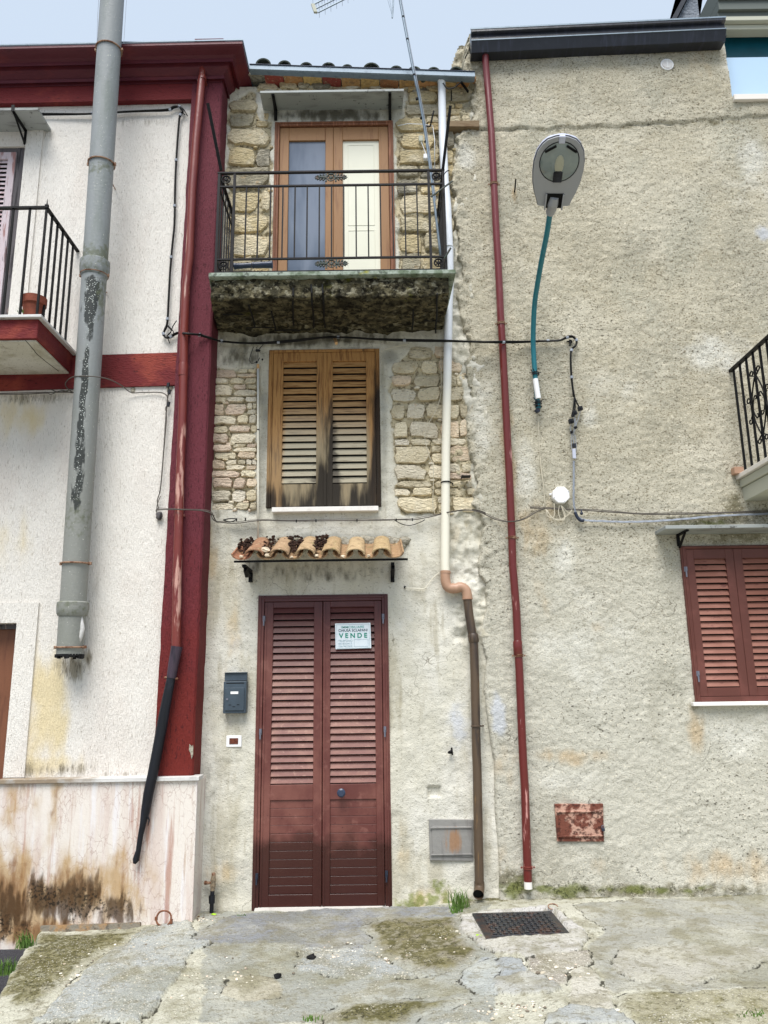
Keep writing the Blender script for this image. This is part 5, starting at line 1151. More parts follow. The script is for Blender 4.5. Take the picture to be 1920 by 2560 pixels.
p = MB(); c0 = axis(fp(7,560,760)); c1 = axis(fp(7,560,960)); p.tube([c0+Vector((.070,-.03,0)), (c0+c1)/2+Vector((.086,-.03,.0)), (c0+c1)/2+Vector((.080,-.03,-.05)), c1+Vector((.072,-.03,0))], [.004,.017,.016,.004], 10); p.build('torn_flap', 'marble_cap', T, smooth=True)
w_ = MB(); w_.tube(pth(1, [(640,-10),(632,120),(628,280)], YL-.42), .0018, 5); w_.tube(pth(1, [(820,-10),(812,120),(802,280)], YL-.42), .0018, 5); w_.build('guy_wire', 'grey_cable', T)

# red downpipe on the pilaster, ending in a black rubber boot
yr_ = YP-.055; pts = pth(1, [(1312,392),(1311,470),(1306,520),(1290,700),(1270,900),(1245,1250),(1228,1659)], [YP-.05]+[yr_]*6)+pth(4, [(1205,300),(1192,600),(1190,820),(1182,1150),(1168,1500)], yr_)+pth(7, [(1160,120),(1148,500),(1141,985)], yr_)
T = thing('downpipe', 'peeling red downpipe on the burgundy pilaster, its lower end a black rubber hose', 'downpipe', (pts[-1].x, yr_, 1.3))
rs = [.024,.024]+[.031]*(len(pts)-2); m = MB(); m.tube(pts, rs, 16); m.build('pipe', 'red_pipe', T, smooth=40)
m = MB(); a = P(1,1311,500,yr_); m.tube([a+Vector((0,0,-.03)), a, a+Vector((0,0,.012))], [.034,.034,.026], 16); m.build('joint', 'red_pipe', T, smooth=40); m = MB(); a = P(4,1190,800,yr_); m.tube([a, a+Vector((0,0,-.02)), a+Vector((0,0,-.10))], [.032,.035,.034], 16); m.build('joint', 'red_pipe', T, smooth=40)
m = MB(); a = P(1,1312,392,YP-.05); m.tube([a, a+Vector((0,0,.035))], .025, 14); m.build('spout', 'zinc', T, smooth=40)
m = MB()
for (k,u,v) in ((1,1306,520),(4,1192,600),(7,1155,120)): a = P(k,u,v,yr_); m.box((a.x-.036,yr_-.002,a.z-.006),(a.x+.036,YP,a.z+.006))
m.build('clamp', 'red_pipe', T)
hp = pth(7, [(1146,975),(1140,1010),(1126,1080),(1110,1180),(1085,1300),(1055,1460),(1026,1620)], yr_)+pth(10, [(905,180),(880,290),(862,400)], yr_-.02)
m = MB(); m.tube(hp[:4], [.040,.038,.036,.032], 14); m.build('boot', 'slate_rubber', T, smooth=40)
m = MB(); a = hp[3]; m.tube([a+Vector((-.045,0,.004)), a+Vector((.045,0,-.006))], .008, 8); m.build('strap', 'rusty_strap', T)
hp2 = hp[3:]+pth(10, [(848,470),(832,550),(820,630),(806,685),(797,708)], [yr_-.02,yr_-.02,yr_-.02,yr_-.02,yr_-.02])
m = MB(); m.tube(hp2, [.030,.033,.036,.036,.035,.034,.030,.021,.018,.017,.022,.010], 12); m.tube(pth(10, [(866,400),(874,430),(884,450),(878,484)], yr_-.03), [.012,.008,.005,.002], 6); m.build('hose', 'black_rubber', T, smooth=40)

# white pvc downpipe that turns orange then brown
yw = -.065
pts = pth(2, [(1391,272),(1393,330),(1398,600),(1410,850),(1424,1000),(1436,1250)], [-.10,-.07,yw,yw,yw,yw])+pth(5, [(1400,60),(1393,200),(1390,400),(1384,700),(1378,1000),(1376,1300),(1373,1640)], yw)+pth(8, [(1375,292)], yw)
T = thing('downpipe', 'white plastic downpipe turning through an orange elbow into a dark brown pipe', 'downpipe', (P(11,1560,850,yw).x, yw, 0))
m = MB(); m.tube(pts, .0325, 18); m.build('upper_pipe', 'white_pvc', T, smooth=40)
m = MB(); a = P(2,1391,268,-.10); m.tube([a+Vector((0,0,-.03)), a, a+Vector((0,-.02,.02)), a+Vector((0,-.05,.03))], [.034,.034,.030,.02], 16); m.build('inlet', 'white_pvc', T, smooth=40)
ep = smoothpath(pth(8, [(1375,285),(1376,340),(1392,378),(1430,384),(1462,376),(1488,392),(1497,420),(1499,447)], yw), 4); m = MB(); m.tube(ep, .036, 18)
m.build('elbow', 'orange_pvc', T, smooth=40)
m = MB()
for (u,v,n2) in ((1376,295,(0,0,1)),(1420,383,(1,0,0)),(1450,378,(1,0,0)),(1499,440,(0,0,1))): a = P(8,u,v,yw); n2 = Vector(n2); m.tube([a-n2*.006, a+n2*.006], .0385, 18)
m.build('elbow_ring', 'orange_pvc', T, smooth=40)
lp = pth(8, [(1499,445),(1510,540),(1528,650),(1535,700),(1541,900),(1547,1200),(1550,1320)], yw)+pth(11, [(1553,120),(1558,400),(1563,650),(1566,800)], yw); m = MB(); m.tube(lp, [.031,.031,.0315,.0315]+[.031]*7, 18)
m.build('lower_pipe', 'brown_pipe', T, smooth=40)
m = MB(); c = P(8,1533,665,yw); m.tube([c+Vector((-.003,0,.035)), c+Vector((-.003,0,.025)), c+Vector((.002,0,-.02)), c+Vector((.003,0,-.03))], [.033,.038,.038,.033], 18); m.build('collar', 'brown_pipe', T, smooth=40)
m = MB(); a = lp[-1]; b2 = P(11,1560,845,yw-.05); m.tube([a+Vector((0,0,.03)), a, lerp(a,b2,.5)+Vector((0,.0,-.008)), b2], [.034,.035,.035,.036], 18, caps=False); m.build('outlet', 'brown_pipe', T, smooth=40)
m = MB(); d_ = Vector((0,-.7,-.45)).normalized(); m.disc(b2-d_*.012, d_, .032, .004); m.build('bore', 'dark_void', T)
for (k,u,v,mt,rr) in ((5,1378,1180,'black_iron',.036),(8,1549,1155,'brown_pipe',.035),(2,1432,1240,'white_pvc',.0355)):
    c = P(k,u,v,yw); b_ = MB(); b_.tube([c+Vector((math.cos(a)*rr, math.sin(a)*rr, 0)) for a in [2*math.pi*q_/20 for q_ in range(20)]], .005, 6, closed=True); b_.tube([c+Vector((rr,.0,0)), c+Vector((rr+.018,.03,0)), c+Vector((rr+.018,.07,0))], .005, 6); b_.build('clamp', mt, T, smooth=40)

# right red downpipe
yq = YR-.06
pts = pth(3, [(155,240),(157,330),(170,480),(188,700),(202,980),(215,1250)], [YR-.09,yq,yq,yq,yq,yq])+pth(6, [(148,60),(160,330),(172,520),(192,900),(210,1250),(224,1580)], yq)+pth(9, [(228,300),(248,540),(257,740),(265,880),(280,1250),(287,1400)], yq)+pth(12, [(398,220),(403,380),(412,640),(414,712)], yq)
T = thing('downpipe', 'glossy maroon downpipe with scraped paint, running full height down the rendered house', 'downpipe', (pts[-1].x, yq, .1))
m = MB(); m.tube(pts, .0285, 18); m.ball(pts[0]+Vector((0,0,.0)), .0285, .0285, .022, 14, 6); m.build('pipe', 'red_pipe_glossy', T, smooth=40)
for (k,u,v) in ((3,202,980),(6,163,380),(9,225,145),(9,262,805),(12,414,640)):
    c = P(k,u,v,yq); b_ = MB()
    for dz in (-.005, .006): b_.tube([c+Vector((math.cos(a)*.031, math.sin(a)*.031, dz)) for a in [2*math.pi*q_/20 for q_ in range(20)]], .004, 6, closed=True)
    for sg in (-1, 1): b_.ball(c+Vector((sg*.042,0,0)), .007, n=6, m=4)
    b_.tube([c+Vector((0,.03,0)), c+Vector((0,.07,0))], .005, 6); b_.build('clamp', 'rusty_strap' if k != 12 else 'red_pipe', T, smooth=40)
m = MB(); c = P(9,257,765,yq); m.tube([c+Vector((0,0,.055)), c+Vector((0,0,.045)), c+Vector((0,0,-.045)), c+Vector((0,0,-.05))], [.0285,.033,.033,.029], 18); m.build('joint', 'red_pipe_glossy', T, smooth=40)
m = MB(); c = pts[-1]; m.tube([c, c+Vector((.001,0,-.045))], .0275, 18); m.build('pink_end', 'white_sill', T, smooth=40)
# white pipe above the gutter
m = MB(); pts = pth(19, [(890,-60),(900,90),(915,190),(925,265)], yu-.12); m.tube(pts, [.06,.06,.058,.058], 14); T = m.build('vent_pipe', 'lamp_shell', None, smooth=40); tag(T, 'short white pipe elbow standing behind the end of the black gutter, top right', 'pipe')
m = MB(); c = P(19,905,80,yu-.12); m.tube([c+Vector((math.cos(a)*.066, math.sin(a)*.066, 0)) for a in [2*math.pi*q_/20 for q_ in range(20)]], .008, 6, closed=True); m.box((c.x-.09,c.y-.01,c.z-.01),(c.x-.06,c.y+.01,c.z+.01)); m.box((c.x+.06,c.y-.01,c.z-.01),(c.x+.09,c.y+.01,c.z+.01)); m.build('clamp', 'zinc', T)
# thin white conduit
m = MB(); m.tube(pth(5, [(325,540),(325,900),(326,1200),(325,1492)], -.025), .0078, 10); T = m.build('conduit', 'white_pvc', None, smooth=True); tag(T, 'thin white conduit running down the wall left of the weathered shutters', 'conduit')
m = MB(); m.tube(pth(5, [(325,518),(325,542)], -.025), .011, 10); m.build('conduit_cap', 'clay_tube', T); 
m = MB(); c = P(5,326,884,-.025); m.tube([c+Vector((0,0,-.004)), c+Vector((0,0,.004))], .0095, 10); m.build('clip', 'black_iron', T)

# ================================================================ LAMP
lb0 = P(6,372,855,YR-.05); lt0 = P(14,620,1790,-.80)
T = thing('street_lamp', 'street lamp with grey oval head on a curved teal bracket arm', 'street lamp', (lb0.x, YR, lb0.z))
arm = smoothpath([P(6,372,855,YR-.05), P(6,362,760,YR-.05), P(6,350,620,YR-.055), P(6,343,470,YR-.09), P(6,350,280,YR-.20), P(6,370,140,YR-.34), P(6,393,10,YR-.50), P(3,482,1250,YR-.64), lt0], 5)
m = MB(); m.tube(arm, .0195, 14); m.build('arm', 'teal_paint', T, smooth=40)
m = MB(); m.tube(pth(6, [(355,690),(372,800)], YR-.066), .021, 12); m.build('white_sticker', 'white_plastic', T, smooth=40)
m = MB()
for (v0, u0) in ((655,356),(665,358),(818,371),(828,372),(845,373)):
    m = MB(); c = P(6,u0,v0,YR-.055); m.tube([c+Vector((math.cos(a)*.023, math.sin(a)*.023, 0)) for a in [2*math.pi*q_/16 for q_ in range(16)]], .0045, 6, closed=True)
    for q_ in range(3): a = random.uniform(0,6.28); m.tube([c+Vector((.02*math.cos(a),-.02,0)), c+Vector((.045*math.cos(a),-.03,random.uniform(-.02,.03)))], .003, 5)
    m.build('tie_band', 'black_rubber', T)
m = MB(); m.tube(pth(6, [(362,860),(372,876)], YR-.05), [.024,.018], 12); m.build('arm_cap', 'dark_hinge', T)
HA, HB = P(14,690,1580,-.86), P(14,880,150,-1.26); L = (HB-HA).length; ax = (HB-HA).normalized(); sx = Vector((1,0,0)); sx = (sx-ax*sx.dot(ax)).normalized(); dn = sx.cross(ax); dn = dn if dn.z < 0 else -dn; dn.normalize()
# roll the head a little towards the street
sx = (sx+dn*.10).normalized(); dn = dn-sx*dn.dot(sx); dn.normalize()
prof = [(-.01,.095),(0,.112),(.08,.122),(.2,.145),(.35,.162),(.5,.169),(.65,.169),(.8,.154),(.9,.126),(.96,.095),(1.0,.045),(1.01,.012)]
def shell(prof, up, lo, mb, h_up, scale=1, n=20):
    vs = []; N = len(prof)
    for t, wd in prof:
        c = HA+ax*L*t
        for k in range(n):
            a = math.pi*k/(n-1); vs.append(c+sx*(-math.cos(a)*wd*scale)+(-dn)*(math.sin(a)**.8*h_up*min(1, wd/.17)*1.0))
    fs = []
    for i in range(N-1):
        for k in range(n-1): fs.append((i*n+k, i*n+k+1, (i+1)*n+k+1, (i+1)*n+k))
    fs.append(tuple(range(n))); fs.append(tuple((N-1)*n+k for k in range(n))[::-1])
    b = len(vs)
    for i in range(N-1): fs.append((i*n, (i+1)*n, (i+1)*n+n-1, i*n+n-1))
    mb.add(vs, fs)
m = MB(); shell(prof, 1, 0, m, .115, 1.0); m.build('lamp_head', 'lamp_shell', T, smooth=50)
m = MB(); p2 = [(t*.985+.004, w_*.965) for t, w_ in prof]; ring_ = []
top_ = [HA+ax*L*t+sx*w_ for t, w_ in p2]; bot_ = [HA+ax*L*t-sx*w_ for t, w_ in p2][::-1]; pl_ = top_+bot_
m.prism([p+dn*.004 for p in pl_], dn*.016); m.build('lamp_tray', 'lamp_grey', T)
m = MB(); m.tube([p+dn*.004 for p in pl_], .004, 6, closed=True); m.build('gasket', 'black_rubber', T)
gc_ = HA+ax*L*.645+dn*.020; n = 28; m = MB(); vs = [gc_+dn*.022]; gl = []
for rr_2, dz in ((.4,.020),(.75,.012),(1.0,.0)):
    for k in range(n): a = 2*math.pi*k/n; vs.append(gc_+sx*(math.cos(a)*.128*rr_2)+ax*(math.sin(a)*L*.285*rr_2)+dn*dz)
fs = [(0, 1+k, 1+(k+1) % n) for k in range(n)]+[(1+i*n+k, 1+(i+1)*n+k, 1+(i+1)*n+(k+1) % n, 1+i*n+(k+1) % n) for i in range(2) for k in range(n)]
m.add(vs, fs); gl = m.build('lens', 'lamp_glass', T, smooth=True)
m = MB(); m.tube([vs[1+2*n+k] for k in range(n)], .0035, 6, closed=True); m.build('lens_rim', 'black_rubber', gl, smooth=True)
m = MB(); c = gc_+dn*.021-ax*L*.02; m.ball((0,0,0), 1, 1, 1, 14, 8); m.v = [tuple(c+sx*(x*.030)+ax*(y*.066)+dn*(z*.006)) for x, y, z in m.v]; m.build('bulb', 'lamp_bulb', gl, smooth=True)
m = MB(); c = gc_+dn*.019-ax*L*.20; m.obox(c, sx*.030, ax*.035, dn*.006); m.obox(c+ax*.025+dn*.003, sx*.020, ax*.018, dn*.006); m.build('lamp_socket', 'black_rubber', gl, bevel=.003)
m = MB()
for sg in (-1, 1): c = gc_+dn*.020+ax*L*.20+sx*sg*.068; m.obox(c, (sx*.034-ax*.020*sg*sg), (ax*.006+sx*.003*sg), dn*.006) if sg > 0 else m.obox(c, (sx*.034+ax*.020), (ax*.006-sx*.003), dn*.006)
m.build('reflector_gap', 'dark_void', gl)
m = MB(); c = HB-ax*.02+dn*.006; m.obox(c, sx*.020, ax*.024, dn*.022); m.build('latch', 'lamp_shell', T, bevel=.004)
m = MB(); c = HA+ax*.035+dn*.022; m.obox(c, sx*.060, ax*.050, dn*.004); m.build('neck_recess', 'dark_void', T)
for sg in (-1,1): m = MB(); m.obox(HA+ax*.03+dn*.026+sx*sg*.058, sx*.005, ax*.055, dn*.012); m.build('neck_flange', 'lamp_grey', T)
m = MB(); a, b2 = lt0-Vector((0,0,.0)), HA+ax*.06+dn*.024; m.tube([a, lerp(a,b2,.15), lerp(a,b2,.3), lerp(a,b2,.32), lerp(a,b2,.5), lerp(a,b2,.52), lerp(a,b2,.7), lerp(a,b2,1)], [.026,.033,.033,.035,.035,.037,.036,.028], 16); m.build('neck', 'lamp_grey', T, smooth=40)
for sg in (-1,1): m = MB(); m.tube([lerp(a,b2,.45)+sx*sg*.03, lerp(a,b2,.5)+sx*sg*.052], .010, 8); m.build('neck_bolt', 'black_rubber', T)

# ================================================================ CABLES
def cable(m_, k, pts, y, r, n=4, sides=7): m_.tube(smoothpath(pth(k, pts, y), n), r, sides)
yl_ = YL-.025
T = thing('cable_bundle', 'thick black cable bundle crossing all three house fronts just below the centre balcony', 'cable', (P(4,1090,600,yl_).x, yl_, P(4,1090,600,yl_).z))
A1 = pth(1, [(-40,742),(120,744),(380,742),(600,737),(860,722),(1080,716),(1120,700),(1150,692),(1175,700),(1183,725),(1165,760),(1155,850),(1142,1040),(1135,1200),(1133,1300),(1130,1460),(1117,1590)], yl_)+pth(4, [(1103,200),(1092,400),(1084,540),(1068,585),(1060,610),(1075,632),(1100,632),(1135,612),(1165,602)], yl_)+pth(4, [(1200,605),(1300,615)], [YP-.10,YP-.04])+pth(5, [(0,355),(60,372),(120,388),(250,398),(400,398),(560,384),(700,366),(850,368),(1000,378),(1200,386),(1420,388),(1659,394)], [YP-.03,YP,-.10]+[-.05]*6+[-.11,-.12,YR-.08])+pth(6, [(40,482),(150,484),(250,484),(360,478),(480,474),(510,466),(540,456),(565,454),(585,472),(582,500),(560,522),(553,560),(555,640),(562,720),(572,790)], [YR-.10,YR-.115,YR-.06]+[YR-.04]*12)
sp_ = smoothpath(A1, 4); m = MB(); m.tube(sp_, .0082, 8); m.tube([p+Vector((0,-.008,.006*math.sin(i*.35))) for i, p in enumerate(sp_)], .006, 7); m.build('cable', 'black_cable', T, smooth=True)
m = MB()
for i in range(12, len(sp_)-2, 9):
    t = (sp_[i+1]-sp_[i-1]).normalized(); m.tube([sp_[i]-t*.010+Vector((0,-.003,0)), sp_[i]+t*.010+Vector((0,-.003,0))], .0125, 8)
m.build('cable_tie', 'grey_cable', T)
m = MB()
for pts in ([(1183,700),(1200,725),(1215,752)],[(1165,700),(1190,735),(1200,745)]): cable(m,1,pts,yl_,.004)
for pts in ([(1088,560),(1110,590),(1085,620),(1100,670)],[(1090,555),(1125,600),(1095,640)],[(1145,522),(1120,560),(1105,600),(1080,625)],[(1100,632),(1140,600),(1190,596)]): cable(m,4,pts,yl_-.006,.004)
m.build('loose_wire', 'black_cable', T, smooth=True)
T = thing('service_splice', 'tangle of black clamps joining the black cable to thin grey wires beside the lamp arm', 'cable joint', (P(16,330,900,YR-.05).x, YR-.05, P(16,330,1450,YR-.05).z))
m = MB(); yy = YR-.04
for pts in ([(335,760),(330,850),(318,920),(308,960)],[(340,770),(370,840),(395,880)],[(338,780),(345,860),(335,930)],[(150,190),(150,190)][:0] or [(290,150),(285,200)]): cable(m,16,pts,yy,.0055)
m.build('cable_end', 'black_cable', T, smooth=True)
m = MB()
for (u,v,r_) in ((400,890,.017),(338,938,.016),(300,1030,.018),(318,970,.010),(350,1100,.010),(305,1150,.010)): c = P(16,u,v,yy-.008); m.obox(c, (r_,.0,.004), (0,r_*.8,0), (-.003,0,r_*.9)); m.tube([c+Vector((0,-r_,0)), c+Vector((0,-r_*1.5,0))], r_*.5, 8)
m.build('clamp', 'black_rubber', T, bevel=.003)
m = MB()
for pts in ([(405,910),(375,1010),(335,1130)],[(340,960),(338,1060),(330,1160)],[(300,1060),(290,1120),(310,1190)],[(345,1000),(350,1080),(325,1170)],[(320,1150),(322,1220),(330,1290)],[(310,1160),(300,1250),(312,1360)],[(340,1180),(352,1250),(358,1360)]): cable(m,16,pts,yy,.0028)
m.build('thin_wire', 'grey_cable', T, smooth=True)
m = MB(); c = P(16,333,1300,yy-.006); m.obox(c, (.013,0,0), (0,.008,0), (0,0,.016)); m.build('splice_cap', 'black_rubber', T)
m = MB(); c = P(16,333,1390,yy-.006); m.obox(c, (.012,0,0), (0,.008,0), (0,0,.038))
for i in range(5): m.ball(c+Vector((-.012,-.004,-.03+i*.014)), .005, n=6, m=4)
m.build('splice_block', 'lamp_shell', T, bevel=.002)
T = thing('hook', 'black ring hook holding the end of the black cable on the rendered wall', 'hook', (P(16,290,150,YR).x, YR, P(16,290,150,YR).z)); c = P(16,292,150,YR-.02); m = MB(); m.ball(c, .016, n=8); m.tube([c, c+Vector((-.03,-.01,-.005))], .006, 6); m.tube([c+Vector((0,.03,0)), c], .007, 6); m.build('hook_body', 'black_iron', T)
# grey service cable down and away right
T = thing('service_cable', 'twisted pale grey cable beside the octagonal box, running right above the maroon window', 'cable', (P(16,350,2050,YR-.03).x, YR-.03, P(16,350,2050,YR-.03).z))
m = MB(); base = pth(16, [(330,1470),(330,1650),(328,1800),(330,1930),(345,2020),(375,2085),(440,2120),(520,2130)], YR-.03)+pth(6, [(700,1485),(850,1490),(1000,1487),(1200,1473),(1400,1455),(1659,1445),(1900,1435)], YR-.03)
sp_ = smoothpath(base, 8)
for s_ in range(3): m.tube([p+Vector((.006*math.cos(i*.5+s_*2.1)*.8, .005*math.sin(i*.5+s_*2.1), .006*math.sin(i*.5+s_*2.1))) for i, p in enumerate(sp_)], .0036, 6)
m.build('strands', 'grey_cable', T, smooth=True)
m = MB(); pts = smoothpath(pth(16, [(345,2035),(365,2085),(400,2125),(440,2130)], YR-.045), 4); m.tube(pts, [.012]*len(pts), 8); c = P(16,415,2050,YR-.03); m.ball(c, .012, n=8); m.tube([c+Vector((0,0,.0)), c+Vector((0,0,.03))], .005, 6); m.build('guide_saddle', 'dark_hinge', T, smooth=True)
# thin line of wires low across the centre house and away to the right
T = thing('overhead_wire', 'thin grey wire strung below the weathered shutters from pilaster to octagonal box', 'wire', (P(7,1030,90,YL-.03).x, YL-.03, P(7,1030,90,YL-.03).z))
W1_ = pth(7, [(1010,95),(1040,88),(1150,88),(1300,94),(1370,115),(1400,165)], [YL-.03,YL-.04,YP-.10,YP-.04,YP-.02,-.04])+pth(5, [(110,1402),(200,1408),(350,1392),(540,1396),(780,1393),(1000,1392),(1130,1388),(1200,1388),(1300,1370),(1420,1342),(1520,1336),(1600,1355)], [-.04]*9+[-.11,YR-.04,YR-.04])+pth(6, [(0,1422),(60,1442),(130,1475),(210,1490),(290,1475),(360,1435),(410,1415)], [YR-.03]*3+[YR-.105,YR-.06,YR-.03,YR-.03])
sp_ = smoothpath(W1_, 5); m = MB(); m.tube(sp_, .0040, 6); m.tube([p+Vector((0,-.003,.007+.004*math.sin(i*.4))) for i, p in enumerate(sp_)], .0022, 5); m.build('wire', 'brown_cable', T, smooth=True)
m = MB(); cable(m,5,[(1090,1390),(1130,1412),(1180,1420),(1240,1400),(1260,1388)],-.045,.003); cable(m,5,[(60,1350),(75,1390),(110,1402)],-.04,.003); cable(m,5,[(130,1390),(170,1400),(205,1386),(170,1382),(130,1390)],-.05,.004); m.build('slack_loop', 'black_cable', T, smooth=True)
m = MB()
for (k,u,v) in ((5,205,1388),(5,255,1386),(5,540,1396),(5,650,1394),(5,880,1392),(5,1190,1388),(5,1100,1390)): c = P(k,u,v,-.045); m.box((c.x-.004,c.y-.006,c.z-.010),(c.x+.004,c.y+.006,c.z+.010))
m.build('clip', 'black_iron', T)
T = thing('overhead_wire', 'thin dark wire running right from the octagonal box above the twisted cable', 'wire', (P(6,600,1425,YR-.03).x, YR-.03, P(6,600,1425,YR-.03).z))
m = MB(); sp_ = smoothpath(pth(6, [(325,1412),(420,1416),(560,1422),(700,1430),(850,1440),(1000,1448),(1200,1446),(1400,1440),(1659,1434),(1900,1428)], YR-.028), 5); m.tube(sp_, .0045, 6); m.tube([p+Vector((0,-.002,.007+.003*math.sin(i*.5))) for i, p in enumerate(sp_)], .003, 5); m.build('wire', 'brown_cable', T, smooth=True)
# wire on the left house
T = thing('overhead_wire', 'thin wire arching over the thick grey pipe below the burgundy band', 'wire', (P(4,480,985,YL-.03).x, YL-.03, P(4,480,985,YL-.03).z))
m = MB(); cable(m,4,[(-60,995),(100,992),(300,988),(470,985)],YL-.03,.004); cable(m,4,[(-60,1000),(150,1000),(300,992),(330,1000),(400,975),(470,992)],YL-.035,.003); cable(m,4,[(330,968),(380,985),(475,968)],YL-.035,.004)
sp_ = smoothpath([P(4,480,992,YL-.03),P(4,435,960,YL-.06),P(4,425,925,YL-.14),P(4,470,888,YL-.27),P(4,560,882,YL-.33),P(4,650,890,YL-.30),P(4,720,908,YL-.20),P(4,790,945,YL-.08),P(4,850,988,YL-.03),P(4,920,988,YL-.02),P(4,1040,988,YL-.02),P(4,1085,1010,YL-.03)], 5); m.tube(sp_, .0042, 6)
m.build('wire', 'brown_cable', T, smooth=True)
m = MB(); c = P(4,862,972,YL); m.ball(c, .022, .010, .026, 9, 5, .2); c = P(4,1100,965,YL); m.ball(c, .024, .012, .030, 9, 5, .2); m.build('mortar_dab', 'mortar', T, smooth=True)
T = thing('drop_wire', 'twisted dark wire hanging from the burgundy band down beside the pilaster', 'wire', (P(4,1040,1640,YL-.03).x, YL-.03, P(4,1040,1640,YL-.03).z))
m = MB(); cable(m,4,[(1088,930),(1092,980),(1085,1040),(1075,1150),(1062,1350),(1045,1560),(1035,1640)],YL-.03,.0048); cable(m,4,[(1080,1010),(1092,1060),(1072,1090),(1080,1150),(1064,1350)],YL-.036,.003); cable(m,7,[(1035,-20),(1020,30),(1025,80),(1010,100)],YL-.03,.004); cable(m,7,[(1040,0),(1018,60),(1015,110)],YL-.03,.003)
m.build('wire', 'brown_cable', T, smooth=True); m = MB(); c = P(7,1032,130,YL-.02); m.ball(c, .026, .02, .030, 10, 6, .2); m.build('insulator', 'grey_wood', T, smooth=True)
m = MB(); 
for (u,v) in ((1090,940),(1097,985),(1092,1065)): c = P(4,u,v,YL-.04); m.obox(c,(.010,0,0),(0,.008,0),(.002,0,.018))
m.build('wire_clamp', 'black_rubber', T, bevel=.002)
# cream wires
T = thing('bell_wire', 'slack cream wire hanging beside the white downpipe over the rubble stones', 'wire', (P(5,1300,1390,-.03).x, -.03, P(5,1310,1390,-.03).z))
m = MB(); cable(m,5,[(1350,470),(1350,680),(1320,780),(1275,860),(1260,930),(1285,1030),(1305,1080),(1308,1180),(1305,1300),(1320,1370)],-.045,.0024); m.build('wire', 'cream_cable', T, smooth=True)
T = thing('bell_wire', 'short white wire bent from the orange elbow down to a nail by the canopy', 'wire', (P(8,1150,380,-.02).x, -.02, P(8,1150,380,-.02).z)); m = MB(); cable(m,8,[(1342,292),(1300,330),(1270,370),(1250,385),(1190,383),(1150,380)],-.02,.0028); m.build('wire', 'white_pvc', T, smooth=True)
m = MB(); m.ball(P(8,1148,376,-.01), .010, n=6, m=4, jit=.3); m.build('nail', 'charcoal', T)
T = thing('lamp_wire', 'thin cream wire dropping from the lower end of the teal lamp arm', 'wire', (P(6,410,1410,YR-.02).x, YR-.02, P(6,410,1410,YR-.02).z)); m = MB(); cable(m,6,[(368,870),(374,980),(382,1130),(390,1220),(402,1300),(410,1410)],YR-.02,.0030); cable(m,6,[(382,1130),(396,1240),(406,1330)],YR-.022,.0022); m.build('wire', 'cream_cable', T, smooth=True)
T = thing('junction_box', 'white octagonal junction box on the rendered wall with wires looping beneath', 'junction box', (P(6,495,1343,YR).x, YR, P(6,495,1343,YR).z)); c = P(6,495,1343,YR-.02); r_ = .0665; m = MB()
oc = [(c.x+r_*math.cos(math.pi/8+k*math.pi/4), YR-.05, c.z+r_*math.sin(math.pi/8+k*math.pi/4)) for k in range(8)]; m.prism(oc, (0,.06,0)); m.build('box', 'white_plastic', T, bevel=.004)
m = MB()
for k in range(0,8,2): m.disc((c.x+r_*.86*math.cos(math.pi/8+k*math.pi/4), YR-.049, c.z+r_*.86*math.sin(math.pi/8+k*math.pi/4)), (0,-1,0), .003, .004, 6)
m.build('screw', 'steel_hinge', T)
m = MB(); m.tube([c+Vector((-r_,0,.01)), c+Vector((-r_-.014,0,.01))], .008, 8); m.build('gland', 'white_plastic', T)
m = MB()
for pts in ([(460,1385),(462,1440),(455,1465),(425,1460),(415,1420)],[(490,1395),(485,1440),(500,1480),(520,1470),(500,1400)],[(495,1395),(520,1440),(515,1475),(470,1480),(435,1450),(412,1420)],[(560,1422),(540,1450),(500,1475),(450,1470),(420,1425)],[(500,1398),(540,1440),(575,1450)]): cable(m,6,pts,YR-.03,.0032)
m.build('loop_wire', 'cream_cable', T, smooth=True)

# ================================================================ SMALL THINGS
T = thing('antenna', 'television antenna on a thin grey mast leaning up past the eaves from the balcony', 'antenna', tuple(P(2,1388,1310,-.12)))
a, b2 = P(2,1388,1310,-.16), P(13,1170,0,-.30); b3 = b2+(b2-a)*.22; m = MB(); sp_ = [lerp(a,b3,i/10) for i in range(11)]; k2 = P(2,1300,600,-.2); sp_ = smoothpath([a, P(2,1340,900,-.18), P(2,1300,600,-.21), P(2,1262,380,-.26), P(2,1232,240,-.30), b2, b3], 5); m.tube(sp_, .0098, 10); m.build('mast', 'zinc', T, smooth=True)
m = MB(); m.tube([p+Vector((.013,-.006,.0)) for p in sp_[4:]], .003, 5); m.build('feeder_wire', 'grey_cable', T)
m = MB()
for (k,u,v) in ((13,1210,207),(13,1262,480),(13,1345,915),(2,1250,385),(2,1276,495),(2,1300,632)): 
    c = min(sp_, key=lambda p: abs(p.z-P(k,u,v,p.y).z)); c = P(k,u,v,c.y); m = MB(); m.tube([c+Vector((0,0,-.006)), c+Vector((0,0,.006))], .0125, 8); m.build('tape_wrap', 'charcoal', T)
tip = [P(13,90,65,-.35), P(13,130,112,-.35), P(13,168,152,-.35)]; m = MB(); dr = P(13,800,-165,-.35)-P(13,168,152,-.35)
el = MB()
for i, t0_ in enumerate(tip):
    m.bar(t0_, t0_+dr*1.0, .010)
    for q_ in range(9): c = t0_+dr*(.03+q_*.11); el.tube([c+Vector((0,-.012,.045)), c+Vector((0,.012,-.045))], .0018, 5)
m.build('boom', 'zinc', T); el.build('elements', 'grey_cable', T)
m = MB(); m.obox(lerp(tip[0],tip[2],.45), (.014,0,.0), (0,.01,0), (-.012,0,.040)); m.build('boom_bracket', 'cream_trim', T)
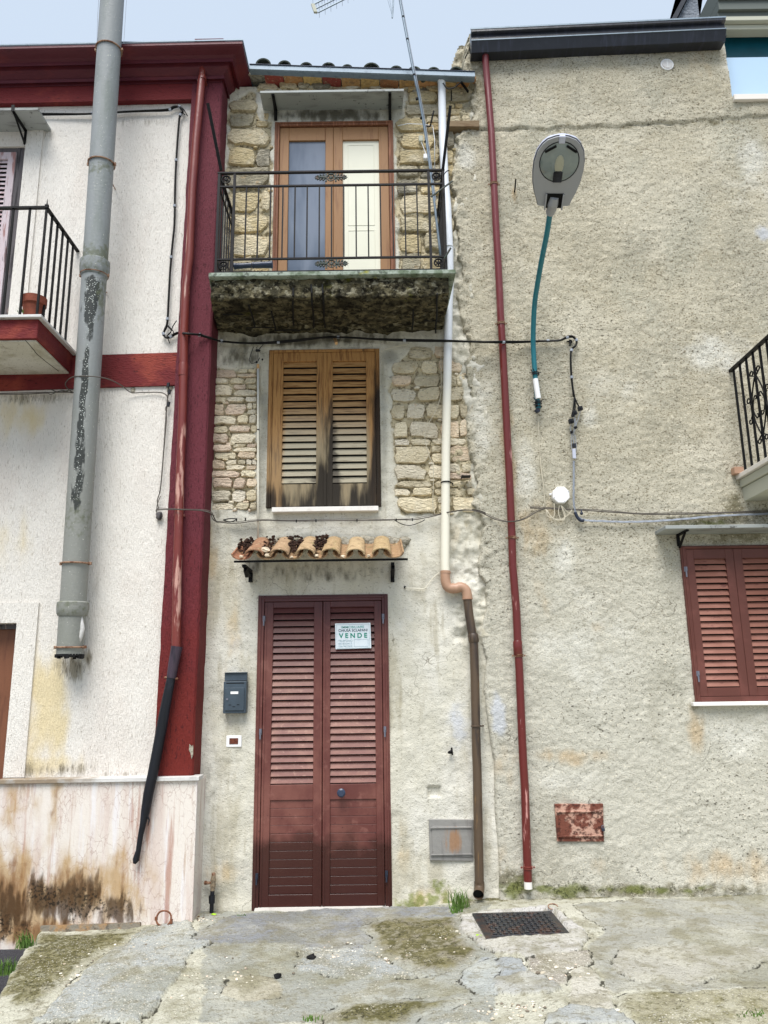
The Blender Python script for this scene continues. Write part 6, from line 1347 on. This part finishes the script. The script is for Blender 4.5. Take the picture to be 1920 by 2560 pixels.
m = MB(); m.tube([P(13,1090,-20,-.35), P(13,1088,60,-.35), P(13,1076,220,-.35)], .006, 6); m.tube([P(13,1020,-5,-.36), P(13,1070,170,-.36)], .002, 5); m.tube([P(13,1045,-5,-.36), P(13,1072,150,-.36)], .002, 5); m.bar(P(13,1090,-20,-.35), b2+Vector((0,0,.06)), .010); m.build('reflector', 'zinc', T)
# sign on the door
ys = -.012; sA, sB, sC, sD = P(8,757,580,ys), P(8,955,576,ys), P(8,960,718,ys), P(8,760,724,ys)
T = thing('sale_sign', 'white paper estate agent sign with green lettering taped to the front door louvres', 'sign', tuple((sC+sD)/2))
m = MB(); m.add([tuple(p) for p in (sA,sB,sC,sD)]+[(p.x,p.y+.003,p.z) for p in (sA,sB,sC,sD)], [(0,1,2,3),(7,6,5,4),(0,4,5,1),(1,5,6,2),(2,6,7,3),(3,7,4,0)]); m.build('paper', 'paper_white', T)
Wd = (sB-sA).length; Hd = (sA-sD).length; ex = (sB-sA)/Wd; ez = (sA-sD)/Hd
def text(s, u, v, wd, ht, mt, nm='lettering', off=.0):
    cu = bpy.data.curves.new(nm, 'FONT'); cu.body = s; cu.size = 1; cu.offset = off; to = bpy.data.objects.new('t', cu); COL.objects.link(to); bpy.context.view_layer.update()
    me = bpy.data.meshes.new_from_object(to.evaluated_get(bpy.context.evaluated_depsgraph_get())); bpy.data.objects.remove(to)
    n = len(me.vertices); co = np.empty(n*3); me.vertices.foreach_get('co', co); co = co.reshape(-1,3); x0_, x1_ = co[:,0].min(), co[:,0].max(); y0_, y1_ = co[:,1].min(), co[:,1].max()
    o_ = sD+ex*u*Wd+ez*v*Hd; out_ = np.array([list(o_+ex*((x-x0_)/(x1_-x0_)*wd*Wd)+ez*((y-y0_)/(y1_-y0_)*ht*Hd)+Vector((0,-.0015,0))) for x, y, _ in co])-np.array(wloc(T))
    me.vertices.foreach_set('co', out_.ravel()); me.materials.clear(); me.materials.append(MATS[mt]); me.update(); oo = bpy.data.objects.new(nm, me); COL.objects.link(oo); oo.parent = T
text('IMMOBILIARE', .18, .80, .64, .095, 'sign_green_pale', off=.01); text('CHIUSA SCLAFANI', .09, .67, .82, .10, 'sign_navy', off=.01); text('V E N D E', .10, .42, .80, .19, 'sign_green', off=.03)
text('TELEFONO', .08, .28, .40, .075, 'sign_grey'); text('091/8353417', .08, .17, .38, .07, 'sign_grey'); text('336/9623631', .08, .07, .41, .07, 'sign_grey')
m = MB()
def fr(u0,v0,u1,v1,t):
    pts = [sD+ex*u*Wd+ez*v*Hd+Vector((0,-.001,0)) for u, v in ((u0,v0),(u1,v0),(u1,v1),(u0,v1))]
    for a, b2 in zip(pts, pts[1:]+pts[:1]): m.bar(a, b2, t)
fr(.04,.03,.96,.95,.0012); fr(.53,.09,.92,.36,.0012); m.build('printed_border', 'sign_grey', T)
# mailbox
T = thing('mailbox', 'blue grey metal letterbox on the plaster left of the front door', 'mailbox', tuple(P(8,196,1083,0)))
a, b2 = P(8,133,905,-.06), P(8,258,1083,-.06); m = MB(); a1, b1 = P(17,15,640,-.03), P(17,450,820,-.03)
m.box((a.x+.002,-.07,b2.z),(b2.x,.0,a.z)); body = m.build('body', 'mailbox_paint', T, bevel=.004)
m = MB(); m.box((a1.x,-.030,a.z+.002),(b1.x,-.0,a1.z)); m.box((a1.x,-.042,a1.z-.006),(b1.x,-.030,a1.z)); m.box((a1.x,-.034,P(17,10,805,-.03).z),(b1.x,-.030,P(17,10,795,-.03).z)); m.build('back_plate', 'mailbox_paint', T, bevel=.002)
c0 = P(17,45,862,-.07); c1 = P(17,400,840,-.07); m = MB(); m.box((c0.x,-.0715,c0.z),(c1.x,-.069,c1.z)); m.build('slot', 'dark_void', T)
c0 = P(17,15,945,-.075); c1 = P(17,392,1390,-.075); m = MB(); m.box((c0.x+.002,-.078,c1.z),(c1.x,-.0705,c0.z)); dr_ = m.build('hatch_door', 'mailbox_paint', T, bevel=.002)
c0 = P(17,130,1018,-.08); c1 = P(17,280,1065,-.08); m = MB(); m.box((c0.x,-.080,c1.z),(c1.x,-.0785,c0.z)); m.build('name_card', 'white_plastic', dr_)
c0 = P(17,62,1170,-.08); m = MB(); m.disc((c0.x,-.078,c0.z), (0,-1,0), .007, .005, 12); m.build('lock', 'steel_hinge', dr_)
m = MB()
for u, v in ((117,1283),(195,1317),(278,1278)): c0 = P(17,u,v,-.078); m.box((c0.x-.009,-.0792,c0.z-.002),(c0.x+.009,-.078,c0.z+.002))
m.build('vent_slot', 'dark_void', dr_)
T = thing('doorbell', 'white framed doorbell plate with rusty brown centre below the letterbox', 'doorbell', tuple(P(8,190,1273,0))); a, b2 = P(8,148,1209,-.012), P(8,232,1272,-.012); m = MB(); m.box((a.x,-.016,b2.z),(b2.x,.01,a.z)); m.build('frame', 'white_plastic', T, bevel=.003)
a, b2 = P(17,108,1940,-.017), P(17,278,2055,-.017); m = MB(); m.box((a.x,-.0185,b2.z),(b2.x,-.0165,a.z)); m.build('name_plate', 'rusty_glass', T)
# hatches
def hatch(nm, label, k, q_, y, mt, par_mask=None):
    A_, B_, C_, D_ = [P(k,u,v,y) for u, v in q_]; T = thing(nm, label, 'meter hatch', tuple((C_+D_)/2)); m = MB(); q3 = [(D_.x,D_.z),(C_.x,C_.z),(B_.x,B_.z),(A_.x,A_.z)]
    m.quadslab(q3, y-.004, y+.03); f_ = m.build('frame', mt, T, bevel=.002); m = MB(); H_ = A_.z-D_.z; W_ = B_.x-A_.x; ix, iz = .06*W_, .10*H_
    m.quadslab([(D_.x+ix,D_.z+iz),(C_.x-ix*.6,C_.z+iz),(B_.x-ix*.6,B_.z-iz*1.6),(A_.x+ix,A_.z-iz*1.6)], y-.010, y-.0045); p_ = m.build('hatch_panel', mt, T, bevel=.002)
    m = MB()
    for zz_ in (A_.z-.22*H_, D_.z+.13*H_): m.box((A_.x+.02*W_,y-.014,zz_-.005),(B_.x-.04*W_,y-.008,zz_+.005)); m.tube([(A_.x+.03*W_,y-.015,zz_+.004),(B_.x-.06*W_,y-.015,zz_+.004)], .004, 6)
    m.build('strap_hinge', mt, T); return T, f_, p_
T, f_, p_ = hatch('meter_hatch', 'grey steel meter hatch low on the wall, partly behind the brown pipe', 11, [(1283,422),(1532,424),(1532,656),(1288,652)], -.008, 'steel_hatch')
densify(p_); addmask(p_, lambda co: blobmask(co, [(11,1415,545,42,90,1.2,0,-.02)])); addmask(f_, lambda co: np.zeros((len(co),3)))
T, f_, p_ = hatch('meter_hatch', 'rusty red meter hatch with a small padlock, alone on the rendered wall', 12, [(553,312),(804,310),(808,506),(566,505)], YR-.014, 'rusty_hatch')
c = P(12,804,440,YR-.03); m = MB(); m.box((c.x-.010,YR-.040,c.z-.014),(c.x+.010,YR-.022,c.z+.006)); pd = m.build('padlock', 'dark_hinge', T, bevel=.002); m = MB(); m.tube([(c.x-.007,YR-.03,c.z+.004),(c.x-.007,YR-.03,c.z+.018),(c.x,YR-.03,c.z+.024),(c.x+.007,YR-.03,c.z+.018),(c.x+.007,YR-.03,c.z+.004)], .0025, 6); m.build('shackle', 'steel_hinge', pd)
# round vent
c = P(19,160,965,YR-.01); T = thing('wall_vent', 'round white plastic vent grille under the black gutter', 'vent', (c.x, YR, c.z)); m = MB(); m.disc((c.x,YR+.01,c.z), (0,-1,0), .056, .032, 28); m.build('rim', 'white_plastic', T, bevel=.003)
m = MB(); m.disc((c.x,YR-.0225,c.z), (0,-1,0), .042, .002, 24); m.build('grille_back', 'oak_trim', T); m = MB()
for i in range(9): zz_ = -.036+i*.009; hw = math.sqrt(max(0,.0425**2-zz_**2)); m.box((c.x-hw,YR-.028,c.z+zz_-.0026),(c.x+hw,YR-.0246,c.z+zz_+.0026))
m.box((c.x-.003,YR-.0282,c.z-.04),(c.x+.003,YR-.0246,c.z+.04)); m.build('slats', 'white_plastic', T)
# iron odds and ends on the walls
def simple(nm, label, cat, mb, mt, smooth=False, **kw): o = mb.build(nm, mt, None, smooth=smooth, **kw); return tag(o, label, cat)
m = MB(); m.tube(pth(3, [(318,952),(314,1000),(311,1022)], [YR-.10,YR-.05,YR]), .006, 6); simple('iron_pin', 'short rusted iron pin sticking out between the maroon downpipe and the street lamp', 'pin', m, 'black_iron')
m = MB(); c = P(5,1490,1146,YR-.03); m.box((c.x-.034,YR-.05,c.z-.005),(c.x+.034,YR+.0,c.z+.005)); m.box((c.x-.036,YR-.05,c.z-.014),(c.x-.030,YR-.0,c.z-.005)); simple('iron_bar', 'short black iron bar set in the stones right of the white downpipe', 'iron bar', m, 'black_iron')
m = MB(); m.tube([P(5,764,400,-.10), P(5,757,372,.0)], .012, 10); simple('clay_spout', 'small clay drain spout above the weathered shutters, under the balcony', 'spout', m, 'clay_tube', 40)
m = MB(); m.tube(pth(2, [(1347,455),(1340,480),(1332,520),(1325,545),(1300,545)], [-.06,-.06,-.05,-.04,-.02]), .007, 6); simple('iron_hook', 'rusty hook between the antenna mast and the white downpipe', 'hook', m, 'black_iron')
m = MB(); m.quadslab([(P(2,1425,556,-.05).x,P(2,1425,556,-.05).z),(P(2,1607,556,-.05).x,P(2,1607,557,-.05).z),(P(2,1607,520,-.05).x,P(2,1607,520,-.05).z),(P(2,1425,520,-.05).x,P(2,1425,524,-.05).z)], -.075, .02); simple('timber_plank', 'short horizontal timber board jammed beside the upper end of the maroon downpipe', 'board', m, 'timber', bevel=.002)
m = MB(); sp_ = smoothpath(pth(2, [(1400,295),(1425,325),(1460,322),(1490,300),(1510,285)], -.13), 4); m.tube(sp_, .006, 6); m.bar(P(2,1505,290,-.10), P(2,1545,345,-.03), .012, .02); m.tube(pth(2, [(1448,335),(1448,395)], -.05), .005, 6); simple('gutter_bracket', 'curved black iron strap under the eaves next to the top of the white downpipe', 'bracket', m, 'black_iron')
m = MB(); m.tube(pth(2, [(1140,540),(1200,528),(1290,532),(1340,540),(1352,620),(1352,800)], -.03), .003, 6); cable(m,2,[(1262,600),(1300,700),(1320,760)],-.05,.003); simple('wall_wire', 'thin white wire stapled to the stones behind the antenna mast', 'wire', m, 'white_pvc', True)
m = MB(); c = P(2,1272,620,-.04); m.obox(c,(.018,0,0),(0,.02,0),(0,0,.028)); simple('cable_box', 'upper of two small cream boxes on the stones beside the antenna mast', 'cable box', m, 'cream_trim', bevel=.004)
m = MB(); c = P(2,1305,722,-.04); m.obox(c,(.026,0,0),(0,.02,0),(0,0,.022)); simple('cable_box', 'lower and wider of two small cream boxes on the stones beside the antenna mast', 'cable box', m, 'white_plastic', bevel=.004)
m = MB(); c = P(8,1405,1298,-.02); m.tube([c+Vector((.008,0,.026)), c+Vector((.005,-.01,.0)), c+Vector((.012,-.01,-.022))], [.006,.010,.005], 8); m.ball(c+Vector((-.006,-.012,-.002)), .015, .012, .012, 8, 5, .2); m.tube([c+Vector((0,-.01,0)), c+Vector((0,.02,0))], .006, 6); simple('wall_hook', 'small black hook on the pale plaster left of the brown pipe', 'hook', m, 'black_iron', True)
m = MB(); m.tube(pth(5, [(300,420),(285,460),(275,495),(290,515),(315,505)], -.03), .0025, 5)
for (u,v,r_) in ((318,440,.012),(330,440,.011),(318,505,.010),(350,490,.008)): m.ball(P(5,u,v,-.04), r_, n=7, m=4, jit=.1)
m.tube(pth(5, [(355,405),(325,440),(325,500),(335,480)], -.035), .003, 5); simple('wire_joint', 'small tangle of black wire clamps at the head of the thin white conduit', 'wire joint', m, 'black_rubber')
m = MB(); cable(m,5,[(1030,438),(1090,420),(1190,398)],-.04,.0025); simple('stray_wire', 'short pale wire slanting from the corner of the weathered shutters up to the black cable', 'wire', m, 'cream_cable', True)
# gas stub
T = thing('water_stub', 'short black standpipe with brass valve at the wall foot left of the door', 'standpipe', tuple(P(11,65,950,-.06)))
m = MB(); m.tube(pth(11, [(64,955),(66,890)], -.06), .0135, 12); m.tube(pth(11, [(66,892),(67,850)], -.06), [.020,.022], 12); m.tube(pth(11, [(68,852),(70,822)], -.06), .0145, 12); m.build('black_tube', 'black_rubber', T, smooth=40)
m = MB(); m.tube(pth(11, [(70,824),(73,785),(75,760),(76,735)], -.06), [.014,.017,.017,.014], 12); m.tube(pth(11, [(72,800),(72,790)], -.06), .0195, 8); m.tube(pth(11, [(74,762),(75,755)], -.06), .0185, 8); m.build('valve', 'brass', T, smooth=40)
m = MB(); m.tube(pth(11, [(76,737),(76,722)], -.06), .013, 8); m.tube([P(11,70,778,-.06), P(11,45,779,-.05), P(11,30,778,-.03)], [.009,.009,.014], 8); m.build('valve_cap', 'rusty_strap', T)
# flower pot on the left balcony
c = P(4,215,465,-.62); c.z = zt2+.022; T = thing('flower_pot', 'small terracotta flower pot on the slab of the left balcony', 'flower pot', tuple(c)); m = MB(); h_ = P(4,215,380,-.62).z-c.z
m.tube([c, c+Vector((0,0,h_*.72)), c+Vector((0,0,h_*.73)), c+Vector((0,0,h_)), c+Vector((0,0,h_)), c+Vector((0,0,h_*.9))], [.055,.074,.085,.086,.078,.074], 24); m.build('pot', 'clay_pot', T, smooth=35)
m = MB()
for i in range(16): a = random.uniform(0,6.28); p0 = c+Vector((-.05+.02*math.cos(a), -.075, .05+.01*random.random())); m.add([p0+Vector((-.003,0,0)), p0+Vector((.003,0,0)), p0+Vector((random.uniform(-.03,.03), -.015, random.uniform(.0,.05)))], [(0,1,2)])
m.build('moss', 'grass_blade', T)
# stacked pots lying on the centre balcony
T = thing('plastic_pot', 'two nested navy plastic pots lying on their side on the centre balcony', 'plant pot', tuple(P(2,305,1360,yF+.12))); m = MB(); zc_ = P(2,300,1343,yF+.12)
a, b1, b2, b3 = P(2,195,1350,yF+.12), P(2,298,1344,yF+.12), P(2,302,1344,yF+.12), P(2,418,1340,yF+.12)
m.tube([a, lerp(a,b1,.15), lerp(a,b1,.16), b1], [.024,.023,.021,.019], 14); m.build('pot', 'navy_plastic', T, smooth=30)
m = MB(); m.tube([b2, lerp(b2,b3,.08), lerp(b2,b3,.09), lerp(b2,b3,.9), b3], [.025,.025,.022,.026,.029], 14); m.build('pot', 'navy_plastic', T, smooth=30)

# soil and rubble heaped on the canopy
m = MB()
for i in range(300):
    u = random.choice((random.uniform(195,285), random.uniform(330,480), random.uniform(480,560), random.uniform(630,700)))
    x = P(8,u,160,yc_).x; t = random.uniform(.12, 1.0); y = yc_-.02+.30*t; z = zbar+.040+(y-yc_+.05)*SLP+random.uniform(0,.045)*(.6+t*.6); r_ = random.uniform(.006,.016); m.ball((x,y,z), r_, r_, r_*.8, 6, 4, .3)
so2 = m.build('soil', 'soil', None); tag(so2, 'dark soil and leaf litter caught between the tiles of the door canopy', 'soil', kind='stuff')
for i, (u, v, r_, lab) in enumerate(((362,168,.026,'largest pale stone chip wedged in the second valley of the door canopy'),(378,198,.018,'pale stone chip at the lip of the second valley of the door canopy'),(232,205,.013,'pale stone chip at the far left tip of the door canopy'),(515,208,.011,'small pale chip in the third valley of the door canopy'),(655,200,.014,'pale chip in the fourth valley of the door canopy'),(800,204,.014,'pale chip in the fifth valley of the door canopy'),(945,200,.012,'pale chip in the sixth valley of the door canopy'))):
    m = MB(); m.col = S(216,200,176)[:3]; m.ball(P(8,u,v,yc_-.03), r_*1.2, r_, r_*.7, 7, 5, .35); o = m.build('stone_chip', 'white_pebble'); tag(o, lab, 'stone', 'stone chips on the canopy')

# ================================================================ PAVEMENT THINGS
mz = float(zm)-.006; q4 = [G(12,u,v) for u, v in ((125,890),(536,866),(638,988),(202,1022))]
for p in q4: p.z = mz
T = thing('manhole_cover', 'square cast iron drain cover with raised tread set in pale cement', 'manhole cover', tuple(sum(q4, Vector())/4))
A_, B_, C_, D_ = q4; bl = lambda s_, t: lerp(lerp(A_,B_,s_), lerp(D_,C_,s_), t)
m = MB(); m.prism([p-Vector((0,0,.03)) for p in (A_,B_,C_,D_)], (0,0,.036)); fr_ = m.build('frame', 'manhole_iron', T, bevel=.003)
m = MB(); i_ = .07; m.prism([bl(i_,i_), bl(1-i_,i_), bl(1-i_,1-i_), bl(i_,1-i_)], (0,0,.009)); lid = m.build('lid', 'manhole_iron', T, bevel=.002)
m = MB(); nx_, ny_ = 13, 12; ux = (B_-A_).normalized(); uy = (D_-A_).normalized()
for i in range(nx_):
    for j in range(ny_):
        c = bl(.12+.76*i/(nx_-1), .12+.76*j/(ny_-1))+Vector((0,0,.012)); m.obox(c, ux*(.013 if (i+j) % 2 else .006), uy*(.006 if (i+j) % 2 else .013), (0,0,.004))
m.build('tread', 'manhole_iron', T, bevel=.0015)
m = MB(); c = G(12,545,868,.02); m.tube([c+Vector((.03*math.cos(a), .015*math.sin(a), .012*math.sin(a)+.008)) for a in [i*.5 for i in range(10)]], .004, 6); m.build('lifting_ring', 'rusty_strap', T)
c = G(10,968,1085); m = MB(); n = 22; pts = [c+Vector((.046*math.cos(a), .006*math.sin(a*3), .004+.046+.046*math.sin(a)*1.0)) for a in [2*math.pi*i/n for i in range(n)]]
m.tube(pts, .006, 6, closed=True); m.box((c.x-.056,c.y-.008,c.z+.04),(c.x-.040,c.y+.008,c.z+.06)); m.box((c.x+.040,c.y-.008,c.z+.02),(c.x+.056,c.y+.008,c.z+.045)); simple('pipe_clamp', 'broken rusty ring clamp lying against the foot of the marble plinth', 'clamp', m, 'oak_trim')
for (k,u,v,r_,lab) in ((11,625,1208,.024,'black lump of charcoal on the pavement straight ahead of the door, nearer the wall'),(11,435,1312,.020,'flat black scrap on the pavement beside the ochre cement patch')):
    m = MB(); c = G(k,u,v,.008); m.ball(c, r_*1.1, r_, r_*.8, 7, 5, .35); tag(m.build('coal_lump', 'charcoal'), lab, 'coal')
m = MB(); c = G(10,1018,1130,.004); m.ball(c, .010, .008, .008, 6, 4, .3); tag(m.build('coal_lump', 'charcoal'), 'tiny black crumb just in front of the broken ring clamp', 'coal')
def tuft(k, u, v, n, h_, sp_, label, onwall=None):
    c = G(k,u,v); m = MB()
    for i in range(n):
        a = random.uniform(0,6.28); r_ = random.uniform(0,sp_); b0 = c+Vector((r_*math.cos(a), r_*.5*math.sin(a), -.005)); H = h_*random.uniform(.35,1); lean = Vector((random.uniform(-.5,.5)*H, random.uniform(-.5,.2)*H, 0)); wv = Vector((random.uniform(-1,1), random.uniform(-.6,.6), 0)).normalized()*random.uniform(.0018,.004)
        p1 = b0+lean*.3+Vector((0,0,H*.6)); p2 = b0+lean+Vector((0,0,H*random.uniform(.7,1))); m.add([b0-wv,b0+wv,p1+wv*.8,p1-wv*.8,p2], [(0,1,2,3),(3,2,4)])
    tag(m.build('grass_tuft', 'grass_blade'), label, 'grass')
tuft(10,150,1205,70,.12,.07,'grass tuft in the asphalt at the corner of the raised pavement, upper left of two'); tuft(10,28,1360,80,.11,.07,'grass tuft at the left edge of the picture beside the asphalt')
tuft(11,1088,905,22,.17,.03,'few long grass blades at the right foot of the front door'); tuft(11,1460,915,90,.15,.08,'thick grass tuft growing at the wall left of the brown pipe outlet'); tuft(11,1430,940,40,.06,.05,'low leafy grass spilling onto the concrete in front of the brown pipe')
tuft(11,240,965,26,.03,.04,'tiny green sprig in the crack left of the door threshold'); tuft(12,1610,1425,60,.05,.10,'green weeds at the lower right corner of the pavement'); tuft(11,620,1545,30,.03,.05,'small weed patch at the bottom of the pavement below the door')
for (k,u,v,lab) in ((10,1265,1018,'yellow green leaf lying at the foot of the brass valve'),(12,155,1002,'bright green leaf on the pale cement left of the drain cover')):
    c = G(k,u,v,.004); m = MB(); m.add([c+Vector(q_) for q_ in ((-.02,0,.004),(-.006,.012,.010),(.012,.010,.004),(.022,-.002,.008),(.010,-.012,.002),(-.008,-.010,.006))], [(0,1,2,3,4,5)]); tag(m.build('leaf', 'leaf_green'), lab, 'leaf')
m = MB()
pr_ = [(11,880,1190,300,60,90),(10,900,1320,500,180,160),(10,400,1330,300,150,60),(12,560,1160,160,70,80),(11,1300,1100,260,120,20),(11,200,1300,300,60,40),(12,300,1380,300,50,60),(12,1300,1380,350,60,40),(10,1200,1050,90,18,18),(10,1230,1030,90,14,25)]
for (k,u,v,ru,rv,n) in pr_:
    for i in range(n):
        uu, vv = u+random.gauss(0,.5)*ru, v+random.gauss(0,.5)*rv; c = G(k,uu,vv,.004)
        if c.y > -.05 or c.x < np.interp(c.y,_ey,_ex)+.02: continue
        r_ = random.uniform(.0025,.007)*(1.5 if random.random() < .1 else 1); q_ = random.choice(((222,216,202),(206,200,184),(190,180,160),(228,206,186),(120,110,96))) if v > 1031 or k != 10 else random.choice(((84,66,52),(150,130,104),(110,84,60))); m.col = S(*q_)[:3]; m.ball(c, r_*1.3, r_, r_*.7, 6, 4, .3)
tag(m.build('pebbles', 'white_pebble'), 'loose white pebbles and grit scattered over the patched pavement', 'pebbles', kind='stuff')
